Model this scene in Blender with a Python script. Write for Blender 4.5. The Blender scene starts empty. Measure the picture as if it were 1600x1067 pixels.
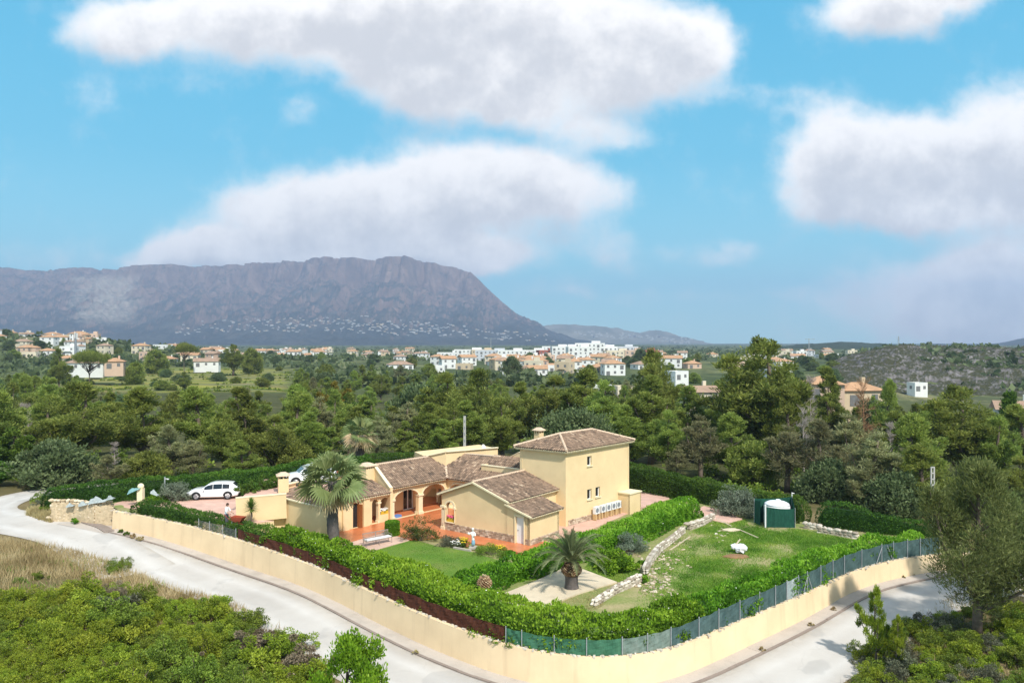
import bpy, bmesh, math, random
import numpy as np
from mathutils import Vector, Matrix, noise as mnoise
from mathutils.geometry import tessellate_polygon

R = math.radians
scene = bpy.context.scene
COL = scene.collection

# ------------------------------------------------------------------ camera, sky, sun, exposure
F, CU, CV, H = 1230.0, 800.0, 535.0, 15.5          # focal length in photo pixels, horizon row, drone height above the house floor
cam_d = bpy.data.cameras.new('camera'); cam = bpy.data.objects.new('camera', cam_d); COL.objects.link(cam)
cam.location = (0, 0, H); cam.rotation_euler = (R(90), 0, 0)
cam_d.sensor_width = 36; cam_d.lens = 36 * F / 1600; cam_d.shift_y = 1.5 / 1600
cam_d.clip_start = 0.5; cam_d.clip_end = 60000
scene.camera = cam

SUN_EL, SUN_AZ = 48.0, 155.0                        # degrees; azimuth clockwise from +Y (the viewing direction)
SUN_STRENGTH, SKY_STRENGTH = 3.7, 0.10
sd = Vector((math.sin(R(SUN_AZ)) * math.cos(R(SUN_EL)), math.cos(R(SUN_AZ)) * math.cos(R(SUN_EL)), math.sin(R(SUN_EL))))
sun_d = bpy.data.lights.new('sun', 'SUN'); sun_d.energy = SUN_STRENGTH; sun_d.angle = R(2.0); sun_d.color = (1, 0.95, 0.86)
sun = bpy.data.objects.new('sun', sun_d); COL.objects.link(sun)
sun.rotation_euler = sd.to_track_quat('Z', 'Y').to_euler()

scene.view_settings.view_transform = 'Standard'; scene.view_settings.look = 'None'
scene.view_settings.exposure = 0.45; scene.view_settings.gamma = 1.0; scene.view_settings.use_curve_mapping = False
scene.render.engine = 'CYCLES'
cy = scene.cycles
cy.max_bounces = 6; cy.diffuse_bounces = 3; cy.glossy_bounces = 2; cy.transmission_bounces = 4; cy.transparent_max_bounces = 6; cy.volume_bounces = 0
cy.use_denoising = True

world = bpy.data.worlds.new('World'); scene.world = world; world.use_nodes = True
wn, wl = world.node_tree.nodes, world.node_tree.links
wn.clear()

def wnode(t, **kw):
    n = wn.new(t)
    for k, v in kw.items(): setattr(n, k, v)
    return n
def wmath(op, a, b=None, clamp=False):
    n = wn.new('ShaderNodeMath'); n.operation = op; n.use_clamp = clamp
    for i, x in enumerate((a, b)):
        if x is None: continue
        if isinstance(x, (int, float)): n.inputs[i].default_value = x
        else: wl.new(x, n.inputs[i])
    return n.outputs[0]
def wvec(op, a, b=None, out=0):
    n = wn.new('ShaderNodeVectorMath'); n.operation = op
    for i, x in enumerate((a, b)):
        if x is None: continue
        if isinstance(x, (tuple, list)): n.inputs[i].default_value = x
        else: wl.new(x, n.inputs[i])
    return n.outputs[out]
def wsmooth(x, a, b, c=0.0, d=1.0):
    n = wn.new('ShaderNodeMapRange'); n.interpolation_type = 'SMOOTHSTEP'
    wl.new(x, n.inputs[0]); n.inputs[1].default_value = a; n.inputs[2].default_value = b; n.inputs[3].default_value = c; n.inputs[4].default_value = d
    return n.outputs[0]
def wnoise(vec, scale, detail=4, rough=0.55):
    n = wn.new('ShaderNodeTexNoise'); n.inputs['Scale'].default_value = scale; n.inputs['Detail'].default_value = detail; n.inputs['Roughness'].default_value = rough
    wl.new(vec, n.inputs['Vector']); return n

sky = wnode('ShaderNodeTexSky', sky_type='NISHITA'); sky.sun_disc = False
sky.sun_elevation = R(SUN_EL); sky.sun_rotation = R(SUN_AZ); sky.altitude = 100; sky.air_density = 1.0; sky.dust_density = 0.6; sky.ozone_density = 2.0
tc = wnode('ShaderNodeTexCoord'); dirv = tc.outputs['Generated']
sep = wnode('ShaderNodeSeparateXYZ'); wl.new(dirv, sep.inputs[0])
yy = wmath('MAXIMUM', sep.outputs[1], 0.12)
comb = wnode('ShaderNodeCombineXYZ'); wl.new(wmath('DIVIDE', sep.outputs[0], yy), comb.inputs[0]); wl.new(wmath('DIVIDE', sep.outputs[2], yy), comb.inputs[1])
plane = comb.outputs[0]
CLOUDS = [  # centre, radii in degrees-like tangent units (photo pixels), weight
 (190,45,120,62,1.1),(330,35,180,82,1),(480,45,190,92,1),(620,80,180,115,1),(760,90,200,125,1),(900,95,200,115,1),(1020,85,150,100,1),(1090,65,85,72,.8),
 (700,150,160,62,.7),(860,180,130,40,.5),(560,-10,430,70,.8),(800,0,380,70,.8),(940,212,110,36,.75),(160,150,60,50,.42),(300,130,120,40,.3),(465,180,50,34,.34),
 (290,385,95,44,.9),(400,345,130,78,1),(480,305,120,66,.8),(560,345,170,88,1),(660,290,150,92,1),(760,285,160,88,.9),(850,310,160,92,.8),(930,300,110,56,.5),(600,398,290,36,.9),(720,385,160,46,.75),(330,400,140,46,1),(450,404,160,48,1.1),(570,404,160,48,1.1),(680,406,130,44,1),(250,405,90,28,.5),(870,262,90,52,.4),
 (1290,225,100,78,.9),(1260,290,95,70,.9),(1360,240,125,98,1),(1450,265,170,108,1),(1560,225,150,118,1),(1660,245,180,130,1),(1350,322,160,48,.8),(1500,330,190,48,.8),
 (1350,8,130,66,.9),(1430,8,140,66,.9),(1490,-15,120,56,.8),(1540,470,260,110,.5),(1380,500,260,70,.3),(1600,510,220,60,.5),
 (1500,430,180,66,.62),(1590,405,150,76,.8),(1430,480,200,52,.42),(1590,500,170,52,.7),(1350,420,110,44,.3),
 (1130,395,110,26,.5),(980,398,90,36,.36),(1200,150,190,36,.42),(1060,462,330,18,.3),(860,448,90,26,.36),(60,388,150,30,.3),(940,372,60,34,.34)]
def cloud_field(p):
    tot = None
    for (u, v, ru, rv, w) in CLOUDS:
        d = wvec('SUBTRACT', p, ((u - CU) / F, (CV - v) / F, 0))
        d = wvec('MULTIPLY', d, (F / ru / 1.14, F / rv / 1.14, 0))
        s = wsmooth(wvec('LENGTH', d, out=1), 0.12, 1.05, w, 0.0)
        tot = s if tot is None else wmath('ADD', tot, s)
    return tot
warp_n = wnoise(plane, 5.0, 3)
warp = wvec('SUBTRACT', warp_n.outputs['Color'], (0.5, 0.5, 0.5))
warp2 = wvec('SUBTRACT', wnoise(plane, 17.0, 6, 0.6).outputs['Color'], (0.5, 0.5, 0.5))
pw = wvec('ADD', plane, wvec('ADD', wvec('MULTIPLY', warp, (0.10, 0.06, 0)), wvec('MULTIPLY', warp2, (0.045, 0.034, 0))))
D = cloud_field(pw)
Dup = cloud_field(wvec('ADD', pw, (0.008, 0.036, 0)))
fine = wmath('SUBTRACT', wnoise(plane, 24.0, 9, 0.62).outputs['Fac'], 0.5)
mid = wmath('SUBTRACT', wnoise(plane, 8.0, 5, 0.55).outputs['Fac'], 0.5)
# unseen clouds beyond what the blobs describe, cover raised to whiten the fill light
gen = wsmooth(wnoise(dirv, 3.2, 8, 0.55).outputs['Fac'], 0.44, 0.58)
front = wmath('MULTIPLY', wsmooth(sep.outputs[1], 0.55, 0.72), wsmooth(wmath('ABSOLUTE', wmath('DIVIDE', sep.outputs[2], yy)), 0.55, 0.46))
gen = wmath('MULTIPLY', wmath('MULTIPLY', gen, wsmooth(sep.outputs[2], 0.0, 0.12)), wmath('SUBTRACT', 1.0, front))
Dn = wmath('ADD', D, wmath('ADD', wmath('MULTIPLY', fine, 1.1), wmath('MULTIPLY', mid, 0.9)))
alpha = wmath('MAXIMUM', wsmooth(Dn, 0.03, 1.25), gen)
shade = wsmooth(wmath('ADD', Dup, wmath('ADD', wmath('MULTIPLY', mid, 3.2), wmath('MULTIPLY', fine, 2.8))), 0.25, 2.5)
ccol = wnode('ShaderNodeMix', data_type='RGBA'); wl.new(shade, ccol.inputs[0])
CLOUD_WHITE, CLOUD_GREY = (0.88, 0.86, 0.845), (0.55, 0.555, 0.58)
ccol.inputs[6].default_value = tuple(c / SKY_STRENGTH for c in CLOUD_WHITE) + (1,)
ccol.inputs[7].default_value = tuple(c / SKY_STRENGTH for c in CLOUD_GREY) + (1,)
SKY_TINT = (0.55, 1.0, 1.0)
tint = wnode('ShaderNodeMix', data_type='RGBA', blend_type='MULTIPLY'); tint.inputs[0].default_value = 1.0
wl.new(sky.outputs[0], tint.inputs[6]); tint.inputs[7].default_value = SKY_TINT + (1,)
mixc = wnode('ShaderNodeMix', data_type='RGBA'); wl.new(alpha, mixc.inputs[0])
hr = wnode('ShaderNodeValToRGB'); wl.new(wmath('MAXIMUM', sep.outputs[2], 0.0), hr.inputs[0]); he = hr.color_ramp.elements      # clear air: pale at the horizon, deep cyan higher up
for k, (p_, c_) in enumerate([(0.0, (.50, .82, .84)), (.07, (.27, .66, .77)), (.22, (.11, .49, .69)), (.40, (.065, .42, .66)), (1.0, (.03, .22, .46))]):
    if k >= 2: he.new(p_)
    he[k].position = p_; he[k].color = c_ + (1,)
hs = wnode('ShaderNodeVectorMath', operation='SCALE'); wl.new(hr.outputs[0], hs.inputs[0]); hs.inputs['Scale'].default_value = 1 / SKY_STRENGTH
clear = wnode('ShaderNodeMix', data_type='RGBA'); clear.inputs[0].default_value = .8; wl.new(tint.outputs[2], clear.inputs[6]); wl.new(hs.outputs[0], clear.inputs[7])
wl.new(clear.outputs[2], mixc.inputs[6]); wl.new(ccol.outputs[2], mixc.inputs[7])
bg = wnode('ShaderNodeBackground'); bg.inputs['Strength'].default_value = SKY_STRENGTH; wl.new(mixc.outputs[2], bg.inputs['Color'])
wo = wnode('ShaderNodeOutputWorld'); wl.new(bg.outputs[0], wo.inputs['Surface'])
world.cycles.sampling_method = 'MANUAL'; world.cycles.sample_map_resolution = 512

# ------------------------------------------------------------------ helpers
def P(u, v, z):
    """The point at height z seen at photo pixel (u, v)."""
    Y = (H - z) * F / (v - CV); return Vector(((u - CU) / F * Y, Y, z))
def PY(u, v, Y): return Vector(((u - CU) / F * Y, Y, H - (v - CV) / F * Y))
def pix(p): return (CU + p[0] / p[1] * F, CV + (H - p[2]) / p[1] * F)
def hit(u, v, p0, n):
    d = Vector(((u - CU) / F, 1.0, -(v - CV) / F)); o = Vector((0, 0, H))
    return o + d * ((p0 - o).dot(n) / d.dot(n))
def sstep(a, b, x):
    t = np.clip((np.asarray(x, float) - a) / (b - a), 0, 1); return t * t * (3 - 2 * t)

def tag(o, label=None, cat=None, group=None, kind=None):
    if label: o['label'] = label
    if cat: o['category'] = cat
    if group: o['group'] = group
    if kind: o['kind'] = kind
    return o
def empty(name, loc, rz=0, label=None, cat=None, group=None):
    o = bpy.data.objects.new(name, None); COL.objects.link(o); o.location = loc; o.rotation_euler = (0, 0, rz); o.empty_display_size = .2
    return tag(o, label, cat, group)
def link(name, me, parent=None, loc=None, rz=None):
    o = bpy.data.objects.new(name, me); COL.objects.link(o)
    if parent is not None: o.parent = parent
    if loc is not None: o.location = loc
    if rz is not None: o.rotation_euler = (0, 0, rz)
    return o
CHILD = {}
def kids(o): return [c for c in COL.objects if c.parent == o]
def dup(root, loc, rz=0, scale=None):
    """A copy of a thing with copies of its parts and sub-parts (mesh data shared)."""
    if root.name not in CHILD: CHILD[root.name] = [(c, list(c.children)) for c in root.children]
    r = root.copy(); COL.objects.link(r); r.location = loc; r.rotation_euler = (0, 0, rz)
    if scale is not None: r.scale = scale if hasattr(scale, '__len__') else (scale,) * 3
    for c, gs in CHILD[root.name]:
        k = c.copy(); COL.objects.link(k); k.parent = r
        for g in gs:
            q = g.copy(); COL.objects.link(q); q.parent = k
    return r

class MB:
    """Collects boxes, bars, tubes, lathes; build() links them as one mesh object."""
    def __init__(s): s.v = []; s.f = []; s.m = []; s.c = []
    def add(s, vs, fs, m=0, c=0.5):
        o = len(s.v); s.v += [tuple(x) for x in vs]; s.c += [c] * len(vs)
        for f in fs: s.f.append(tuple(o + i for i in f)); s.m.append(m)
        return s
    def box(s, c, d, rz=0, m=0, t=0.5, taper=1.0):
        ca, sa = math.cos(rz), math.sin(rz); vs = []
        for k, z in enumerate((-d[2] / 2, d[2] / 2)):
            q = 1 if k == 0 else taper
            for x, y in ((-1, -1), (1, -1), (1, 1), (-1, 1)):
                X, Y = x * d[0] / 2 * q, y * d[1] / 2 * q
                vs.append((c[0] + X * ca - Y * sa, c[1] + X * sa + Y * ca, c[2] + z))
        return s.add(vs, [(3, 2, 1, 0), (4, 5, 6, 7), (0, 1, 5, 4), (1, 2, 6, 5), (2, 3, 7, 6), (3, 0, 4, 7)], m, t)
    def bar(s, p, q, w, h=None, m=0, up=Vector((0, 0, 1)), t=0.5):
        p, q = Vector(p), Vector(q); h = h or w; d = (q - p).normalized()
        if abs(d.dot(up)) > .98: up = Vector((1, 0, 0))
        x = d.cross(up).normalized() * (w / 2); y = x.cross(d).normalized() * (h / 2)
        vs = [p - x - y, p + x - y, p + x + y, p - x + y, q - x - y, q + x - y, q + x + y, q - x + y]
        return s.add(vs, [(0, 1, 2, 3), (7, 6, 5, 4), (0, 4, 5, 1), (1, 5, 6, 2), (2, 6, 7, 3), (3, 7, 4, 0)], m, t)
    def tube(s, pts, rad, n=6, m=0, t=0.5, caps=True):
        pts = [Vector(p) for p in pts]; rad = rad if hasattr(rad, '__len__') else [rad] * len(pts); vs = []
        for i, p in enumerate(pts):
            d = (pts[min(i + 1, len(pts) - 1)] - pts[max(i - 1, 0)]).normalized()
            up = Vector((0, 0, 1)) if abs(d.z) < .95 else Vector((1, 0, 0))
            x = d.cross(up).normalized(); y = x.cross(d)
            vs += [p + (x * math.cos(a) + y * math.sin(a)) * rad[i] for a in (2 * math.pi * k / n for k in range(n))]
        fs = [(i * n + k, (i + 1) * n + k, (i + 1) * n + (k + 1) % n, i * n + (k + 1) % n) for i in range(len(pts) - 1) for k in range(n)]
        if caps: fs += [tuple(range(n)), tuple((len(pts) - 1) * n + k for k in reversed(range(n)))]
        return s.add(vs, fs, m, t)
    def lathe(s, c, prof, n=14, m=0, t=0.5):
        vs = [(c[0] + r * math.cos(2 * math.pi * k / n), c[1] + r * math.sin(2 * math.pi * k / n), c[2] + z) for r, z in prof for k in range(n)]
        fs = [(i * n + k, i * n + (k + 1) % n, (i + 1) * n + (k + 1) % n, (i + 1) * n + k) for i in range(len(prof) - 1) for k in range(n)]
        fs += [tuple(reversed(range(n))), tuple((len(prof) - 1) * n + k for k in range(n))]
        return s.add(vs, fs, m, t)
    def ball(s, c, r, n=10, rings=7, m=0, t=0.5, jit=0, rnd=None):
        r = r if hasattr(r, '__len__') else (r, r, r); vs = []; 
        for i in range(rings + 1):
            a = math.pi * i / rings
            for k in range(n):
                b = 2 * math.pi * k / n; j = 1 + (rnd.uniform(-jit, jit) if rnd else 0)
                vs.append((c[0] + r[0] * j * math.sin(a) * math.cos(b), c[1] + r[1] * j * math.sin(a) * math.sin(b), c[2] + r[2] * j * math.cos(a)))
        fs = [(i * n + k, (i + 1) * n + k, (i + 1) * n + (k + 1) % n, i * n + (k + 1) % n) for i in range(rings) for k in range(n)]
        return s.add(vs, fs, m, t)
    def prism(s, pts, z0, z1, m=0, t=0.5):
        """Vertical prism on a counter-clockwise outline; z0, z1 numbers or lists."""
        n = len(pts); Z0 = z0 if hasattr(z0, '__len__') else [z0] * n; Z1 = z1 if hasattr(z1, '__len__') else [z1] * n
        vs = [(p[0], p[1], z) for p, z in zip(pts, Z0)] + [(p[0], p[1], z) for p, z in zip(pts, Z1)]
        o = [Vector((p[0], p[1], 0)) for p in pts]; tri = tessellate_polygon([o])
        fs = [tuple(t3) for t3 in tri] + [tuple(i + n for i in t3) for t3 in tri] + [(i, (i + 1) % n, (i + 1) % n + n, i + n) for i in range(n)]
        return s.add(vs, fs, m, t)
    def mesh(s, name, mats, smooth=False):
        me = bpy.data.meshes.new(name); me.from_pydata(s.v, [], s.f)
        for mt in (mats if isinstance(mats, (list, tuple)) else [mats]): me.materials.append(mt)
        me.polygons.foreach_set('material_index', s.m)
        a = me.attributes.new('tone', 'FLOAT', 'POINT'); a.data.foreach_set('value', s.c)
        bm = bmesh.new(); bm.from_mesh(me); bmesh.ops.recalc_face_normals(bm, faces=bm.faces); bm.to_mesh(me); bm.free()
        if smooth: me.polygons.foreach_set('use_smooth', [True] * len(me.polygons))
        me.update(); return me
    def build(s, name, mats, parent=None, smooth=False, loc=None, rz=None):
        return link(name, s.mesh(name, mats, smooth), parent, loc, rz)

def np_mesh(name, V, nper, tone, mats, mat_idx=None):
    """Mesh of separate polygons: V (N*nper, 3), tone one value per vertex."""
    V = np.ascontiguousarray(V.reshape(-1, 3), dtype=np.float32); n = len(V); nf = n // nper
    me = bpy.data.meshes.new(name); me.vertices.add(n); me.vertices.foreach_set('co', V.ravel())
    me.loops.add(n); me.loops.foreach_set('vertex_index', np.arange(n, dtype=np.int32))
    me.polygons.add(nf); me.polygons.foreach_set('loop_start', np.arange(0, n, nper, dtype=np.int32))
    try: me.polygons.foreach_set('loop_total', np.full(nf, nper, dtype=np.int32))
    except Exception: pass
    for mt in (mats if isinstance(mats, (list, tuple)) else [mats]): me.materials.append(mt)
    if mat_idx is not None: me.polygons.foreach_set('material_index', np.asarray(mat_idx, dtype=np.int32))
    a = me.attributes.new('tone', 'FLOAT', 'POINT'); a.data.foreach_set('value', np.asarray(tone, dtype=np.float32))
    me.update(calc_edges=True); return me
def join_meshes(name, parts, mats):
    """parts: list of (V, nper, tone, mat index) joined into one mesh."""
    vs = []; ls = []; tot = []; tn = []; mi = []; off = 0
    for V, nper, tone, m in parts:
        V = np.asarray(V, np.float32).reshape(-1, 3); n = len(V)
        vs.append(V); ls.append(np.arange(n) + off); tot.append(np.full(n // nper, nper)); tn.append(np.asarray(tone, np.float32)); mi.append(np.full(n // nper, m)); off += n
    V = np.concatenate(vs); L = np.concatenate(ls).astype(np.int32); T = np.concatenate(tot).astype(np.int32); M = np.concatenate(mi).astype(np.int32)
    me = bpy.data.meshes.new(name); me.vertices.add(len(V)); me.vertices.foreach_set('co', V.ravel()); me.loops.add(len(L)); me.loops.foreach_set('vertex_index', L)
    me.polygons.add(len(T)); st = np.concatenate([[0], np.cumsum(T)[:-1]]).astype(np.int32); me.polygons.foreach_set('loop_start', st)
    try: me.polygons.foreach_set('loop_total', T)
    except Exception: pass
    for mt in mats: me.materials.append(mt)
    me.polygons.foreach_set('material_index', M)
    a = me.attributes.new('tone', 'FLOAT', 'POINT'); a.data.foreach_set('value', np.concatenate(tn).astype(np.float32))
    me.update(calc_edges=True); return me
def mb_arrays(mb):
    """The triangles of an MB as (V, 3, tone)."""
    V = np.array(mb.v, np.float32); t = np.array(mb.c, np.float32); idx = []
    for f in mb.f:
        for i in range(1, len(f) - 1): idx += [f[0], f[i], f[i + 1]]
    return V[idx], 3, t[idx]

def cards(C, A, rng, length, width, droop=0.0, tri=False):
    """Leaf-shaped faces: centres C (N,3), axis directions A (N,3) -> (N, 4 or 3, 3)."""
    n = len(C); A = A / (np.linalg.norm(A, axis=1, keepdims=True) + 1e-9)
    r = rng.normal(size=(n, 3)); S = np.cross(A, r); S /= (np.linalg.norm(S, axis=1, keepdims=True) + 1e-9)
    L = (length if np.isscalar(length) else length[:, None]) * rng.uniform(.7, 1.3, (n, 1)); W = (width if np.isscalar(width) else width[:, None]) * rng.uniform(.7, 1.3, (n, 1))
    a = C - A * L * .5; b = C + A * L * .5
    if droop: b[:, 2] -= droop * L[:, 0]
    if tri: return np.stack([a - S * W * .5, a + S * W * .5, b], 1)
    m = (a + b) * .5
    return np.stack([a, m - S * W * .5, b, m + S * W * .5], 1)

# numpy value noise for terrain and lumps
_rs = np.random.RandomState(5); _tab = _rs.rand(256, 256)
def vnoise(x, y):
    x = np.asarray(x, float); y = np.asarray(y, float); xi = np.floor(x).astype(int); yi = np.floor(y).astype(int); fx = x - xi; fy = y - yi
    fx = fx * fx * (3 - 2 * fx); fy = fy * fy * (3 - 2 * fy); g = lambda i, j: _tab[i & 255, j & 255]
    return (g(xi, yi) * (1 - fx) + g(xi + 1, yi) * fx) * (1 - fy) + (g(xi, yi + 1) * (1 - fx) + g(xi + 1, yi + 1) * fx) * fy
def fbm(x, y, o=5, g=.5, ridged=False):
    s = 0; a = 1; n = 0
    for i in range(o):
        v = vnoise(x * 2 ** i + 17.3 * i, y * 2 ** i - 9.1 * i)
        s = s + a * (1 - np.abs(2 * v - 1) if ridged else v); n += a; a *= g
    return s / n
# ------------------------------------------------------------------ materials
class NT:
    def __init__(s, name):
        s.m = bpy.data.materials.new(name); s.m.use_nodes = True; s.n = s.m.node_tree.nodes; s.l = s.m.node_tree.links; s.n.clear()
        s.out = s.n.new('ShaderNodeOutputMaterial')
    def node(s, t, **kw):
        n = s.n.new(t)
        for k, v in kw.items(): setattr(n, k, v)
        return n
    def put(s, sock, v):
        if isinstance(v, bpy.types.NodeSocket): s.l.new(v, sock)
        elif isinstance(v, (tuple, list)): sock.default_value = tuple(v) + ((1,) if len(sock.default_value) == 4 and len(v) == 3 else ())
        else: sock.default_value = v
    def noise(s, scale, detail=4, rough=.55, vec=None, dist=0):
        n = s.node('ShaderNodeTexNoise'); n.inputs['Scale'].default_value = scale; n.inputs['Detail'].default_value = detail; n.inputs['Roughness'].default_value = rough; n.inputs['Distortion'].default_value = dist
        s.l.new(vec if vec is not None else s.obj(), n.inputs['Vector']); return n.outputs['Fac']
    def obj(s):
        if not hasattr(s, '_o'): s._o = s.node('ShaderNodeTexCoord').outputs['Object']
        return s._o
    def scaled(s, v):
        n = s.node('ShaderNodeMapping'); s.l.new(s.obj(), n.inputs[0]); n.inputs['Scale'].default_value = v; return n.outputs[0]
    def ramp(s, f, stops, interp='LINEAR'):
        n = s.node('ShaderNodeValToRGB'); s.l.new(f, n.inputs[0]); e = n.color_ramp.elements; n.color_ramp.interpolation = interp
        while len(e) < len(stops): e.new(.5)
        for k, (p, c) in enumerate(stops): e[k].position = p; e[k].color = tuple(c) + (1,) if not isinstance(c, (int, float)) else (c, c, c, 1)
        return n.outputs[0]
    def mix(s, f, a, b, mode='MIX'):
        n = s.node('ShaderNodeMix', data_type='RGBA', blend_type=mode); s.put(n.inputs[0], f); s.put(n.inputs[6], a); s.put(n.inputs[7], b); return n.outputs[2]
    def math(s, op, a, b=0.0, clamp=False):
        n = s.node('ShaderNodeMath', operation=op, use_clamp=clamp); s.put(n.inputs[0], a); s.put(n.inputs[1], b); return n.outputs[0]
    def attr(s, name): n = s.node('ShaderNodeAttribute', attribute_name=name); return n.outputs['Fac']
    def bump(s, h, strength=.3, dist=.02):
        n = s.node('ShaderNodeBump'); n.inputs['Strength'].default_value = strength; n.inputs['Distance'].default_value = dist; s.l.new(h, n.inputs['Height']); return n.outputs[0]
    def bsdf(s, col, rough=.8, bump=None, metal=0, spec=.3, **kw):
        b = s.node('ShaderNodeBsdfPrincipled'); s.put(b.inputs['Base Color'], col); s.put(b.inputs['Roughness'], rough); b.inputs['Metallic'].default_value = metal
        b.inputs['Specular IOR Level'].default_value = spec
        for k, v in kw.items(): s.put(b.inputs[k], v)
        if bump is not None: s.l.new(bump, b.inputs['Normal'])
        s.l.new(b.outputs[0], s.out.inputs[0]); return s.m

def plain(name, col, rough=.6, var=.12, scale=6, bump=0, metal=0, spec=.3):
    t = NT(name); f = t.noise(scale, 5)
    c = t.ramp(f, [(.25, [x * (1 - var) for x in col]), (.75, [min(1, x * (1 + var)) for x in col])])
    return t.bsdf(c, rough, t.bump(t.noise(scale * 6, 4), bump, .02) if bump else None, metal, spec)

def leafmat(name, dark, mid, light, trans=.3, rnd=.25):
    t = NT(name); a = t.attr('tone'); oi = t.node('ShaderNodeObjectInfo').outputs['Random']
    c = t.ramp(a, [(0.0, dark), (.5, mid), (1.0, light)])
    hs = t.node('ShaderNodeHueSaturation'); t.l.new(c, hs.inputs['Color'])
    t.l.new(t.math('ADD', t.math('MULTIPLY', oi, rnd), 1 - rnd * .5), hs.inputs['Value'])
    t.l.new(t.math('ADD', t.math('MULTIPLY', oi, .03), .485), hs.inputs['Hue'])
    d = t.node('ShaderNodeBsdfPrincipled'); t.l.new(hs.outputs[0], d.inputs['Base Color']); d.inputs['Roughness'].default_value = .55; d.inputs['Specular IOR Level'].default_value = .25
    tr = t.node('ShaderNodeBsdfTranslucent'); t.l.new(hs.outputs[0], tr.inputs['Color'])
    m = t.node('ShaderNodeMixShader'); m.inputs[0].default_value = trans; t.l.new(d.outputs[0], m.inputs[1]); t.l.new(tr.outputs[0], m.inputs[2]); t.l.new(m.outputs[0], t.out.inputs[0])
    return t.m

def tonemat(name, stops, rough=.8, scale=9, var=.15, bump=0, spec=.3):
    t = NT(name); c = t.ramp(t.attr('tone'), stops); f = t.noise(scale, 5)
    c = t.mix(1.0, c, t.ramp(f, [(.3, 1 - var), (.7, 1 + var)]), 'MULTIPLY')
    return t.bsdf(c, rough, t.bump(f, bump, .02) if bump else None, 0, spec)

M = {}
def stucco(name, col, streak=.1):
    t = NT(name); big = t.noise(.5, 4); sm = t.noise(3.5, 6, .7)
    st = t.noise(1.0, 5, .6, t.scaled((1.7, 1.7, .12)))
    c = t.ramp(big, [(.3, [col[0] * .90, col[1] * .885, col[2] * .87]), (.7, [min(1, x * 1.04) for x in col])])
    c = t.mix(t.math('MULTIPLY', t.ramp(sm, [(.45, 0.0), (.8, 1.0)]), .14), c, [col[0] * .8, col[1] * .74, col[2] * .7])
    c = t.mix(t.math('MULTIPLY', t.ramp(st, [(.55, 0.0), (.75, 1.0)]), streak), c, [col[0] * .55, col[1] * .5, col[2] * .48])
    return t.bsdf(c, .92, t.bump(t.noise(40, 4, .7), .18, .02), 0, .1)
M['stucco'] = stucco('yellow_stucco', (.79, .61, .36), .0)
M['stucco2'] = stucco('peach_wall_render', (.79, .615, .40), .3)
M['trim'] = plain('cream_trim', (.80, .69, .47), .8, .06, 3)
M['tile'] = tonemat('clay_roof_tile', [(0, (.11, .08, .06)), (.3, (.21, .143, .10)), (.65, (.31, .21, .145)), (.88, (.42, .30, .21)), (1, (.56, .44, .32))], .9, 5, .3, .4)
M['underlay'] = plain('roof_underlay', (.14, .09, .07), .95, .2, 4)
M['ridge'] = plain('ridge_mortar', (.62, .47, .34), .9, .18, 5, .3)
M['terracotta'] = None
def tiles_floor(name, a, b, grout, size, gloss):
    t = NT(name); br = t.node('ShaderNodeTexBrick'); br.offset = 0; mp = t.node('ShaderNodeMapping'); mp.inputs['Rotation'].default_value = (0, 0, R(53)); t.l.new(t.obj(), mp.inputs[0]); t.l.new(mp.outputs[0], br.inputs['Vector'])
    br.inputs['Scale'].default_value = 1.0; br.inputs['Mortar Size'].default_value = .012; br.inputs['Brick Width'].default_value = size; br.inputs['Row Height'].default_value = size
    t.put(br.inputs['Color1'], a); t.put(br.inputs['Color2'], b); t.put(br.inputs['Mortar'], grout)
    f = t.noise(.7, 5); c = t.mix(1.0, br.outputs['Color'], t.ramp(f, [(.3, .85), (.7, 1.12)]), 'MULTIPLY')
    return t.bsdf(c, gloss, None, 0, .4)
M['terracotta'] = tiles_floor('terracotta_floor', (.56, .165, .06), (.62, .20, .075), (.42, .2, .11), .33, .32)
M['pink'] = tiles_floor('pink_paving', (.66, .42, .33), (.60, .37, .29), (.5, .36, .29), .4, .75)
M['slab'] = tiles_floor('pale_pink_slab', (.64, .44, .34), (.60, .41, .32), (.5, .36, .28), .5, .7)
M['concrete'] = None
def concrete(name, col, dark, scale=.6):
    t = NT(name); f = t.noise(scale, 6, .6); g = t.noise(9, 6, .7); c = t.ramp(f, [(.28, [x * .80 for x in col]), (.5, col), (.75, [min(1, x * 1.08) for x in col])])
    c = t.mix(t.math('MULTIPLY', t.ramp(g, [(.5, 0.0), (.75, 1.0)]), .35), c, dark)
    return t.bsdf(c, .9, t.bump(t.noise(30, 5, .7), .25, .02), 0, .2)
M['concrete'] = concrete('pavement_concrete', (.47, .415, .365), (.30, .26, .22))
M['kerb'] = concrete('kerb_stone', (.27, .22, .19), (.17, .13, .11), 1.6)
M['ochrestone'] = tonemat('ochre_rubble', [(0, (.34, .25, .15)), (.5, (.52, .41, .27)), (1, (.66, .56, .42))], .92, 4, .22, .5)
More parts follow.
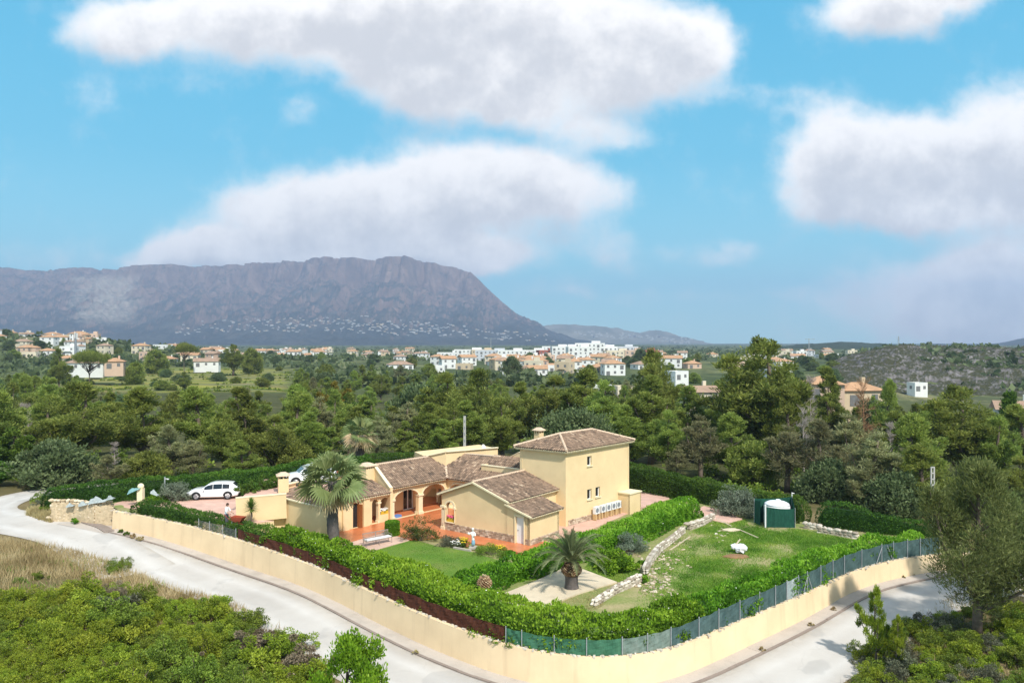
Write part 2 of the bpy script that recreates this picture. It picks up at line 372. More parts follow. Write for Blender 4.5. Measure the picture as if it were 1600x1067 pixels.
def roadmat():
    t = NT('pale_asphalt'); f = t.noise(.16, 6, .6); g = t.noise(.9, 6, .65); h = t.noise(25, 5, .7)
    c = t.ramp(f, [(.3, (.43, .395, .36)), (.5, (.51, .475, .435)), (.72, (.57, .535, .495))])
    c = t.mix(t.math('MULTIPLY', t.ramp(g, [(.48, 0.0), (.72, 1.0)]), .30), c, (.43, .39, .35))
    v = t.node('ShaderNodeTexVoronoi', feature='DISTANCE_TO_EDGE'); v.inputs['Scale'].default_value = .22
    
    dn = t.node('ShaderNodeTexNoise'); dn.inputs['Scale'].default_value = .8; t.l.new(t.obj(), dn.inputs['Vector'])
    va = t.node('ShaderNodeVectorMath', operation='ADD'); t.l.new(t.obj(), va.inputs[0]); t.l.new(dn.outputs['Color'], va.inputs[1]); t.l.new(va.outputs[0], v.inputs['Vector'])
    crack = t.ramp(v.outputs['Distance'], [(0.0, 1.0), (.006, 0.0)])
    c = t.mix(t.math('MULTIPLY', crack, .28), c, (.30, .27, .25))
    ac = t.attr('tone')
    tr = t.math('MULTIPLY', t.ramp(ac, [(.12, 0.0), (.27, 1.0), (.40, .15), (.60, .15), (.73, 1.0), (.88, 0.0)]), t.ramp(t.noise(.5, 4, .6), [(.3, .25), (.7, 1.0)]))
    c = t.mix(t.math('MULTIPLY', tr, .7), c, (.64, .615, .585))
    ed = t.math('MULTIPLY', t.ramp(ac, [(.0, 1.0), (.10, .25), (.2, 0.0), (.86, 0.0), (.94, .3), (1.0, 1.0)]), t.ramp(t.noise(1.3, 5, .7), [(.35, .1), (.65, 1.0)]))
    c = t.mix(t.math('MULTIPLY', ed, .65), c, (.34, .28, .21))
    pt = t.ramp(t.noise(.33, 3, .4), [(.60, 0.0), (.63, 1.0)]); c = t.mix(t.math('MULTIPLY', pt, .38), c, (.34, .325, .31))
    c = t.mix(t.math('MULTIPLY', h, .14), c, (.36, .33, .30))
    return t.bsdf(c, .93, t.bump(h, .3, .01), 0, .15)
M['road'] = roadmat()
def soil(name, a, b, c3, sc=.35):
    t = NT(name); f = t.noise(sc, 6, .62, None, .4); g = t.noise(sc * 9, 6, .7)
    c = t.ramp(f, [(.3, a), (.5, b), (.7, c3)]); c = t.mix(t.math('MULTIPLY', g, .5), c, t.ramp(t.noise(sc * 25, 4, .7), [(.3, [x * .5 for x in b]), (.7, [min(1, x * 1.5) for x in c3])]))
    return t.bsdf(c, .95, t.bump(g, .5, .06), 0, .1)
M['scrubsoil'] = soil('dry_scrub_ground', (.10, .085, .04), (.17, .13, .065), (.24, .18, .10), .12)
M['garden'] = soil('garden_soil', (.115, .225, .03), (.20, .24, .07), (.42, .32, .20), .28)
M['lawn'] = None
def lawnmat():
    t = NT('mown_lawn'); f = t.noise(.45, 5, .6); g = t.noise(6, 5, .7); c = t.ramp(f, [(.3, (.12, .24, .035)), (.55, (.16, .25, .05)), (.75, (.27, .28, .09))])
    c = t.mix(t.math('MULTIPLY', g, .5), c, (.06, .13, .02)); return t.bsdf(c, .9, t.bump(t.noise(60, 3), .4, .03), 0, .1)
M['lawn'] = lawnmat()
M['sand'] = concrete('pale_sandy_court', (.62, .52, .38), (.45, .35, .24), .8)
M['stone'] = tonemat('limestone', [(0, (.27, .22, .17)), (.5, (.46, .40, .32)), (1, (.66, .60, .52))], .92, 5, .25, .5)
M['rubblestone'] = tonemat('tan_rubble', [(0, (.26, .19, .12)), (.5, (.44, .35, .25)), (1, (.62, .53, .42))], .92, 5, .25, .5)
M['redstone'] = tonemat('facing_stone', [(0, (.30, .21, .15)), (.5, (.47, .36, .26)), (1, (.64, .54, .42))], .92, 5, .2, .4)
M['bark'] = plain('grey_brown_bark', (.15, .115, .09), .95, .35, 5, .6)
M['palmbark'] = plain('grey_palm_trunk', (.11, .095, .09), .95, .3, 4, .7)
M['boot'] = tonemat('cut_palm_boots', [(0, (.10, .055, .03)), (.6, (.24, .14, .075)), (1, (.5, .37, .22))], .9, 8, .2)
M['dead'] = plain('dead_grey_wood', (.36, .31, .28), .95, .2, 4)
M['deadbrown'] = plain('dead_brown_twig', (.30, .17, .09), .95, .25, 4)
M['pine'] = leafmat('pine_needles', (.095, .125, .024), (.22, .27, .055), (.37, .415, .09), .46, .45)
M['pinenear'] = leafmat('feathery_pine_needles', (.075, .10, .028), (.165, .205, .06), (.28, .32, .10), .4, .2)
M['pinelight'] = leafmat('pine_needles_light', (.12, .155, .028), (.255, .315, .062), (.39, .445, .10), .48, .45)
M['pinegrey'] = leafmat('pine_needles_sparse', (.16, .16, .075), (.28, .28, .13), (.40, .40, .18), .44, .4)
M['carob'] = leafmat('carob_leaves', (.06, .09, .036), (.125, .175, .07), (.22, .28, .12), .35)
M['yellow'] = leafmat('yellow_green_leaves', (.12, .11, .012), (.20, .18, .02), (.30, .25, .03), .3)
M['leafy'] = leafmat('bright_leaves', (.04, .085, .012), (.09, .17, .022), (.16, .26, .035), .3)
M['hedge'] = leafmat('glossy_hedge_leaves', (.05, .125, .007), (.145, .31, .015), (.28, .46, .035), .35, .08)
M['cypress'] = leafmat('clipped_cypress_sprays', (.022, .055, .006), (.055, .125, .012), (.115, .21, .022), .25, .08)
M['scrubbrown'] = leafmat('brown_twig_scrub', (.10, .075, .045), (.20, .16, .10), (.33, .28, .19), .15, .3)
M['scrub'] = leafmat('scrub_leaves', (.075, .11, .014), (.155, .225, .026), (.29, .37, .05), .28, .3)
M['scrublime'] = leafmat('lime_scrub_leaves', (.10, .145, .012), (.215, .28, .02), (.37, .43, .045), .3, .25)
M['scrubgrey'] = leafmat('grey_scrub_leaves', (.07, .075, .04), (.13, .14, .085), (.22, .23, .15), .2, .3)
M['olive'] = leafmat('silver_leaves', (.09, .12, .075), (.17, .21, .14), (.28, .33, .24), .2)
M['palm'] = leafmat('palm_fronds', (.09, .13, .04), (.19, .24, .085), (.36, .40, .18), .25, .1)
M['palmdry'] = leafmat('dry_palm_fronds', (.36, .26, .13), (.54, .42, .24), (.70, .58, .38), .25, .1)
M['phoenix'] = leafmat('date_palm_leaflets', (.06, .08, .03), (.14, .17, .07), (.32, .35, .18), .2, .1)
M['yucca'] = leafmat('yucca_blades', (.05, .10, .015), (.12, .19, .03), (.25, .30, .06), .25)
M['dry'] = leafmat('dry_grass_blades', (.26, .20, .09), (.44, .35, .17), (.60, .50, .28), .3, .1)
M['grassblade'] = leafmat('green_grass_blades', (.075, .19, .012), (.16, .32, .03), (.32, .42, .07), .3, .1)
M['redleaf'] = leafmat('red_green_leaves', (.045, .075, .015), (.11, .12, .025), (.30, .10, .05), .25)
M['flower_white'] = plain('white_petals', (.85, .82, .8), .6, .05)
M['flower_yellow'] = plain('yellow_petals', (.75, .55, .02), .6, .1)
M['flower_pink'] = plain('pink_petals', (.8, .12, .25), .6, .1)
M['white'] = plain('white_paint', (.80, .80, .80), .45, .03)
M['carwhite'] = None
def carpaint():
    t = NT('white_car_paint'); return t.bsdf((.80, .81, .83), .3, None, 0, .5, **{'Coat Weight': .6, 'Coat Roughness': .05})
M['carwhite'] = carpaint()
def glassmat(name, col, rough=.06):
    t = NT(name); return t.bsdf(col, rough, None, 0, .6)
M['carglass'] = glassmat('dark_car_glass', (.018, .022, .028))
M['glass'] = glassmat('dark_window_glass', (.02, .022, .025), .08)
M['screenglass'] = glassmat('windscreen_glass', (.10, .13, .15), .05)
M['tyre'] = plain('tyre_rubber', (.02, .02, .022), .8, .1)
M['alloy'] = plain('alloy_wheel', (.45, .45, .47), .35, .1, 10, 0, .7)
M['lamp'] = plain('lamp_lens', (.55, .58, .62), .15, .1)
M['redlamp'] = plain('red_lamp_lens', (.35, .02, .02), .2, .1)
M['blackplastic'] = plain('black_plastic', (.02, .02, .02), .55, .1)
M['plate'] = plain('number_plate', (.75, .75, .73), .5, .03)
M['brownscreen'] = None
def clothscreen(name, a, b, sc=3.0):
    t = NT(name); f = t.noise(sc, 4, .6, t.scaled((1, 1, .35))); g = t.noise(60, 2)
    c = t.ramp(f, [(.3, a), (.7, b)]); c = t.mix(t.math('MULTIPLY', g, .25), c, [x * .5 for x in a]); return t.bsdf(c, .85, t.bump(f, .5, .1), 0, .15)
M['brownscreen'] = clothscreen('brown_heather_screen', (.060, .020, .012), (.105, .038, .022), 5)
M['greenscreen'] = clothscreen('green_shade_cloth', (.035, .12, .07), (.07, .19, .115))
M['bluescreen'] = clothscreen('faded_blue_green_shade_cloth', (.045, .085, .085), (.09, .145, .142))
M['palescreen'] = clothscreen('bleached_shade_cloth', (.12, .18, .15), (.22, .27, .24))
M['whitescreen'] = clothscreen('white_patch_cloth', (.26, .32, .33), (.38, .43, .43))
M['tanknet'] = clothscreen('dark_green_net', (.012, .06, .042), (.022, .10, .07), 4)
M['galv'] = plain('galvanised_steel', (.42, .44, .46), .5, .1, 8, 0, .4)
M['mesh'] = plain('grey_wire', (.20, .21, .21), .6, .1)
M['wood'] = plain('weathered_wood', (.52, .43, .31), .85, .2, 5, .3)
M['benchwood'] = plain('greyed_bench_wood', (.30, .24, .21), .8, .2, 6)
M['doorwood'] = plain('orange_brown_wood', (.30, .11, .035), .5, .2, 6)
M['cushion'] = plain('pale_cushion', (.72, .72, .74), .9, .05)
M['rattan'] = plain('rattan', (.42, .24, .12), .7, .2, 12)
M['tarp'] = plain('pale_grey_netting', (.34, .38, .38), .8, .22, 5, .5)
M['tarpteal'] = plain('faded_teal_sheet', (.20, .36, .37), .8, .22, 5, .5)
M['bag'] = plain('white_bag', (.80, .81, .84), .7, .06, 5, .4)
M['yellowbox'] = plain('yellow_planter', (.62, .40, .04), .7, .1)
M['brownpot'] = plain('terracotta_pot', (.42, .18, .08), .8, .1)
M['skin'] = plain('skin', (.42, .25, .17), .6, .05)
M['shirt'] = plain('white_shirt', (.82, .82, .82), .9, .04)
M['trousers'] = plain('dark_grey_trousers', (.09, .09, .11), .9, .1)
M['hair'] = plain('dark_brown_hair', (.06, .03, .02), .7, .15)
M['statuewhite'] = plain('white_painted_stone', (.80, .79, .76), .7, .06, 6, .3)
M['statueblue'] = plain('pale_blue_painted_stone', (.22, .40, .52), .7, .1, 6)
M['redpaint'] = plain('red_brown_paint', (.34, .07, .035), .5, .1)
M['blue'] = plain('blue_mat', (.12, .22, .50), .8, .1)
M['acwhite'] = plain('white_metal_casing', (.76, .77, .78), .45, .04)
M['acgrille'] = plain('grey_fan_grille', (.22, .24, .27), .6, .1)
M['brickleg'] = plain('ochre_block', (.58, .40, .20), .9, .15, 4)
M['yellowplastic'] = plain('bright_green_plastic', (.02, .35, .05), .6, .1)
M['concretepole'] = plain('pale_concrete_pole', (.40, .39, .37), .85, .08)
M['lawn'].name = 'mown_lawn'
# ------------------------------------------------------------------ the lie of the land
# retaining wall stations: photo column, top row, foot row, height of the top
WST = [(176,798,827,1.8),(260,814,848,1.45),(368,842,883,1.0),(455,872,912,.7),(485,881,922,.6),(590,930,977,.3),(680,969.5,1020,0),(785,1007,1061,-.3),(864,1028,1083,-.5),
       (915,1033,1088,-.6),(972,1031,1084,-.6),(1050,1019,1070,-.55),(1110,991,1040,-.45),(1200,954,998,-.3),(1259,929,970,-.2),(1316,901,936,-.05),(1345,888,919,0),(1382,878,911,.1),(1440,868,898,.2),(1520,862,888,.3)]
wall_ctl = []
for u, vt, vb, zt in WST:
    p = P(u, vt, zt); wall_ctl.append((p.x, p.y, zt, H - (vb - CV) / F * p.y, u))
def spline(ctl, step):
    """Catmull-Rom through rows of ctl (x, y, ...), resampled about every step metres."""
    A = np.array(ctl, float); A = np.vstack([2 * A[0] - A[1], A, 2 * A[-1] - A[-2]]); out = []
    for i in range(1, len(A) - 2):
        a, b, c, d = A[i - 1:i + 3]; n = max(2, int(np.hypot(*(c - b)[:2]) / .25))
        for k in range(n):
            t = k / n; out.append(.5 * (2 * b + (c - a) * t + (2 * a - 5 * b + 4 * c - d) * t * t + (3 * b - a - 3 * c + d) * t ** 3))
    out.append(A[-2]); out = np.array(out); s = np.concatenate([[0], np.cumsum(np.hypot(np.diff(out[:, 0]), np.diff(out[:, 1])))])
    n = max(2, int(round(s[-1] / step)) + 1); S = np.linspace(0, s[-1], n)
    return np.stack([np.interp(S, s, out[:, k]) for k in range(out.shape[1])], 1)
WALL = spline(wall_ctl, .5)                                   # x, y, ztop, zfoot, u
def smooth_rows(A, sig):
    k = np.exp(-.5 * (np.arange(-3 * sig, 3 * sig + 1) / sig) ** 2); k /= k.sum(); m = len(k) // 2; B = np.vstack([2 * A[0] - A[m:0:-1], A, 2 * A[-1] - A[-2:-m - 2:-1]])
    return np.stack([np.convolve(B[:, i], k, 'valid') for i in range(A.shape[1])], 1)
WALL = smooth_rows(WALL, 5)
def normals_in(A):
    d = np.gradient(A[:, :2], axis=0); d /= np.linalg.norm(d, axis=1, keepdims=True); return np.stack([-d[:, 1], d[:, 0]], 1)
WN = normals_in(WALL)

class RBF:
    def __init__(s, pts, c=3.0, smooth=.02):
        s.p = np.array([(a, b) for a, b, _ in pts], float); s.c = c; z = np.array([q for _, _, q in pts], float); s.m = z.mean()
        d = np.linalg.norm(s.p[:, None] - s.p[None], axis=2); A = np.sqrt(d * d + c * c); n = len(z)
        s.w = np.linalg.solve(A - np.eye(n) * smooth * len(z) * -0 + np.eye(n) * -smooth, z - s.m)
    def __call__(s, x, y):
        x = np.asarray(x, float); y = np.asarray(y, float); sh = x.shape; X = np.stack([x.ravel(), y.ravel()], 1); out = np.empty(len(X))
        for i in range(0, len(X), 20000):
            d2 = ((X[i:i + 20000, None] - s.p[None]) ** 2).sum(2); out[i:i + 20000] = np.sqrt(d2 + s.c ** 2) @ s.w
        return (out + s.m).reshape(sh)

ctl = []
for (x, y, zt, zf, u), n in zip(WALL[::6], WN[::6]):
    ctl.append((x, y, zf)); ctl.append((x - n[0] * 5.5, y - n[1] * 5.5, zf - .05)); ctl.append((x + n[0] * 3, y + n[1] * 3, zf - .3))
def cp(u, v, z): p = P(u, v, z); ctl.append((p.x, p.y, z))
for a in [(0,834,.6),(0,803,.6),(40,775,.6),(68,768,.6),(101,818,.6),(0,760,.9),(20,880,.35),(0,950,-.2),(150,930,-.4),(300,1000,-1.3),(100,1060,-.9),(400,1060,-2.0),(1500,1060,-1.6),(1600,980,-1.0),(1550,930,-.9),(1360,1060,-2.0),
          (1590,870,-.6),(150,800,.9),(100,790,1.0)]: cp(*a)
for a in [(0,60,-1.2),(10,72,-.8),(-10,75,-.6),(15,82,-.25),(-25,66,.3),(-33,69,.9),(-40,69,1.0),(0,92,-.6),(-15,92,-.4),(25,92,-1.2),(-30,88,0),(28,64,-.5),(36,64,-1.1),(20,70,-.5),(45,62,-1.5),(-50,92,.2),(50,90,-2.4),(60,70,-2.2),(45,45,-1.2),
          (60,45,-1.2),(-60,70,1.2),(-65,90,.8),(-60,45,0.2),(-40,40,-.5),(-20,30,-2.2),(0,28,-3),(20,30,-2.4),(40,28,-1.8),(-60,25,-.8),(60,25,-1.5),(8,55,-1.2),(-8,55,-1.0),(18,56,-1)]: ctl.append(a)
near = RBF(ctl)
def farz(x, y):
    x = np.asarray(x, float); y = np.asarray(y, float)
    prof = np.interp(y, [0, 85, 105, 150, 210, 280, 330, 400, 520, 1000, 3000], [-.3, -.3, -1.2, -4.2, -5.5, -5.0, -3.0, -1.2, -.6, 0, 0])
    az = x / np.maximum(y, 30)
    L = sstep(-.12, -.34, az); prof = prof * (1 - .62 * L) - 1.0 * L * sstep(150, 300, y) * (1 - sstep(400, 800, y))
    Rr = sstep(.34, .55, az); prof = prof - Rr * 4.5 * sstep(120, 280, y) * (1 - sstep(330, 470, y))
    knoll = 21 * np.exp(-((x + 415) / 150) ** 2 - ((y - 640) / 110) ** 2)
    hill = 11.0 * sstep(300, 520, y - 45 * sstep(.44, .62, az)) * sstep(.37, .50, az) * (1 - sstep(560, 760, y))
    n = (fbm(x / 70, y / 70, 4) - .5) * np.interp(y, [0, 90, 140, 1000], [0, 0, 2.0, 3.0])
    return prof + knoll + hill + n
def terrain(x, y):
    x = np.asarray(x, float); y = np.asarray(y, float)
    w = sstep(78, 62, np.abs(x)) * sstep(108, 92, y) * sstep(8, 22, y)
    z = farz(x, y); m = w > 0
    if z.ndim == 0: return float(z * (1 - w) + near(x, y) * w) if m else float(z)
    z = z.copy(); z[m] = z[m] * (1 - w[m]) + near(x[m], y[m]) * w[m]; return z
def T(x, y): return float(terrain(np.array([x], float), np.array([y], float))[0])

def grid_mesh(name, X, Y, Z, mat, keep=None):
    ny, nx = X.shape; V = np.stack([X, Y, Z], 2).reshape(-1, 3).astype(np.float32); i = np.arange((ny - 1) * (nx - 1)); r, c = i // (nx - 1), i % (nx - 1); a = r * nx + c
    Q = np.stack([a, a + 1, a + nx + 1, a + nx], 1)
    if keep is not None: Q = Q[keep.reshape(-1)]
    me = bpy.data.meshes.new(name); me.vertices.add(len(V)); me.vertices.foreach_set('co', V.ravel()); me.loops.add(Q.size); me.loops.foreach_set('vertex_index', Q.ravel().astype(np.int32))
    me.polygons.add(len(Q)); me.polygons.foreach_set('loop_start', np.arange(0, Q.size, 4, dtype=np.int32))
    try: me.polygons.foreach_set('loop_total', np.full(len(Q), 4, np.int32))
    except Exception: pass
    me.polygons.foreach_set('use_smooth', np.ones(len(Q), bool)); me.materials.append(mat); me.update(calc_edges=True); return link(name, me)

ys = np.concatenate([np.arange(-40, 20, 6), np.arange(20, 112, .7), 112 * (10500 / 112) ** np.linspace(0.004, 1, 170)])
ss = np.concatenate([np.linspace(-100, -58, 22)[:-1], np.linspace(-58, 58, 170), np.linspace(58, 100, 22)[1:]])
W = np.maximum(ys, 60) / 60
GX = ss[None] * W[:, None]; GY = np.repeat(ys[:, None], len(ss), 1); GZ = terrain(GX, GY)
GZ = GZ + (fbm(GX / 2.5, GY / 2.5, 3) - .5) * .25 * sstep(8, 12, np.abs(GY - 62) - 34)      # small unevenness out in the open
def landmat():
    t = NT('scrub_land'); pos = t.obj(); f = t.noise(.11, 6, .62, None, .4); g = t.noise(1.1, 6, .7)
    nearc = t.ramp(f, [(.3, (.10, .085, .04)), (.5, (.18, .135, .065)), (.7, (.27, .20, .11))])
    nearc = t.mix(t.math('MULTIPLY', g, .5), nearc, (.09, .085, .03))
    s = t.node('ShaderNodeSeparateXYZ'); t.l.new(pos, s.inputs[0]); y = s.outputs[1]; x = s.outputs[0]
    def mr(v, a, b, c=0., d=1.): 
        n = t.node('ShaderNodeMapRange', interpolation_type='SMOOTHSTEP'); t.l.new(v, n.inputs[0])
        for i, q in enumerate((a, b, c, d)): n.inputs[i + 1].default_value = q
        return n.outputs[0]
    wood = t.ramp(t.noise(.2, 6, .7), [(.3, (.045, .05, .018)), (.55, (.075, .08, .03)), (.75, (.15, .13, .065))])
    c = t.mix(mr(y, 72, 86), nearc, wood)
    plain_n = t.noise(.011, 6, .62, t.scaled((1, .45, 1))); plain_f = t.noise(.06, 6, .7, t.scaled((1, .5, 1)))
    pl = t.ramp(plain_n, [(.28, (.05, .07, .03)), (.45, (.085, .11, .04)), (.58, (.16, .17, .07)), (.72, (.24, .20, .11))])
    pl = t.mix(t.math('MULTIPLY', t.ramp(plain_f, [(.44, 0.0), (.54, 1.0)]), .75), pl, (.045, .062, .026))
    c = t.mix(mr(y, 260, 330), c, pl)
    # terraced yellow-green field on the left
    az = t.math('DIVIDE', x, y); fm = t.math('MULTIPLY', .85, t.math('MULTIPLY', t.math('MULTIPLY', mr(az, -.60, -.57), mr(az, -.27, -.30)), t.math('MULTIPLY', mr(y, 285, 300), mr(y, 520, 460))))
    band = t.noise(.035, 5, .6, t.scaled((.35, 2.2, 1)))
    fc = t.ramp(band, [(.28, (.30, .22, .13)), (.40, (.12, .16, .045)), (.47, (.24, .20, .08)), (.53, (.30, .29, .05)), (.6, (.13, .17, .045)), (.72, (.38, .30, .17))])
    c = t.mix(fm, c, fc)
    return t.bsdf(c, .95, t.bump(g, .4, .06), 0, .1)
M['land'] = landmat()
tag(grid_mesh('ground', GX, GY, GZ, M['land']), kind='structure')

# ------------------------------------------------------------------ road, pavement, wall
def offset_line(A, N, d): return A[:, :2] - N * d
WEXT = WALL
o1, o2 = 1.15, 5.75
def strip(name, L, Rr, dz, mat, nsub=13, kind='structure'):
    t = np.linspace(0, 1, nsub)[None, :, None]; G = L[:, None] * (1 - t) + Rr[:, None] * t
    Z = terrain(G[..., 0], G[..., 1]) + dz
    o = tag(grid_mesh(name, G[..., 0], G[..., 1], Z, mat), kind=kind); a = o.data.attributes.new('tone', 'FLOAT', 'POINT'); a.data.foreach_set('value', np.repeat(t[..., 0], len(L), 0).ravel().astype(np.float32)); return o
# the lane past the left end of the wall
lane = spline([(-26.0,55.3),(-30.5,58.9),(-34.5,61.9),(-40,64.2),(-47,66.2),(-58,68.5)], .5)
lane2 = spline([(-39.5,64.0),(-44.5,67.5),(-46.9,71.5),(-47.2,76),(-45,80.5),(-40,83.2),(-34,84.5)], .5)
hw = 2.35
i0 = 2
road_L = offset_line(WALL[i0:], WN[i0:], o1); road_R = offset_line(WALL[i0:], WN[i0:], o2)
ex = spline([(road_R[-1] + road_L[-1]) / 2, (35.5, 57.6), (44, 61.5), (56, 65)], .5)
strip('road', road_L, road_R, .03, M['road'])
n = normals_in(lane); strip('road', lane + n * 2.75, lane - n * 2.5, .038, M['road'])
n = normals_in(lane2); wdt = np.interp(np.arange(len(lane2)) / len(lane2), [0, .3, 1], [3.0, 1.9, 1.7])[:, None]; strip('road', lane2 + n * wdt, lane2 - n * wdt, .046, M['road'])
n = normals_in(ex); strip('road', ex + n * 2.3, ex - n * 2.3, .038, M['road'])

# pavement slabs (every 3 m) and kerb stones (every metre), following the wall
pave = empty('pavement', (0, 0, 0)); tag(pave, 'grey concrete pavement with a stone kerb along the foot of the peach wall', 'pavement')
pave_pts = WALL; pn = WN; rndp = random.Random(3)
def slab_piece(mb, i, j, d0, d1, zt, zb, tone):
    vs = []
    for k in range(i, j + 1):
        x, y = pave_pts[k, :2]; nx, ny = pn[k]; zf = T(x - nx * .6, y - ny * .6)
        for d, z in ((d0, zt), (d1, zt), (d1, zb), (d0, zb)): vs.append((x - nx * d, y - ny * d, zf + z))
    m = j - i; fs = []
    for k in range(m):
        for q in range(4): fs.append((k * 4 + q, k * 4 + (q + 1) % 4, (k + 1) * 4 + (q + 1) % 4, (k + 1) * 4 + q))
    fs += [(0, 1, 2, 3), (m * 4 + 3, m * 4 + 2, m * 4 + 1, m * 4)]
    mb.add(vs, fs, 0, tone)
def cut(ps, gap=.012):
    return ps
for i in range(1, len(WALL) - 6, 5):
    mb = MB(); slab_piece(mb, i, min(i + 5, len(WALL) - 1), .0, .98, .125 + rndp.uniform(-.008, .012), -.2, .5); o = mb.build('paving_slab', M['concrete'], pave)
for i in range(1, len(WALL) - 3, 2):
    mb = MB(); slab_piece(mb, i, i + 2, .985, o1, .135 + rndp.uniform(-.012, .012), -.25, .5); mb.build('kerb_stone', M['kerb'], pave)
# pavement spur that curls into the gateway at the left end
gate = spline([tuple(P(163, 831, .45)[:2]), tuple(P(150, 824, .5)[:2]), tuple(P(128, 818, .55)[:2]), tuple(P(104, 811, .6)[:2])], .5)
gn = normals_in(gate); t2 = np.linspace(0, 1, 4)[None, :, None]
mb = MB(); vs = []
for k in range(len(gate)):
    x, y = gate[k]; nx, ny = -gn[k]; z = T(x, y)
    for d, q in ((0, .13), (.75, .13), (.75, -.2), (0, -.2)): vs.append((x + nx * d, y + ny * d, z + q))
m = len(gate) - 1; fs = [(k * 4 + q, k * 4 + (q + 1) % 4, (k + 1) * 4 + (q + 1) % 4, (k + 1) * 4 + q) for k in range(m) for q in range(4)] + [(0, 1, 2, 3), (m * 4 + 3, m * 4 + 2, m * 4 + 1, m * 4)]
mb.add(vs, fs); tag(mb.build('gateway_kerb', M['kerb']), 'low kerb curling into the gateway in front of the stone wall', 'kerb')
ap = [P(88, 818, .66), P(163, 832, .46), P(176, 828, .46), P(176, 814, .6), P(150, 817, .62)]
me = MB(); me.add([(p.x, p.y, T(p.x, p.y) + .06) for p in ap], [(0, 1, 2, 3, 4)]); tag(me.build('gateway_apron', M['concrete']), kind='structure')

wall = MB(); vs = []
for k in range(len(WALL)):
    x, y, zt, zf, u = WALL[k]; nx, ny = WN[k]; zb = T(x, y) - .5
    b = .10                                                     # the face leans back a little
    for d, z in ((-b, zb), (0, zt), (.32, zt), (.32, zb)): vs.append((x + nx * d, y + ny * d, z))
m = len(WALL) - 1
wall.add(vs, [(k * 4 + q, k * 4 + (q + 1) % 4, (k + 1) * 4 + (q + 1) % 4, (k + 1) * 4 + q) for k in range(m) for q in range(4)] + [(3, 2, 1, 0), (m * 4, m * 4 + 1, m * 4 + 2, m * 4 + 3)])
wroot = tag(wall.build('retaining_wall', M['stucco2']), 'long peach rendered retaining wall curving round the corner below the hedge', 'wall')
# a thin line of rubble and mortar along its top, which shows pale between render and fence
rr = random.Random(8); cb = MB()
for k in range(0, len(WALL) - 1):
    x, y, zt = WALL[k, :3]; nx, ny = WN[k]
    for j in range(2):
        d = rr.uniform(.06, .26); q = rr.random()
        cb.box((x + nx * d + rr.uniform(-.2, .2), y + ny * d, zt + .02), (rr.uniform(.12, .3), rr.uniform(.08, .16), rr.uniform(.05, .12)), rr.uniform(0, 3), 0, rr.uniform(.3, 1))
tag(cb.build('top_rubble', M['stone'], wroot), kind='stuff')

# ------------------------------------------------------------------ inside the wall
gctl = [(x + n[0] * .4, y + n[1] * .4, zt - .06) for (x, y, zt, zf, u), n in zip(WALL[::6], WN[::6])]
for a in [(570,858,-.12),(640,845,-.12),(700,850,-.12),(780,868,-.12),(690,895,-.12),(610,880,-.1),(740,880,-.12),(650,870,-.12),(800,850,-.08),(560,845,-.06),
          (768,930,-.24),(812,940,-.24),(855,940,-.24),(960,908,-.24),(912,888,-.24),(882,887,-.24),(834,909,-.24),(900,915,-.24),
          (1010,890,-.25),(1030,920,-.3),(1050,860,-.15),(1100,815,0),(1160,835,0),(1160,860,-.05),(1240,826,.05),(1300,850,.1),(1180,890,-.15),(1100,890,-.2),(1335,845,.1),(1250,870,0),(1400,838,.15)]:
    p = P(*a); gctl.append((p.x, p.y, a[2]))
for a in [(-11,70,-.12),(-9,74,-.12),(-13,67,-.12),(-12,72,-.12),(-14,62,-.1),(-15,65,-.12),(-7,76,-.12),(-6,70,-.1),(0,65,-.08),(0,72,-.08),(-12,64,-.08),(-8,75,-.08),(8,72,-.05),(12,68,-.05),(5,62,-.08),(14,75,-.05),(12,84,-.1),(0,84,-.1),(-10,85,0),(-24,66,1.2),(-30,66,1.4),(-33,69,1.6),(-27,71,1.5),(-20,66,1.0),(-20,72,1.2),(-18,62,.2),(-16,80,.4),(-36,68,1.5)]: gctl.append(a)
G = RBF(gctl, 1.5)
def g(x, y): return float(G(np.array([x]), np.array([y]))[0])
back = [(37, 63), (31, 63.5), (27, 65.5), (24.8, 69.5), (19, 77.5), (12.5, 85.5), (6, 90), (-8, 92), (-17, 90), (-19, 75), (-28, 73.5), (-36, 70.5), (-41, 69.8), (-39.6, 67.6), (-34, 66.2)]
gpoly = [tuple(WALL[k, :2] + WN[k] * .25) for k in range(len(WALL))] + back
def inside(poly, X, Y):
    X = np.asarray(X, float); Y = np.asarray(Y, float); c = np.zeros(X.shape, bool); n = len(poly)
    for i in range(n):
        x1, y1 = poly[i][:2]; x2, y2 = poly[(i + 1) % n][:2]
        if y1 == y2: continue
        k = ((y1 > Y) != (y2 > Y)) & (X < (x2 - x1) * (Y - y1) / (y2 - y1) + x1); c ^= k
    return c
gx = np.arange(-44, 40, .4); gy = np.arange(38, 94, .4); XX, YY = np.meshgrid(gx, gy); ins = inside(gpoly, XX, YY)
ZZ = G(XX, YY) + (fbm(XX / 1.3, YY / 1.3, 3) - .5) * .10
keep = ins[:-1, :-1] & ins[1:, :-1] & ins[:-1, 1:] & ins[1:, 1:]
tag(grid_mesh('garden_ground', XX, YY, ZZ, M['garden'], keep), kind='structure')

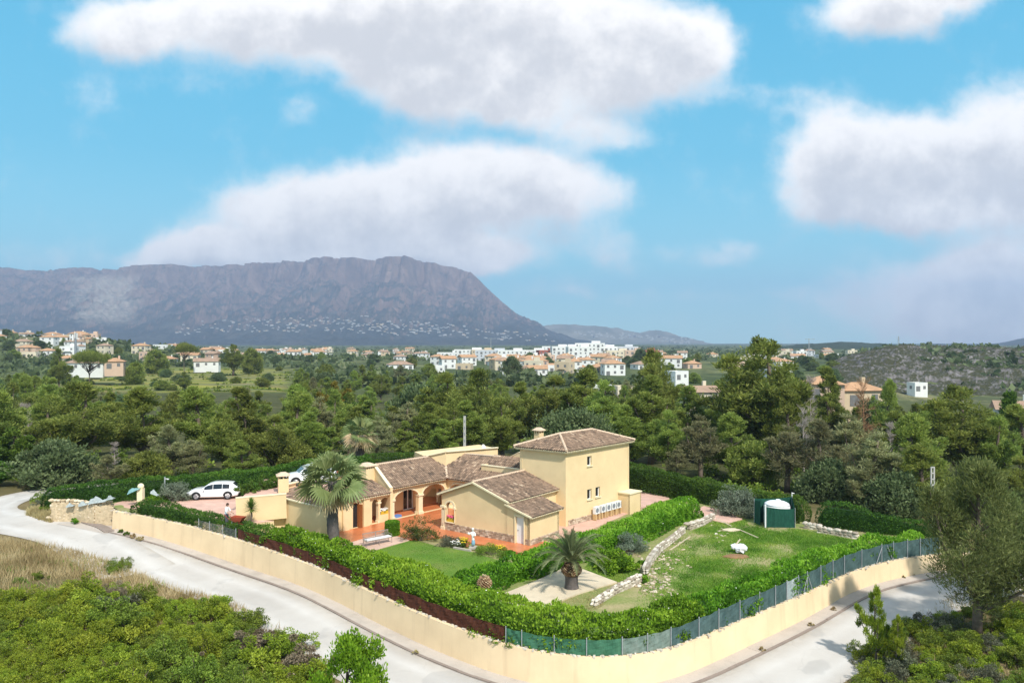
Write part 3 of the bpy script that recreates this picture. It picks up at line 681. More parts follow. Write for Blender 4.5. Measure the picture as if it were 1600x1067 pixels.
def sheet(name, pts, z, mat, thick=.25, kind='structure'):
    """A flat slab with real thickness, outline in photo pixels at height z."""
    pts = [P(a[0], a[1], z) if len(a) == 2 else Vector(a) for a in pts]
    if sum((pts[i].x * pts[(i + 1) % len(pts)].y - pts[(i + 1) % len(pts)].x * pts[i].y) for i in range(len(pts))) < 0: pts.reverse()
    mb = MB(); mb.prism(pts, z - thick, z); return tag(mb.build(name, mat), kind=kind)
lawn_px = [(556,858),(566,861),(583,860.5),(599,855),(620,849),(638,845),(648,843),(661,847),(672,850),(685,854),(708,857),(738,862),(775,874),(800,880),(780,900),(730,905),(690,912),(640,905),(600,890),(570,876)]
sheet('lawn', lawn_px, .0, M['lawn'])
sheet('patio', [(500,858),(529,852),(602,832),(617,838),(640,842),(690,838),(715,842),(745,849),(790,858),(815,864),(835,862),(860,852),(850,840),(880,800),(780,770),(640,765),(560,780),(500,820)], .03, M['terracotta'])
sheet('bench_terrace', [(529,852),(602,831.5),(640,843.5),(583,859.5),(557,854.5),(529,860),(515,864),(512,858)], .05, M['slab'])
sheet('side_paving', [(862,856),(880,842),(905,832),(925,826),(985,800),(1021,786),(1046,779),(1040,770),(985,764),(940,775),(870,815),(838,846),(845,856)], .02, M['pink'])
sheet('corner_paving', [(1110,812),(1138,818),(1160,810),(1128,797),(1100,790),(1085,797)], .08, M['pink'])
sheet('palm_court', [(771,933),(785,941),(807,949),(855,945),(905,926),(964,908.5),(912,889),(882,886),(834,908)], -.15, M['sand'])
drive = [Vector((-34.5,67.2,0)),Vector((-31.2,65.6,0)),Vector((-27.4,63.6,0)),Vector((-24.2,61.0,0)),Vector((-21.4,59.6,0)),Vector((-18.6,61.5,0)),Vector((-21.7,61.9,0)),Vector((-22.5,70.8,0)),Vector((-28.5,72.6,0)),Vector((-34,70.6,0))]
mb = MB(); mb.prism(drive, .2, 1.55, 1); mb.prism(drive, 1.552, 1.6, 0); tag(mb.build('driveway', [M['pink'], M['stucco']]), kind='structure')
up = [Vector((-21.45,62.0,0)),Vector((-18.2,63.4,0)),Vector((-15.6,66.5,0)),Vector((-14.2,73.5,0)),Vector((-22.4,72.8,0)),Vector((-22.0,66.0,0))]
mb = MB(); mb.prism(up, .2, 3.1, 1); mb.prism(up, 3.102, 3.15, 0); tag(mb.build('upper_terrace', [M['pink'], M['stucco']]), kind='structure')
# yellow terrace wall in front of the upper parking
p0, p1 = P(369, 812, 1.6), P(436, 806.5, 1.6)
tw = MB(); tw.bar(Vector((p0.x, p0.y - .05, 2.35)), Vector((p1.x + .6, p1.y - .05, 2.45)), .3, 1.9); tw.bar(Vector((p0.x - .03, p0.y - .05, 3.33)), Vector((p1.x + .6, p1.y - .05, 3.43)), .36, .07, 1)
tag(tw.build('terrace_wall', [M['stucco'], M['trim']]), 'plain yellow terrace wall behind the spiky yucca and the person', 'wall')
# ------------------------------------------------------------------ the villa
villa = empty('villa', (0, 68, 0)); villa.location = (0, 0, 0)
tag(villa, 'pale yellow villa with brown tiled roofs, an arcade and a two storey tower', 'villa')
UP = Vector((0, 0, 1))
V2 = lambda p: Vector((p[0], p[1]))
def rect(s0, s1, z0, z1): return [(s0, z0), (s1, z0), (s1, z1), (s0, z1)]
def arch(s0, s1, z0, zs, rise, n=12):
    c, r = (s0 + s1) / 2, (s1 - s0) / 2
    return [(s0, z0), (s1, z0)] + [(c + r * math.cos(math.pi * k / n), zs + rise * math.sin(math.pi * k / n)) for k in range(n + 1)]
def panel(name, p0, p1, z0, top, holes=(), mat=None, th=.25, parent=villa, tone=.5):
    """A wall with real thickness standing on p0-p1 (its face), going back to the left of p0->p1 seen from the face (pass p0 left, p1 right)."""
    p0, p1 = V2(p0), V2(p1); d = p1 - p0; L = d.length - .004; d.normalize(); n = Vector((-d.y, d.x))
    if not hasattr(top, '__len__'): top = [(0, top), (L, top)]
    outer = [(0, z0), (L, z0)] + [(min(s, L), z) for s, z in reversed(top)]
    loops = [outer] + [list(h) for h in holes]
    flat = [q for lp in loops for q in lp]; tri = tessellate_polygon([[Vector((s, z, 0)) for s, z in lp] for lp in loops]); N = len(flat)
    w = lambda s, z, k: (p0.x + d.x * s + n.x * k, p0.y + d.y * s + n.y * k, z)
    vs = [w(s, z, 0) for s, z in flat] + [w(s, z, th) for s, z in flat]
    fs = [tuple(t) for t in tri] + [tuple(i + N for i in t) for t in tri]; o = 0
    for lp in loops:
        m = len(lp); fs += [(o + i, o + (i + 1) % m, o + (i + 1) % m + N, o + i + N) for i in range(m)]; o += m
    mb = MB(); mb.add(vs, fs, 0, tone); return mb.build(name, mat or M['stucco'], parent)
def along(p0, p1, s, z, k=0.0):
    p0, p1 = V2(p0), V2(p1); d = (p1 - p0).normalized(); n = Vector((-d.y, d.x)); q = p0 + d * s + n * k; return Vector((q.x, q.y, z))
def sof(p0, p1, u):
    """Distance along p0-p1 at which photo column u crosses it."""
    p0, p1 = V2(p0), V2(p1); d = (p1 - p0).normalized(); k = (u - CU) / F; return (k * p0.y - p0.x) / (d.x - k * d.y)
def coping(p, q, w=.16, h=.09, name='coping', mat=None):
    mb = MB(); mb.bar(p, q, w, h); return mb.build(name, mat or M['trim'], villa)

rt = random.Random(12)
def tiled(verts, eave, name='roof', th=.10, scallop=True, parent=villa, ripple=1):
    """A tiled roof plane. verts: planar outline; eave = (i, j) the low edge, tiles run up from it."""
    verts = [Vector(v) for v in verts]; a, b = verts[eave[0]], verts[eave[1]]
    x = (b - a).normalized(); nn = None
    for v in verts:
        c = (b - a).cross(v - a)
        if c.length > .5: nn = c.normalized(); break
    if nn.z < 0: nn = -nn
    y = nn.cross(x)
    if y.z < 0: y = -y
    mb = MB(); m = len(verts); lo = [v - nn * th for v in verts]; o2 = [Vector(((v - a).dot(x), (v - a).dot(y), 0)) for v in verts]; tri = tessellate_polygon([o2])
    mb.add(verts + lo, [tuple(t) for t in tri] + [tuple(i + m for i in t) for t in tri] + [(i, (i + 1) % m, (i + 1) % m + m, i + m) for i in range(m)])
    roof = mb.build(name, M['underlay'], parent)
    poly = [(q.x, q.y) for q in o2]; xs = [q[0] for q in poly]; ysv = [q[1] for q in poly]
    pw_, pl = .235, .40; tb = MB()
    nx = int((max(xs) - min(xs)) / pw_) + 1; ny = int((max(ysv) - min(ysv)) / pl) + 1
    for i in range(nx):
        cx = min(xs) + (i + .5) * pw_
        blotch = 0
        for j in range(ny):
            cyy = min(ysv) + (j + .5) * pl
            if not bool(inside(poly, np.array([cx]), np.array([cyy]))[0]): continue
            q = .42 + .5 * (float(fbm(np.array([(a.x + cx) * .45]), np.array([(a.y + cyy) * .45]), 3)[0]) - .5) + rt.gauss(0, .13)
            if rt.random() < .03: q = rt.uniform(.8, .95)
            if rt.random() < .06: q = rt.uniform(0, .15)
            q = min(1, max(0, q)); lift = rt.uniform(0, .012); dx = rt.uniform(-.008, .008); vs = []
            for yv, rr_, zz in ((cyy - pl * .62, .105, .03), (cyy + pl * .55, .085, .005)):
                for k in range(5):
                    an = math.pi * k / 4; vs.append(a + x * (cx + dx + rr_ * math.cos(an)) + y * yv + nn * (zz + lift + .085 * math.sin(an)))
            tb.add(vs, [(k, k + 1, k + 6, k + 5) for k in range(4)] + [(0, 1, 2, 3, 4)], 0, q)
    tag(tb.build('roof_tile', M['tile'], roof), kind='stuff')
    if scallop:                                        # the pale row of tile ends and mortar along the eave
        eb = MB(); n = int((b - a).length / pw_)
        for k in range(n):
            c = a + x * ((k + .5) * pw_) - nn * .075; eb.bar(c - y * .06, c + y * .14, .15, .06, 0, nn)
        eb.bar(a - nn * (th + .045) + y * .08, b - nn * (th + .045) + y * .08, .14, .05, 0, nn)
        tag(eb.build('eave_tile_ends', M['trim'], roof), kind='stuff')
    return roof
def ridge(p, q, r=.11, parent=villa, name='ridge_cap'):
    p, q = Vector(p), Vector(q); mb = MB(); n = max(2, int((q - p).length / .4))
    for k in range(n):
        mb.tube([p.lerp(q, k / n), p.lerp(q, (k + 1.06) / n)], [r * 1.08, r * .92], 7, 0, .5)
    return mb.build(name, M['ridge'], parent)
def window(name, p0, p1, s0, s1, z0, z1, depth=.12, fw=.06, nx=1, frame='white', sill=True, parent=villa, glass='glass'):
    f = MB(); d = depth
    for s in [s0 + fw / 2, s1 - fw / 2] + [s0 + (s1 - s0) * k / nx for k in range(1, nx)]: f.bar(along(p0, p1, s, z0 + .003, d), along(p0, p1, s, z1 - .003, d), fw, fw)
    for z in (z0 + fw / 2 + .004, z1 - fw / 2 - .004): f.bar(along(p0, p1, s0 + .003, z, d), along(p0, p1, s1 - .003, z, d), fw - .006, fw - .006)
    w = f.build(name, M[frame], parent)
    for k in range(nx):
        a_, b_ = s0 + (s1 - s0) * k / nx, s0 + (s1 - s0) * (k + 1) / nx
        pb = MB(); pb.bar(along(p0, p1, a_ + .02, (z0 + z1) / 2, d + .012), along(p0, p1, b_ - .02, (z0 + z1) / 2, d + .012), .012, z1 - z0 - .05); pb.build('pane', M[glass], w)
    if sill:
        sb = MB(); sb.bar(along(p0, p1, s0 - .08, z0 - .03, -.04), along(p0, p1, s1 + .08, z0 - .03, -.04), .14, .06); sb.build('sill', M['trim'], w)
    return w

aV, bV = Vector((.602, .799)), Vector((-.799, .602))
# --- tower
T0, T1, T2 = Vector((4.52, 66.2)), Vector((.70, 69.0)), Vector((10.9, 73.3)); T3 = T1 + T2 - T0; TZ = 6.3
Lr = (T2 - T0).length
def wz(u, v, p0, p1):
    s = sof(p0, p1, u); q = along(p0, p1, s, 0); return s, H - (v - CV) / F * q.y
holes = []; wins = []
for (u0, u1, v0, v1) in ((917.5, 924.5, 712.5, 727.5), (917.5, 924.5, 764, 780), (930.5, 937.5, 760.5, 776)):
    s0, za = wz(u0, (v0 + v1) / 2, T0, T2); s1, _ = wz(u1, v0, T0, T2); q = along(T0, T2, (s0 + s1) / 2, 0); za, zb = H - (v1 - CV) / F * q.y, H - (v0 - CV) / F * q.y
    holes.append(rect(s0, s1, za, zb)); wins.append((s0, s1, za, zb))
panel('tower_wall', T0, T2, -.4, TZ, holes)
panel('tower_wall', T1, T0, -.4, TZ); panel('tower_wall', T2, T3, -.4, TZ); panel('tower_wall', T3, T1, -.4, TZ)
for (s0, s1, za, zb) in wins: window('window', T0, T2, s0, s1, za, zb, .17)
ov = .38; da = (T2 - T0).normalized(); db = (T1 - T0).normalized()
E0, E1, E2, E3 = T0 - da * ov - db * ov, T1 - da * ov + db * ov, T2 + da * ov - db * ov, T3 + da * ov + db * ov
wdt_ = (E1 - E0).length; RL = (E0 + E1) / 2 + da * wdt_ * .5; RR = (E2 + E3) / 2 - da * wdt_ * .5; zr = TZ + 1.12
e3 = lambda p, z: Vector((p.x, p.y, z))
te = TZ + .1
tiled([e3(E0, te), e3(E2, te), e3(RR, zr), e3(RL, zr)], (0, 1), 'tower_roof'); tiled([e3(E1, te), e3(E0, te), e3(RL, zr)], (0, 1), 'tower_roof')
tiled([e3(E2, te), e3(E3, te), e3(RR, zr)], (0, 1), 'tower_roof'); tiled([e3(E3, te), e3(E1, te), e3(RL, zr), e3(RR, zr)], (0, 1), 'tower_roof')
for p, q in ((e3(E0, te), e3(RL, zr)), (e3(E1, te), e3(RL, zr)), (e3(E2, te), e3(RR, zr)), (e3(E3, te), e3(RR, zr)), (e3(RL, zr), e3(RR, zr))): ridge(p + UP * .06, q + UP * .06)
mb = MB(); mb.prism([E0 + (da + db) * .1, E2 + (db - da) * .1, E3 - (da + db) * .1, E1 + (da - db) * .1], TZ - .12, TZ - .02); mb.build('soffit', M['trim'], villa)
def chimney(c, w, z0, z1, rz, holes=2, d=None):
    d = d or w; r = empty('chimney', (0, 0, 0)); r.parent = villa
    b = MB(); b.box((c[0], c[1], (z0 + z1 - .42) / 2), (w, d, z1 - .42 - z0), rz); b.build('stack', M['stucco'], r)
    ca, sa = math.cos(rz), math.sin(rz); pb = MB(); nb = holes + 1
    for side in (-1, 1):
        for k in range(nb):
            X = -w / 2 + .05 + (w - .1) * k / holes
            for (x, y) in ((X, side * (d / 2 - .06)),) + ((( side * (w / 2 - .06)), -d / 2 + .06 + (d - .12) * k / holes),):
                pb.box((c[0] + x * ca - y * sa, c[1] + x * sa + y * ca, z1 - .31), (.11, .11, .22), rz)
    pb.box((c[0], c[1], z1 - .31), (w * .5, d * .5, .218), rz, 1); pb.build('vent_pillars', [M['stucco'], M['blackplastic']], r)
    cb_ = MB(); cb_.box((c[0], c[1], z1 - .17), (w + .3, d + .3, .06), rz); cb_.box((c[0], c[1], z1 - .03), (w + .26, d + .26, .22), rz, 0, .5, .35); cb_.build('cap', M['ridge'], r)
    return r
pc = PY(842, 680, 71.5); chimney((pc.x, pc.y), .62, 6.4, H - (669 - CV) / F * 71.5, R(48))

# --- gable wing
Rg = Vector((1.37, 60.0)); Lg = Rg + bV * 9.0; Lw = 9.0
tz = lambda t: Lw - t                                             # distance from the left end for a distance t from the right corner
pk, zl, zrg = tz(5.5), 2.95, 3.12
s_a0, s_a1 = sof(Lg, Rg, 697), sof(Lg, Rg, 709.5); s_d0, s_d1 = sof(Lg, Rg, 806), sof(Lg, Rg, 818)
topg = [(0, zl), (pk, 4.2), (tz(2.2), zrg), (tz(2.2) + .02, 2.86), (Lw, 2.25)]
panel('gable_wall', Lg, Rg, -.4, topg, [arch(s_a0, s_a1, .72, 1.95, .40), rect(s_d0, s_d1, .02, 2.08)])
# white side door in its frame
fr = MB()
for s in (s_d0 - .07, s_d1 + .07): fr.bar(along(Lg, Rg, s, .02, -.02), along(Lg, Rg, s, 2.2, -.02), .16, .06)
fr.bar(along(Lg, Rg, s_d0 - .15, 2.15, -.02), along(Lg, Rg, s_d1 + .15, 2.15, -.02), .06, .15)
dr = fr.build('side_door', M['trim'], villa); lf = MB(); lf.bar(along(Lg, Rg, s_d0 + .004, 1.05, .13), along(Lg, Rg, s_d1 - .004, 1.05, .13), .05, 2.04); lf.build('leaf', M['white'], dr)
hb = MB(); hb.bar(along(Lg, Rg, s_d0 + .10, 1.05, .07), along(Lg, Rg, s_d0 + .24, 1.05, .07), .03); hb.build('handle', M['galv'], dr)
# stone facing along the foot of the gable wall
def facing(p0, p1, s0, s1, h, seed):
    r = random.Random(seed); f = MB(); z = 0.03; row = 0
    while z < h:
        hh = r.uniform(.12, .2); s = s0 - r.uniform(0, .2)
        while s < s1:
            w = r.uniform(.14, .34); a_ = max(s, s0); b_ = min(s + w, s1)
            if b_ - a_ > .04: f.bar(along(p0, p1, a_ + .008, z + hh / 2, -.01 - r.uniform(0, .02)), along(p0, p1, b_ - .008, z + hh / 2, -.01 - r.uniform(0, .02)), .06, min(hh, h + .06 - z) - .015, 0, UP, r.random())
            s += w
        z += hh
    tag(f.build('facing_stone', M['redstone'], villa), kind='stuff')
facing(Lg, Rg, .05, s_d0 - .2, .52, 3); facing(Lg, Rg, s_d1 + .2, Lw - .02, .42, 4)
# arch surround, capital and sill of the little arched opening
ab = MB(); A_ = arch(s_a0 - .09, s_a1 + .09, .72, 1.95, .49, 12)[2:]
for q0, q1 in zip(A_[:-1], A_[1:]): ab.bar(along(Lg, Rg, *q0, -.02), along(Lg, Rg, *q1, -.02), .05, .15, 0, Vector((0, 0.0, 1)))
for s in (s_a0 - .09, s_a1 + .09): ab.bar(along(Lg, Rg, s, .7, -.02), along(Lg, Rg, s, 1.86, -.02), .17, .05); ab.bar(along(Lg, Rg, s - .14, 1.88, -.03), along(Lg, Rg, s + .14, 1.88, -.03), .12, .12)
ab.bar(along(Lg, Rg, s_a0 - .05, .69, .05), along(Lg, Rg, s_a1 + .05, .69, .05), .32, .06); ab.build('arch_surround', M['trim'], villa)
Lb = Lg + aV * 8.8; Rw = Rg + bV * 2.2
panel('wing_wall', Lb, Lg, -.4, zl - .05, [arch(8.8 - 3.3, 8.8 - .5, .04, 1.75, .6), arch(8.8 - 6.9, 8.8 - 4.0, .04, 1.75, .6)])
Rwb = Rw + aV * 8.6; panel('wing_wall', Rw, Rwb, -.4, zrg - .02)
ib0, ib1 = Lg + aV * 4.2 + (-bV) * .3, Lg + aV * 4.2 - bV * 6.5; panel('wing_wall', ib0, ib1, -.3, 2.8, [rect(1.2, 2.2, .03, 2.05)])
ic0 = Lg - bV * 4.0 + aV * .35; panel('wing_wall', ic0, ic0 + aV * 3.8, -.3, 2.8)
# roofs of the wing
o_ = .32
pkp = Lg - bV * pk; z_e = zrg + .06
f0 = -aV * .22
def slope(p, z): return e3(p, z)
sl_r = (4.2 - zrg) / (tz(2.2) - pk); sl_l = (4.2 - zl) / pk
eR = Rw - bV * o_; eL = Lg + bV * o_
zk = 4.2 + .09
fr_ = f0
tiled([slope(eR + fr_, zk - sl_r * (5.5 - 2.2 + o_)), slope(eR + aV * 8.7, zk - sl_r * (5.5 - 2.2 + o_)), slope(pkp + aV * 8.9, zk), slope(pkp + fr_, zk)], (0, 1), 'wing_roof')
tiled([slope(eL + aV * 8.2, zk - sl_l * (pk + o_)), slope(eL + fr_, zk - sl_l * (pk + o_)), slope(pkp + fr_, zk), slope(pkp + aV * 8.9, zk)], (0, 1), 'wing_roof')
ridge(slope(pkp + fr_, zk + .04), slope(pkp + aV * 8.9, zk + .04))
for p, q in ((slope(eL, zk - sl_l * (pk + o_)), slope(pkp, zk)), (slope(pkp, zk), slope(eR, zk - sl_r * (5.5 - 2.2 + o_)))):
    off = Vector((-aV.x * .24, -aV.y * .24, -.02)); coping(p + off, q + off, .12, .13, 'verge')
# lean-to at the right corner
lw0, lw1 = Rg, Rg + aV * 4.0
panel('lean_to_wall', lw0, lw1, -.4, 2.22); panel('lean_to_wall', lw1, lw1 + bV * 2.2, -.4, [(0, 2.2), (2.2, 2.86)])
zl0 = 2.30; leR = -bV * .28
tiled([e3(Rg + leR - aV * .2, zl0 - .08), e3(lw1 + leR + aV * .25, zl0 - .08), e3(Rg + bV * 2.2 + aV * 4.25, 2.95), e3(Rg + bV * 2.2 - aV * .2, 2.95)], (0, 1), 'lean_to_roof')
coping(e3(Rg + leR - aV * .22, zl0 - .1), e3(Rg + bV * 2.25 - aV * .22, 2.93), .12, .12, 'verge'); coping(e3(lw1 + leR + aV * .27, zl0 - .1), e3(Rg + bV * 2.2 + aV * 4.27, 2.93), .12, .12, 'verge')
facing(Rg, lw1, .02, 3.98, .4, 5); facing(T0, T2, .3, 3.6, .42, 6)

# --- arcade, porch and main roof
p1_ = Vector((-10.46, 68.6)); vb = Vector((-6.1, 73.8)); dA = (vb - p1_).normalized(); dB = Vector((-dA.y, dA.x)); LA = (vb - p1_).length
D2 = Vector((-11.96, 66.9)); D1 = Vector((-14.2, 64.4))
ez = 2.8
s_p2 = sof(p1_, vb, 657)
panel('arcade_wall', p1_, vb, -.3, ez - .02, [arch(.28, s_p2 - .26, .04, 1.72, .70), arch(s_p2 + .26, LA - .32, .04, 1.74, .74)], th=.34)
vb2 = vb + Vector((.799, -.602)) * 6.2
panel('arcade_wall', vb, vb2, -.3, ez - .02, [arch(.35, 2.7, .04, 1.72, .66), arch(3.2, 5.6, .04, 1.72, .66)], th=.34)
L2 = (p1_ - D2).length
panel('arcade_wall', D2, p1_, -.3, 2.5, [arch(.08, .78, .04, 1.75, .36), arch(.98, L2 - .22, .68, 1.75, .36)], th=.34)
def pillar(p, zc=1.72, w=.42):
    r = MB(); r.box((p[0], p[1], .14), (w + .16, w + .16, .24), math.atan2(dA.y, dA.x)); r.box((p[0], p[1], .9), (w + .04, w + .04, 1.5), math.atan2(dA.y, dA.x))
    r.box((p[0], p[1], zc + .02), (w + .2, w + .2, .16), math.atan2(dA.y, dA.x)); r.build('pillar', M['trim'], villa)
for s in (0.0, s_p2): q = along(p1_, vb, s, 0, .17); pillar(q)
q = along(vb, vb2, .1, 0, .17); pillar(q); q = along(vb, vb2, 2.95, 0, .17); pillar(q)
q = along(D2, p1_, .88, 0, .17); pillar(q, 1.72, .18)
q = along(Lg, Rg, .16, 0, .12); pillar(q, 1.9, .3)
# arch rings
def ring(p0, p1, s0, s1, zs, rise):
    A_ = arch(s0 - .06, s1 + .06, 0, zs, rise + .06, 14)[2:]; b = MB()
    for q0, q1 in zip(A_[:-1], A_[1:]): b.bar(along(p0, p1, *q0, -.012), along(p0, p1, *q1, -.012), .04, .13)
    b.build('arch_ring', M['trim'], villa)
ring(p1_, vb, .28, s_p2 - .26, 1.72, .70); ring(p1_, vb, s_p2 + .26, LA - .32, 1.74, .74); ring(vb, vb2, .35, 2.7, 1.72, .66)
# back wall of the porch with the French doors
bw0, bw1 = D2 + dB * 2.0 - dA * .5, vb + dB * 2.0 + dA * 1.2
sd0, sd1 = sof(bw0, bw1, 630), sof(bw0, bw1, 646)
sk0, sk1 = sof(bw0, bw1, 684.5), sof(bw0, bw1, 692)
panel('porch_back_wall', bw0, bw1, -.3, 3.0, [rect(sd0, sd1, .05, 2.15), rect(sk0, sk1 + .2, .05, 2.1), rect(.9, 1.7, 1.0, 2.0)])
window('french_door', bw0, bw1, sd0, sd1, .06, 2.13, .1, .09, 2, sill=False); window('french_door', bw0, bw1, sk0, sk1 + .2, .06, 2.08, .1, .08, 1, sill=False)
window('window', bw0, bw1, .92, 1.68, 1.02, 1.98, .1, .06, 1)
panel('porch_back_wall', vb + dB * 2.0 + Vector((.799, -.602)) * 1.2, vb2 + Vector((.602, .799)) * 2.4, -.3, 3.0, [rect(1.0, 2.0, .05, 2.1)])
panel('recess_wall', D2 + dB * 2.1 + dA * .02, D2 + dB * .3 + dA * .02, -.3, 2.6)
mb = MB(); mb.prism([D2 + dA * .3, vb, vb2, vb2 + Vector((.602, .799)) * 2.4, vb + dB * 2.2 + dA * .6, D2 + dB * 2.2], 2.62, 2.68); mb.build('porch_ceiling', M['trim'], villa)
# skirting tiles
sk = MB(); sk.bar(along(bw0, bw1, .02, .11, -.012), along(bw0, bw1, sd0 - .05, .11, -.012), .02, .12); sk.bar(along(bw0, bw1, sd1 + .05, .11, -.012), along(bw0, bw1, sk0 - .05, .11, -.012), .02, .12); sk.build('skirting', M['terracotta'], villa)
# roof planes
run, zrd = 2.9, 4.4
ovh = .32; slp = (zrd - ez) / run
eaL = p1_ - dA * .25 - dB * ovh; eaR = vb - dB * ovh + dA * 0.0
z0_ = ez + .04
nA = Vector((-dB.x * slp, -dB.y * slp, 1)).normalized(); onA = e3(eaL, z0_)
d2 = Vector((.602, .799)); nB = Vector((-d2.x * .58, -d2.y * .58, 1)).normalized(); e2a = vb - d2 * ovh
# valley foot: the two eaves meet
def meet(p, d, q, e):
    k = ((q.x - p.x) * e.y - (q.y - p.y) * e.x) / (d.x * e.y - d.y * e.x); return p + d * k
vf = meet(eaL, dA, e2a, Vector((.799, -.602))); onB = e3(vf, z0_)
rL = hit(586, 727, onA, nA); rR = hit(670, 714, onA, nA); vt = hit(696.5, 729, onA, nA)
vtB = hit(696.5, 729, onB, nB); t_l = hit(726, 709.5, onB, nB); t_r = hit(782, 714, onB, nB)
tiled([e3(eaL, z0_), e3(vf, z0_), vt, rR, rL], (0, 1), 'main_roof')
ebR = vf + Vector((.799, -.602)) * 7.0
tiled([e3(vf, z0_), e3(ebR, z0_), t_r + Vector((.799, -.602, 0)) * 3.4, t_r, t_l, vtB], (0, 1), 'main_roof')
mb = MB(); mb.bar(e3(vf, z0_ + .07), (vt + vtB) / 2 + UP * .1, .22, .08); mb.build('valley_mortar', M['ridge'], villa)
ridge(rL + UP * .05, rR + UP * .05, .09); ridge(t_l + UP * .05, t_r + UP * .05, .09)
# verge wall at the left end of the main roof
vl0 = e3(eaL, z0_); vg = MB()
for q, w in ((rL, 0),): pass
pv = [V2(vl0), V2(rL)]; Lv = (pv[1] - pv[0]).length
panel('verge_wall', pv[1] - dA * .22, pv[0] - dA * .22, -.3, [(0, rL.z + .06), (Lv, vl0.z + .03)], th=.24)
coping(e3(pv[1] - dA * .12, rL.z + .11), e3(pv[0] - dA * .12, vl0.z + .08), .3, .08, 'verge')
# upper block behind, seen as the yellow V between the roofs
Yb = (vt.y + vtB.y) / 2 + .05
c0 = Vector(((696.5 - CU) / F * Yb, Yb)); k1 = V2(rR) + (V2(rR) - c0).normalized() * .4; k2 = V2(t_l) + (V2(t_l) - c0).normalized() * 3.6
zc0 = H - (706 - CV) / F * c0.y; zk1 = H - (713 - CV) / F * k1.y; zk2 = H - (699.5 - CV) / F * k2.y
L1 = (c0 - k1).length; Lk = (k2 - c0).length
panel('upper_wall', k1, c0, 1.5, [(0, zk1), (L1, zc0)]); panel('upper_wall', c0, k2, 1.5, [(0, zc0), (Lk, zk2)])
bk = [k2 + Vector((-2.0, 3.2)), k1 + Vector((-1.5, 4.0))]
mb = MB(); mb.prism([k1 + d2 * .3, c0 + Vector((0, .35)), k2 + Vector((-.1, .3)), bk[0], bk[1]], 1.5, [zk1 - .1, zc0 - .1, zk2 - .1, zk2 - .1, zk1 - .1]); mb.build('upper_block', M['stucco'], villa)
coping(e3(k1, zk1 + .03), e3(c0, zc0 + .03), .34, .07); coping(e3(c0, zc0 + .03), e3(k2, zk2 + .03), .34, .07)
# roof terrace beside the tower
q0 = hit(752, 735.5, onB, nB); q1 = V2(q0) + Vector((.799, -.602)) * 1.0; s1 = sof(V2(q0), q1, 811.5); q1 = V2(q0) + Vector((.799, -.602)) * s1
zt_ = H - (726.5 - CV) / F * q0.y
panel('terrace_parapet', V2(q0), q1, 2.6, zt_, th=.2); coping(along(V2(q0), q1, -.05, zt_ + .03, .1), along(V2(q0), q1, s1, zt_ + .03, .1), .3, .06)
tb0 = V2(q0) + d2 * 3.0; panel('terrace_wall', tb0 + Vector((.799, -.602)) * .3, tb0 + Vector((.799, -.602)) * (s1 + .3), 2.6, [(0, zt_ + .1), (1.8, zt_ + 1.0), (s1, zt_ + .75)], [rect(2.05, 2.5, zt_ - .35, zt_ + .55)], th=.2)
dm = MB(); dm.bar(along(tb0, tb0 + Vector((.799, -.602)), 2.36, zt_ + .1, .06), along(tb0, tb0 + Vector((.799, -.602)), 2.79, zt_ + .1, .06), .04, .88); dm.build('terrace_door', M['white'], villa)
coping(along(tb0, tb0 + Vector((.799, -.602)), .3, zt_ + .13, .1), along(tb0, tb0 + Vector((.799, -.602)), 2.1, zt_ + 1.03, .1), .28, .06); coping(along(tb0, tb0 + Vector((.799, -.602)), 2.1, zt_ + 1.03, .1), along(tb0, tb0 + Vector((.799, -.602)), s1 + .3, zt_ + .78, .1), .28, .06)
panel('terrace_parapet', V2(q0) + d2 * 3.0, V2(q0) + d2 * .22, 2.6, zt_ + .05, th=.2)
mb = MB(); mb.prism([V2(q0) + d2 * .2, q1 + d2 * .2, q1 + d2 * 3, V2(q0) + d2 * 3], zt_ - .45, zt_ - .35); mb.build('terrace_floor', M['terracotta'], villa)
# far walls closing the house at the back
panel('back_wall', T3 + Vector((-.2, .4)), bk[1], -.3, 3.0); panel('back_wall', bk[1], V2(rL) + dB * 2.2, -.3, 3.2); 

# --- left wing
E = Vector((-13.66, 59.6)); C_ = Vector((-16.55, 61.8)); Fw = Vector((-19.2, 64.1))
panel('left_wing_wall', C_, E, -.4, 2.86); panel('left_wing_wall', Fw, C_, -.4, [(0, 2.98), ((C_ - Fw).length, 2.88)])
se = (D1 - E).length
panel('left_wing_wall', E, D1, -.4, 2.7, [rect(se - 1.7, se - .35, .25, 2.1)]); window('window', E, D1, se - 1.7, se - .35, .26, 2.08, .1, .08, 1)
sdo0, sdo1 = sof(D1, D2, 551.5), sof(D1, D2, 561.5); LD = (D2 - D1).length
panel('left_wing_wall', D1, D2, -.4, 2.5, [rect(sdo0, sdo1, .04, 2.12)])
fr = MB()
for s in (sdo0 + .05, sdo1 - .05): fr.bar(along(D1, D2, s, .05, .14), along(D1, D2, s, 2.1, .14), .09, .08)
fr.bar(along(D1, D2, sdo0 + .01, 2.06, .14), along(D1, D2, sdo1 - .01, 2.06, .14), .08, .08); d_ = fr.build('front_door', M['doorwood'], villa)
lf = MB(); lf.bar(along(D1, D2, sdo0 + .1, 1.03, .2), along(D1, D2, sdo1 - .1, 1.03, .2), .02, 1.95); lf.build('pane', M['glass'], d_)
lf = MB(); lf.bar(along(D1, D2, sdo1 - .12, 1.03, -.02), along(D1, D2, sdo1 - .02, 1.03, -.45), .05, 1.95); lf.build('open_leaf', M['doorwood'], d_)
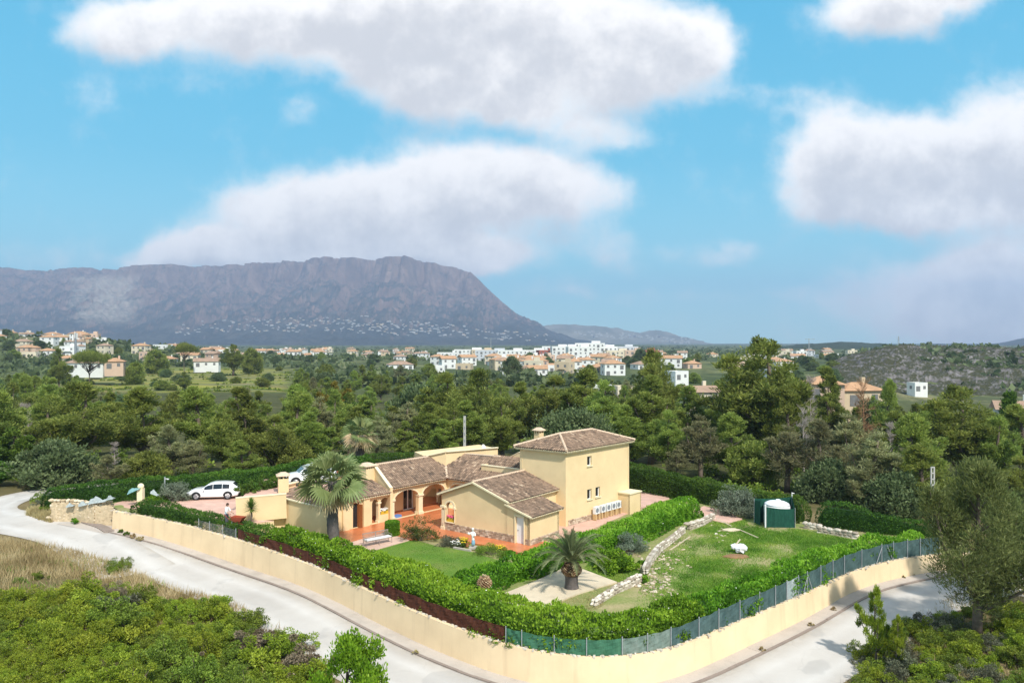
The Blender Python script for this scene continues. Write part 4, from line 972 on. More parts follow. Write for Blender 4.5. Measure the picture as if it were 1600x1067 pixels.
# piers that stand proud of the door wall
for u in (539, 571):
    s = sof(D1, D2, u); pb = MB(); c = along(D1, D2, s, 1.2, -.09); pb.box(c, (.62, .2, 2.5), math.atan2((D2 - D1).y, (D2 - D1).x)); pb.build('pier', M['stucco'], villa)
# low roof behind the palm: end wing, then the strip above the door wall
Gk = [Vector((-18.5, 65.7)), Vector((-16.6, 67.9)), Vector((-14.6, 65.9))]
tiled([e3(C_ + Vector((.02, .08)), 2.95), e3(E + Vector((-.05, .12)), 2.95), e3(D1 + Vector((.1, -.6)), 3.2), e3(Vector((-15.2, 66.8)), 3.45), e3(Vector((-17.2, 66.0)), 3.3)], (0, 1), 'left_wing_roof', scallop=False)
tiled([e3(Fw + Vector((.1, .02)), 3.04), e3(C_ + Vector((-.02, .08)), 2.96), e3(Vector((-17.2, 66.0)), 3.3), e3(Vector((-18.3, 66.2)), 3.36)], (0, 1), 'left_wing_roof', scallop=False)
coping(e3(C_, 2.95), e3(E, 2.93), .3, .09); coping(e3(Fw, 3.05), e3(C_, 2.96), .3, .09)
db_ = Vector((-(D2 - D1).normalized().y, (D2 - D1).normalized().x)); oD = -db_ * .3
tiled([e3(D1 + oD - (D2 - D1) * .1, 2.5), e3(p1_ + oD - dA * .3, 2.5), e3(p1_ + db_ * 2.4 - dA * .3, 3.3), e3(D1 + db_ * 2.6 - (D2 - D1) * .1, 3.36)], (0, 1), 'door_roof')
# parapets behind it
pa0, pa1 = PY(449, 757, 66.6), PY(484, 752.5, 69.3); pa2 = PY(560, 741, 71.5)
panel('parapet', V2(pa0), V2(pa1), 2.4, pa0.z + .02, th=.25); coping(pa0 + UP * .04, Vector((pa1.x, pa1.y, pa0.z + .06)), .34, .08)
panel('parapet', V2(pa1), V2(pa2), 2.4, pa0.z + .02, th=.25); coping(Vector((pa1.x, pa1.y, pa0.z + .06)), Vector((pa2.x, pa2.y, pa0.z + .06)), .34, .08)
panel('left_wing_wall', V2(pa0) + Vector((-.3, -.1)), Fw, -.4, [(0, pa0.z), (1.2, 2.98)]); 
mb = MB(); mb.prism([V2(pa0) + Vector((0, .1)), V2(pa1), V2(pa2), V2(rL) + dB * .3, V2(pa2) + Vector((-1, 2)), V2(pa0) + Vector((-.2, 2.5))], 2.0, 3.2); mb.build('flat_roof', M['ridge'], villa)
c1 = PY(442.5, 755, 64.9); chimney((c1.x, c1.y), .82, 2.8, H - (739 - CV) / F * 64.9, R(20), 2)
c2 = PY(573.5, 740, 70.2); chimney((c2.x, c2.y), 1.05, 2.6, H - (724 - CV) / F * 70.2, R(50), 4)
# satellite dish on the upper block
dr_ = empty('satellite_dish', (0, 0, 0)); dr_.parent = villa; pz = PY(754, 704, k2.y + .6)
m_ = MB(); m_.tube([pz + Vector((0, 0, -.5)), pz + Vector((0, 0, .25))], .03, 6); m_.build('mast', M['galv'], dr_)
m_ = MB(); m_.lathe((0, 0, 0), [(.02, 0), (.2, .03), (.33, .09), (.36, .12), (.33, .1), (.2, .045), (.02, .015)], 14); o = m_.build('bowl', M['white'], dr_, True); o.location = pz + Vector((.05, -.1, .28)); o.rotation_euler = (R(70), 0, R(60))

# shed against the tower's right wall
s0, s1 = sof(T0, T2, 966), sof(T0, T2, 985) - .15
sh0, sh1 = along(T0, T2, s0, 0, -1.25), along(T0, T2, s1, 0, -1.25)
panel('shed_wall', V2(sh0), V2(sh1), -.3, 1.75, th=.15); panel('shed_wall', V2(sh1), V2(along(T0, T2, s1, 0, -.01)), -.3, 1.75, [rect(.2, 1.05, .02, 1.62)], th=.15); panel('shed_wall', V2(along(T0, T2, s0, 0, -.01)), V2(sh0), -.3, 1.75, th=.15)
mb = MB(); mb.prism([V2(along(T0, T2, s0 - .08, 0, -1.33)), V2(along(T0, T2, s1 + .08, 0, -1.33)), V2(along(T0, T2, s1 + .08, 0, -.01)), V2(along(T0, T2, s0 - .08, 0, -.01))], 1.755, 1.87); mb.build('shed_roof', M['trim'], villa)

# --- air conditioners on block stands along the right wall
angT = math.atan2(da.y, da.x)
def ac_unit(loc, lab):
    r = empty('air_conditioner', loc, angT, lab, 'air conditioner', 'row of air conditioners on the tower wall')
    return r
ac = ac_unit((0, 0, 0), '')
m_ = MB(); m_.box((0, 0, .86), (.68, .30, .62)); m_.build('casing', M['acwhite'], ac)
m_ = MB(); m_.add([(.0 - .08 + .22 * math.cos(a), -.153 - k, .86 + .22 * math.sin(a)) for k in (0, .006) for a in (2 * math.pi * i / 14 for i in range(14))], [tuple(range(14, 28))] + [(i, (i + 1) % 14, 14 + (i + 1) % 14, 14 + i) for i in range(14)]); m_.build('fan_grille', M['acgrille'], ac)
for x in (-.26, .26):
    m_ = MB(); m_.box((x, 0, .28), (.16, .34, .52)); m_.build('stand_block', M['brickleg'], ac)
m_ = MB(); m_.box((.29, -.153, .86), (.06, .012, .5)); m_.build('side_panel', M['acgrille'], ac)
ordn = ['nearest to the palm', 'second from the palm end', 'middle one of the five', 'second from the yellow shed', 'beside the yellow shed']
for k, u in enumerate((926, 935.5, 944, 952, 959.5)):
    s = sof(T0, T2, u); q = along(T0, T2, s, 0.02, -.42); o = ac if k == 0 else dup(ac, q, angT)
    o.location = q; o['label'] = 'white air conditioner on the tower wall, ' + ordn[k]
# ------------------------------------------------------------------ mountain, hills, haze
def az_grid(u0, u1, nu, ys_): 
    us = np.linspace(u0, u1, nu); A = (us - CU) / F; yy_ = np.asarray(ys_, float); return A[None] * yy_[:, None], np.repeat(yy_[:, None], nu, 1), np.repeat(us[None], len(yy_), 0)
MT_Y = 7000.0
def mt_height(X, Y):
    U = CU + X / Y * F
    v = np.interp(U, [-700, -400, -200, 0, 60, 95, 130, 160, 185, 240, 300, 400, 450, 500, 560, 640, 715, 735, 750, 775, 800, 830, 860, 900, 940, 2000], [500, 470, 440, 418, 421, 420, 416, 417, 421, 414, 414, 412, 408, 406, 408, 411, 419, 428, 442, 466, 487, 503, 517, 530, 536, 536])
    top = np.maximum(0, (CV - v) / F * MT_Y + 15)
    wob = (fbm(X / 430 + 3, X * 0 + 2.2, 5, .6) - .5) * 900
    f = (MT_Y - 250 + wob - Y)                                   # metres in front of the cliff edge
    gul = fbm(X / 330, Y / 900, 5, .55, True) - .5
    f2 = f + gul * 760
    cl = np.interp(U, [-400, 150, 200, 420, 700, 790, 830], [.14, .18, .26, .30, .36, .30, .1])   # share of the height that is cliff
    s_ = np.clip(f2 / 210.0, 0, 1); cliff = s_ ** .8
    low = np.clip((f2 - 210) / 2400.0, 0, 1); slope = (1 - low) ** 1.75
    h = np.where(f2 < 0, 1.0, np.where(f2 < 210, 1 - cl * cliff, (1 - cl) * slope))
    z = top * h
    z = z + (fbm(X / 160, Y / 160, 5, .55, True) - .5) * np.minimum(120, z * .45) * np.where(f2 < 60, .10, 1) + (fbm(X / 45, Y / 45, 4) - .5) * np.minimum(34, z * .18)
    z = z + 0 * z              # rock ledges
    back_ = sstep(MT_Y + 900, MT_Y + 200, Y); return np.where(f2 < 0, np.minimum(z, top + 4), z) * back_ - 4 * (1 - sstep(3, 30, z))
X_, Y_, U_ = az_grid(-420, 960, 620, np.concatenate([np.linspace(4200, 6300, 70)[:-1], np.linspace(6300, 7300, 110), [7500, 7900]]))
Z_ = mt_height(X_, Y_)
def mountmat():
    t = NT('limestone_mountain'); geo = t.node('ShaderNodeNewGeometry'); s = t.node('ShaderNodeSeparateXYZ'); t.l.new(geo.outputs['True Normal'], s.inputs[0])
    steep = t.ramp(s.outputs[2], [(.50, 1.0), (.80, 0.0)])
    f = t.noise(.006, 7, .65); g = t.noise(.03, 6, .7); st = t.noise(.012, 6, .68, t.scaled((.8, .8, .8)))
    veg = t.ramp(f, [(.3, (.014, .019, .016)), (.5, (.030, .034, .026)), (.72, (.085, .078, .062))])
    veg = t.mix(t.math('MULTIPLY', t.ramp(g, [(.46, 0.0), (.66, 1.0)]), .6), veg, (.095, .085, .07))
    rock = t.ramp(st, [(.3, (.095, .06, .05)), (.52, (.20, .125, .095)), (.7, (.30, .20, .155))])
    c = t.mix(t.math('MULTIPLY', steep, .92), veg, rock)
    # sun patch through cloud, painted as paler rock colour on the left flank
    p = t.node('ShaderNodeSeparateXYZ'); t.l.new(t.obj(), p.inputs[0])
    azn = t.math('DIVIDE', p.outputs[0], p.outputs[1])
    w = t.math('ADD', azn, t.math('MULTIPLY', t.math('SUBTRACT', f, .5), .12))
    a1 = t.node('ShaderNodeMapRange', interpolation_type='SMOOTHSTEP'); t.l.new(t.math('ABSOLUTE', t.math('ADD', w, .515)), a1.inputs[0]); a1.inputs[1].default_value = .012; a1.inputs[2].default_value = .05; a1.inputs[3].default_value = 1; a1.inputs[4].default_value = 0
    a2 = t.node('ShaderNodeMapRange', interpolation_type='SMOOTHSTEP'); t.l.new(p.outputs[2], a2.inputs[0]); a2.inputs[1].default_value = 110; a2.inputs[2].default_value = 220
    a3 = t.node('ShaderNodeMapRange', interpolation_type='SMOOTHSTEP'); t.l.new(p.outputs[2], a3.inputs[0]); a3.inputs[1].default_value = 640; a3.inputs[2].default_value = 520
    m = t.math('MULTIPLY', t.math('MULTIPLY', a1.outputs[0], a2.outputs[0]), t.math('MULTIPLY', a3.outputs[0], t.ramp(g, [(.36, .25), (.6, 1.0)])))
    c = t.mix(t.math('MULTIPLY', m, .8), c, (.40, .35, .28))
    return t.bsdf(c, .95, t.bump(g, 1.0, 12), 0, .05)
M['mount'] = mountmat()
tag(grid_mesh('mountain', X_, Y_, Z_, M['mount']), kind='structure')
# the lower ridge running down to the sea on the right of it
def ridge2(X, Y):
    U = CU + X / Y * F
    v = np.interp(U, [780, 850, 880, 930, 970, 1000, 1012, 1025, 1040, 1060, 1090, 1120], [530, 508, 506.5, 509, 514, 520, 519, 516, 520, 526, 533, 537])
    top = (CV - v) / F * 8600 + 15; k = 1 - np.abs(Y - 8600 - (fbm(X / 700, X * 0, 3) - .5) * 600) / 1300
    k = np.clip(k, 0, 1) ** 1.1; gl = fbm(X / 260, Y / 260, 5, .55, True) - .5
    return np.maximum(0, top) * k + gl * 60 * k * (top > 20) - 3
X_, Y_, U_ = az_grid(770, 1130, 200, np.linspace(7300, 9100, 60))
hm = NT('dry_ridge'); f_ = hm.noise(.004, 6, .65); g_ = hm.noise(.02, 6, .7)
c_ = hm.ramp(f_, [(.3, (.07, .085, .045)), (.5, (.20, .18, .13)), (.7, (.34, .30, .23))]); c_ = hm.mix(hm.math('MULTIPLY', g_, .4), c_, (.06, .08, .04)); M['dryhill'] = hm.bsdf(c_, .95, hm.bump(g_, 1.0, 10), 0, .05)
tag(grid_mesh('hills', X_, Y_, ridge2(X_, Y_), M['dryhill']), kind='structure')
def ridge3(X, Y):
    U = CU + X / Y * F; v = np.interp(U, [1440, 1520, 1560, 1600, 1650, 1900], [537, 541, 537, 528, 515, 495]); k = np.clip(1 - np.abs(Y - 5200) / 1100, 0, 1)
    return np.maximum(0, (CV - v) / F * 5200 + 15) * k + (fbm(X / 200, Y / 200, 5, .55, True) - .5) * 30 * k - 3
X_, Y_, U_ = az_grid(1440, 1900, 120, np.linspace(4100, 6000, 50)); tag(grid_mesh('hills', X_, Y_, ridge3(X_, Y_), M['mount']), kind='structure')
# a low wooded rise on the skyline (right of the big pine)
def ridge4(X, Y):
    U = CU + X / Y * F; v = np.interp(U, [1200, 1225, 1250, 1290, 1310, 1330, 1380, 1420, 1500, 1640], [545, 540, 537, 535, 533, 533.5, 536, 538, 541, 545]); k = np.clip(1 - np.abs(Y - 2300) / 500, 0, 1) ** .7
    return np.maximum(-2, (CV - v) / F * 2300 + 15.5) * k + (fbm(X / 30, Y / 30, 4) - .5) * 7 * k - 2
X_, Y_, U_ = az_grid(1190, 1700, 200, np.linspace(1800, 2800, 40)); wm = NT('far_wood'); f_ = wm.noise(.03, 6, .7); M['farwood'] = wm.bsdf(wm.ramp(f_, [(.35, (.02, .03, .015)), (.55, (.04, .055, .025)), (.75, (.09, .09, .05))]), .95, wm.bump(f_, 1.0, 6), 0, .05)
tag(grid_mesh('hills', X_, Y_, ridge4(X_, Y_), M['farwood']), kind='structure')
# grey rocky slope facing us on the right
X_, Y_, U_ = az_grid(1262, 1720, 330, np.linspace(322, 560, 170))
ang = fbm(X_ / 26 + Y_ / 60, Y_ / 26 - X_ / 60, 6, .62, True); edge = sstep(1262, 1330, U_) * sstep(322, 350, Y_) * sstep(560, 530, Y_)
Z_ = farz(X_, Y_) + edge * (.2 + (ang - .5) * 7.0 * sstep(330, 400, Y_) + (fbm(X_ / 5, Y_ / 5, 4, .6, True) - .5) * 3.0) - (1 - edge) * .6
rm = NT('grey_rocky_slope'); f_ = rm.noise(.05, 6, .65); g_ = rm.noise(.3, 6, .7); w_ = rm.noise(.14, 6, .7, rm.scaled((1, 1, 2.5)))
geo = rm.node('ShaderNodeNewGeometry'); sp = rm.node('ShaderNodeSeparateXYZ'); rm.l.new(geo.outputs['Normal'], sp.inputs[0])
rock = rm.ramp(w_, [(.3, (.08, .073, .073)), (.5, (.16, .147, .147)), (.72, (.28, .26, .255))]); vegc = rm.ramp(g_, [(.35, (.03, .04, .018)), (.65, (.075, .072, .04))])
flat = rm.math('ADD', sp.outputs[2], rm.math('MULTIPLY', rm.math('SUBTRACT', g_, .5), .9)); c_ = rm.mix(rm.ramp(flat, [(.80, 0.0), (.96, 1.0)]), rock, vegc)
M['rockslope'] = rm.bsdf(c_, .95, rm.bump(g_, .8, .8), 0, .05)
tag(grid_mesh('rocky_hillside', X_, Y_, Z_, M['rockslope']), kind='structure')

# the sea-blue air between us and the mountain
HAZE = 1.25e-4
hz = MB(); hz.box((0, 5200, 395), (36400, 10900, 830)); ho = hz.build('haze', plain('haze_holder', (1, 1, 1)))
hm = bpy.data.materials.new('pale_haze'); hm.use_nodes = True; n_ = hm.node_tree.nodes; n_.clear(); out_ = n_.new('ShaderNodeOutputMaterial'); pv_ = n_.new('ShaderNodeVolumePrincipled')
pv_.inputs['Color'].default_value = (.53, .70, 1.0, 1); pv_.inputs['Density'].default_value = HAZE; pv_.inputs['Anisotropy'].default_value = 0.1; hm.node_tree.links.new(pv_.outputs[0], out_.inputs['Volume'])
ho.data.materials.clear(); ho.data.materials.append(hm); tag(ho, kind='stuff')
# ------------------------------------------------------------------ trees, shrubs, hedges, palms
def rng_(s): return np.random.default_rng(s)
def pine_meshes(seed, h=10.0, r=3.2, pads=90, per=100, base=.22, flat=.62, shape='round', leaf=(.32, .075), mat='pine', limbs=True, barkmat='bark', tri=False):
    """An Aleppo pine: a leaning trunk, limbs to every foliage pad, pads of needle tufts. Returns (trunk mesh, crown mesh)."""
    g_ = rng_(seed); rd = random.Random(seed)
    lean = Vector((rd.uniform(-.08, .08), rd.uniform(-.08, .08), 1)); tr = MB(); npt = 7
    path = [Vector((lean.x * h * t + .25 * math.sin(3.1 * t + seed), lean.y * h * t + .2 * math.sin(2.3 * t + seed * 2), h * .93 * t - .4 * (t == 0))) for t in np.linspace(0, 1, npt)]
    tr.tube(path, [h * .024 * (1 - .86 * t) + .012 for t in np.linspace(0, 1, npt)], 7)
    def axis(t): i = min(npt - 2, int(t * (npt - 1))); return path[i].lerp(path[i + 1], t * (npt - 1) - i)
    C = []; Rr = []; TN = []
    if shape in ('round', 'tall') and mat != 'carob' and h > 6:      # several leaders, each a plume of its own
        nl = {'round': 8, 'tall': 5}[shape]; pads = int(pads * 1.3); LD = [(Vector((0, 0, h * base)), Vector((lean.x * h * .8, lean.y * h * .8, h)), r * (.52 if shape == 'tall' else .42))]
        for q in range(nl):
            a = 6.283 * q / nl + rd.uniform(-.5, .5); out = r * rd.uniform(.45, .85); b0 = axis(rd.uniform(base * .8, .45)); tp = Vector((b0.x + out * math.cos(a), b0.y + out * math.sin(a), h * rd.uniform(.55, .95) * (1 - .16 * (out / r)))); LD.append((b0, tp, r * rd.uniform(.26, .42)))
            if limbs: md = b0.lerp(tp, .5) + Vector((math.cos(a), math.sin(a), -.3)) * .12 * r; tr.tube([b0, md, tp], [h * .011, h * .007, .02], 5, caps=False)
        wts = [max(.3, (b - a).length * w) for a, b, w in LD]
        for i in range(pads):
            a, b, w = rd.choices(LD, wts)[0]; k = rd.random() ** .8; pr_ = (1 - k) ** .65 * min(1, .35 + k * 3.2) + .10; ph = rd.uniform(0, 6.283); q = w * pr_ * math.sqrt(rd.uniform(.1, 1)) * 1.15
            p = a.lerp(b, .12 + .88 * k) + Vector((q * math.cos(ph), q * math.sin(ph), q * .25)); p.z = max(p.z, h * .03); s = r * rd.uniform(.13, .235) * (1.1 - .45 * k)
            C.append(p); Rr.append(s); TN.append(min(1, max(0, rd.gauss(.46, .2) + .12 * (k - .5))))
            if limbs and i % 3 == 0: m0 = a.lerp(b, max(0, .12 + .88 * k - .1)); tr.tube([m0, p], [.035, .01], 4, caps=False)
        flat = 1.0
        pads = 0
    lob = [(rd.uniform(0, 6.28), rd.uniform(.25, .85), rd.uniform(.7, 1.15)) for _ in range(7)]
    pads = int(pads * 1.25)
    for i in range(pads):
        t = base + (1 - base) * (i + rd.random()) / pads; k = (t - base) / (1 - base)
        if shape == 'round': env = (1 - (abs(k - .42) / .62) ** 2.2) if k > .42 else (1 - ((.42 - k) / .62) ** 2.0)
        elif shape == 'cone': env = (1 - k) ** .75 * (.45 + .55 * min(1, k * 5)) + .10
        elif shape == 'umbrella': env = 1.0 if k > .55 else .25 + .7 * k
        elif shape == 'tall': env = (1 - (max(0, k - .25) / .80) ** 2.0) * (.55 + .45 * min(1, k * 4))
        env = max(.12, env); phi = rd.uniform(0, 6.283)
        m = 1.0
        for a, kk, s in lob: m += (s - .9) * max(0, math.cos(phi - a)) ** 3 * math.exp(-((k - kk) / .22) ** 2)
        rad = r * env * m * math.sqrt(rd.uniform(.22, 1.0)) * .86
        c = axis(min(.98, t)) ; p = Vector((c.x + rad * math.cos(phi), c.y + rad * math.sin(phi), c.z + rad * rd.uniform(-.05, .30) + rd.uniform(-.2, .2)))
        s = r * rd.uniform(.20, .36) * (.8 + .3 * (1 - k))
        if shape == 'umbrella': s *= .9; p.z = h * (.80 + .2 * math.sqrt(max(0, 1 - (rad / (r * 1.05)) ** 2))) - rd.uniform(0, .12 * h)
        C.append(p); Rr.append(s); TN.append(min(1, max(0, rd.gauss(.5, .2))))
        if limbs and rad > .25 * r and i % 2 == 0:
            b = axis(max(.06, t - .10 - rad / h * .35)); mid_ = b.lerp(p, .55) + Vector((0, 0, -.05 * rad)); tr.tube([b, mid_, p], [.02 + .016 * rad, .014 + .008 * rad, .012], 4, caps=False)
    C = np.array(C); Rr = np.array(Rr); TN = np.array(TN); per = int(per * 1.45); n = len(C) * per; idx = np.repeat(np.arange(len(C)), per)
    d = g_.normal(size=(n, 3)); d /= np.linalg.norm(d, axis=1, keepdims=True); rad = g_.uniform(.15, 1, n) ** .45
    sub = 1 + .35 * np.sin(d[:, 0] * 5 + idx) * np.sin(d[:, 1] * 6 + idx * 1.7)
    off = d * (rad * sub * Rr[idx])[:, None]; off[:, 2] *= flat + .22; off[:, 2] = np.where(off[:, 2] < 0, off[:, 2] * .75, off[:, 2])
    pos = C[idx] + off; ax = d * .7 + np.array([0, 0, .8]) + g_.normal(size=(n, 3)) * .35
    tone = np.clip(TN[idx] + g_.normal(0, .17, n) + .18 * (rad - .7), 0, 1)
    V = cards(pos, ax, g_, leaf[0], leaf[1], tri=tri); k = 3 if tri else 4
    crown = np_mesh('crown', V, k, np.repeat(tone, k), M[mat])
    return tr.mesh('trunk', M[barkmat], True), crown
def dead_meshes(seed, h=8.0, r=1.8, mat='dead', n=46):
    rd = random.Random(seed); tr = MB(); tr.tube([(0, 0, -.3), (.1, .05, h * .5), (.05, .15, h)], [.13, .08, .015], 6)
    tw = MB()
    for i in range(n):
        t = rd.uniform(.18, .97); a = rd.uniform(0, 6.28); L = r * (1.15 - t * .75) * rd.uniform(.6, 1.1); b = Vector((.1 * t, .1 * t, h * t)); e = b + Vector((math.cos(a) * L, math.sin(a) * L, L * rd.uniform(.2, .9)))
        tr.tube([b, b.lerp(e, .5) + Vector((0, 0, .08 * L)), e], [.04 * (1.2 - t), .025, .008], 4, caps=False)
        for j in range(9):
            p = b.lerp(e, rd.uniform(.3, 1)); q = p + Vector((rd.uniform(-.5, .5), rd.uniform(-.5, .5), rd.uniform(.05, .7))) * .8
            tw.tube([p, q], [.014, .004], 3, caps=False)
            for _ in range(2): tw.tube([p.lerp(q, .5), p.lerp(q, .5) + Vector((rd.uniform(-.3, .3), rd.uniform(-.3, .3), rd.uniform(0, .4)))], [.009, .003], 3, caps=False)
    return tr.mesh('trunk', M[mat]), tw.mesh('twigs', M[mat])
def bush_mesh(seed, r=1.0, h=1.2, pads=40, per=110, leaf=(.10, .055), mat='scrub', stems=True, ragged=.3, drop=0):
    """A shrub as one mesh: clumps of leaves over a rough dome, with a few stems."""
    g_ = rng_(seed); rd = random.Random(seed); C = []; Rr = []; TN = []; sm = MB()
    for i in range(pads):
        a = rd.uniform(0, 6.28); e = math.asin(rd.uniform(.02, 1)); q = rd.uniform(.55, 1.0) * (1 + rd.uniform(-ragged, ragged) * .6)
        p = Vector((r * q * math.cos(e) * math.cos(a), r * q * math.cos(e) * math.sin(a), h * (.12 + .80 * q * math.sin(e)))); C.append(p); Rr.append(r * rd.uniform(.18, .34)); TN.append(min(1, max(0, rd.gauss(.48, .22))))
        if stems and i % 3 == 0: sm.tube([(0, 0, -.1), p * .5 + Vector((0, 0, .05)), p], [.03 * r, .018 * r, .006], 4, caps=False)
    C = np.array(C); Rr = np.array(Rr); TN = np.array(TN); n = pads * per; idx = np.repeat(np.arange(pads), per)
    d = g_.normal(size=(n, 3)); d /= np.linalg.norm(d, axis=1, keepdims=True); rad = g_.uniform(.2, 1, n) ** .5
    off = d * (rad * Rr[idx])[:, None]; off[:, 2] *= .8; pos = C[idx] + off; pos[:, 2] = np.maximum(pos[:, 2], .02)
    tone = np.clip(TN[idx] + g_.normal(0, .18, n), 0, 1); V = cards(pos, d + g_.normal(size=(n, 3)) * .7 + np.array([0, 0, .4]), g_, leaf[0], leaf[1])
    parts = [(V, 4, np.repeat(tone, 4), 0)]
    if sm.v: a_, k_, t_ = mb_arrays(sm); parts.append((a_, k_, t_, 1))
    return join_meshes('shrub', parts, [M[mat], M['bark']])

ORD = ['first', 'second', 'third', 'fourth', 'fifth', 'sixth', 'seventh', 'eighth', 'ninth', 'tenth', 'eleventh', 'twelfth', 'thirteenth', 'fourteenth', 'fifteenth', 'sixteenth', 'seventeenth', 'eighteenth', 'nineteenth', 'twentieth']
def ordinal(n):
    if n <= 20: return ORD[n - 1]
    t = {2: 'twent', 3: 'thirt', 4: 'fort', 5: 'fift', 6: 'sixt', 7: 'sevent', 8: 'eight', 9: 'ninet'}[n // 10]
    return t + 'ieth' if n % 10 == 0 else t + 'y-' + ORD[n % 10 - 1]
PEND = {}
def later(o, base, zone):
    """Label a repeat once all of its kind and zone stand: by its order from the left."""
    PEND.setdefault((base, zone), []).append(o)
def settle():
    for (base, zone), L in PEND.items():
        L.sort(key=lambda o: o.location.x / o.location.y); n = len(L)
        for i, o in enumerate(L):
            o['label'] = '%s %s' % (base, zone) + ('' if n == 1 else ', %s from the left' % ordinal(i + 1))
def zone_of(u, Y):
    side = ('behind the hedge left of the white hatchback' if u < 280 else 'behind the parked cars' if u < 500 else 'behind the two fan palms' if u < 620 else 'behind the arcade roof' if u < 790 else
            'behind the tower' if u < 990 else 'between the tower and the green tank screen' if u < 1190 else 'behind the green tank screen' if u < 1420 else 'beside the lattice pole')
    far = ('in the ravine below the yellow field' if u < 460 else 'in the wooded ravine left of the tower' if u < 800 else 'in the wooded ravine right of the tower' if u < 1250 else 'below the rocky hillside')
    return side if Y < 128 else far

PV = {}
PV['broad'] = [pine_meshes(11, 10, 3.6, 120, 95, .20, .62, 'round'), pine_meshes(12, 10, 3.3, 110, 100, .16, .6, 'round', mat='pine')]
PV['tall'] = [pine_meshes(13, 10, 2.6, 110, 95, .14, .7, 'tall', mat='pinelight'), pine_meshes(14, 10, 2.4, 105, 95, .12, .7, 'tall', mat='pine')]
PV['soft'] = [pine_meshes(15, 10, 3.1, 105, 100, .10, .75, 'tall', mat='pinelight'), pine_meshes(16, 10, 3.3, 110, 90, .12, .7, 'round', mat='pinelight')]
PV['sparse'] = [pine_meshes(17, 10, 2.9, 80, 52, .12, .8, 'tall', mat='pinegrey', leaf=(.45, .07)), pine_meshes(18, 10, 3.0, 85, 48, .15, .8, 'round', mat='pinegrey', leaf=(.45, .07))]
PV['umbrella'] = [pine_meshes(19, 8, 5.6, 90, 80, .5, .5, 'umbrella', leaf=(.5, .14))]
PV['cone'] = [pine_meshes(20, 10, 2.3, 110, 80, .04, .5, 'cone', mat='leafy', leaf=(.4, .12))]
PV['carob'] = [pine_meshes(21, 7, 4.6, 130, 110, .12, .75, 'round', mat='carob', leaf=(.30, .17))]
PV['yellow'] = [pine_meshes(22, 8, 3.4, 90, 95, .2, .8, 'round', mat='yellow', leaf=(.32, .16))]
PV['leafy'] = [pine_meshes(23, 8, 3.4, 100, 95, .1, .8, 'round', mat='leafy', leaf=(.30, .16))]
PV['dead'] = [dead_meshes(24), dead_meshes(25, 8, 1.3)]
PV['deadbrown'] = [dead_meshes(26, 8, 2.0, 'deadbrown', 60)]
PV['low'] = [pine_meshes(27, 5, 3.0, 70, 70, .05, .8, 'round', mat='carob', leaf=(.34, .19)), pine_meshes(28, 5, 2.6, 65, 70, .05, .8, 'round', mat='pine', leaf=(.38, .13))]
DIM = {'broad': (10, 3.4), 'tall': (10, 2.5), 'soft': (10, 3.1), 'sparse': (10, 2.9), 'umbrella': (8, 5.6), 'cone': (10, 2.2), 'carob': (7, 4.5), 'yellow': (8, 3.3), 'leafy': (8, 3.3), 'dead': (8, 1.8), 'deadbrown': (8, 2.0), 'low': (5, 2.8)}
KN = {'broad': ('pine_tree', 'broad dark pine'), 'tall': ('pine_tree', 'upright pine'), 'soft': ('pine_tree', 'soft olive green pine'), 'sparse': ('pine_tree', 'thin greyish pine'), 'umbrella': ('umbrella_pine', 'flat topped umbrella pine'),
      'cone': ('conifer', 'light green pointed conifer'), 'carob': ('carob_tree', 'dense blue green carob'), 'yellow': ('broadleaf_tree', 'yellow green rounded tree'), 'leafy': ('broadleaf_tree', 'bright green leafy tree'), 'dead': ('dead_tree', 'bare grey dead tree'), 'deadbrown': ('dead_tree', 'bare brown dead tree'), 'low': ('evergreen_tree', 'low dark evergreen')}
rv = random.Random(77)
TREES = []
def tree(u, vtop, wpx, Y, kind, lab=None, zone=None, zb=None, var=None):
    x = (u - CU) / F * Y; z0 = T(x, Y) if zb is None else zb; zt = H - (vtop - CV) / F * Y; hh = max(2.0, zt - z0) * (1.05 if kind in ('broad', 'soft', 'tall', 'sparse', 'near') else 1.0); wd = wpx / F * Y / 2 * (1.28 if kind in ('broad', 'soft', 'tall', 'sparse') and Y < 130 else 1.0)
    h0, r0 = DIM[kind]; tm, cm = PV[kind][rv.randrange(len(PV[kind])) if var is None else var]
    nm, kl = KN[kind]; r = empty(nm, (x, Y, z0 - .1), rv.uniform(0, 6.28), None, nm.replace('_', ' ').replace('pine tree', 'pine tree'), nm.replace('_', ' ') + 's around the villa' if Y < 128 else nm.replace('_', ' ') + 's farther off')
    sxy = min(wd / r0, 2.0 * hh / h0); r.scale = (sxy, sxy, hh / h0)
    link('trunk', tm, r); link('twigs' if kind.startswith('dead') else 'crown', cm, r)
    if lab: r['label'] = lab
    else: later(r, kl, zone or zone_of(u, Y))
    TREES.append((x, Y, wd)); return r
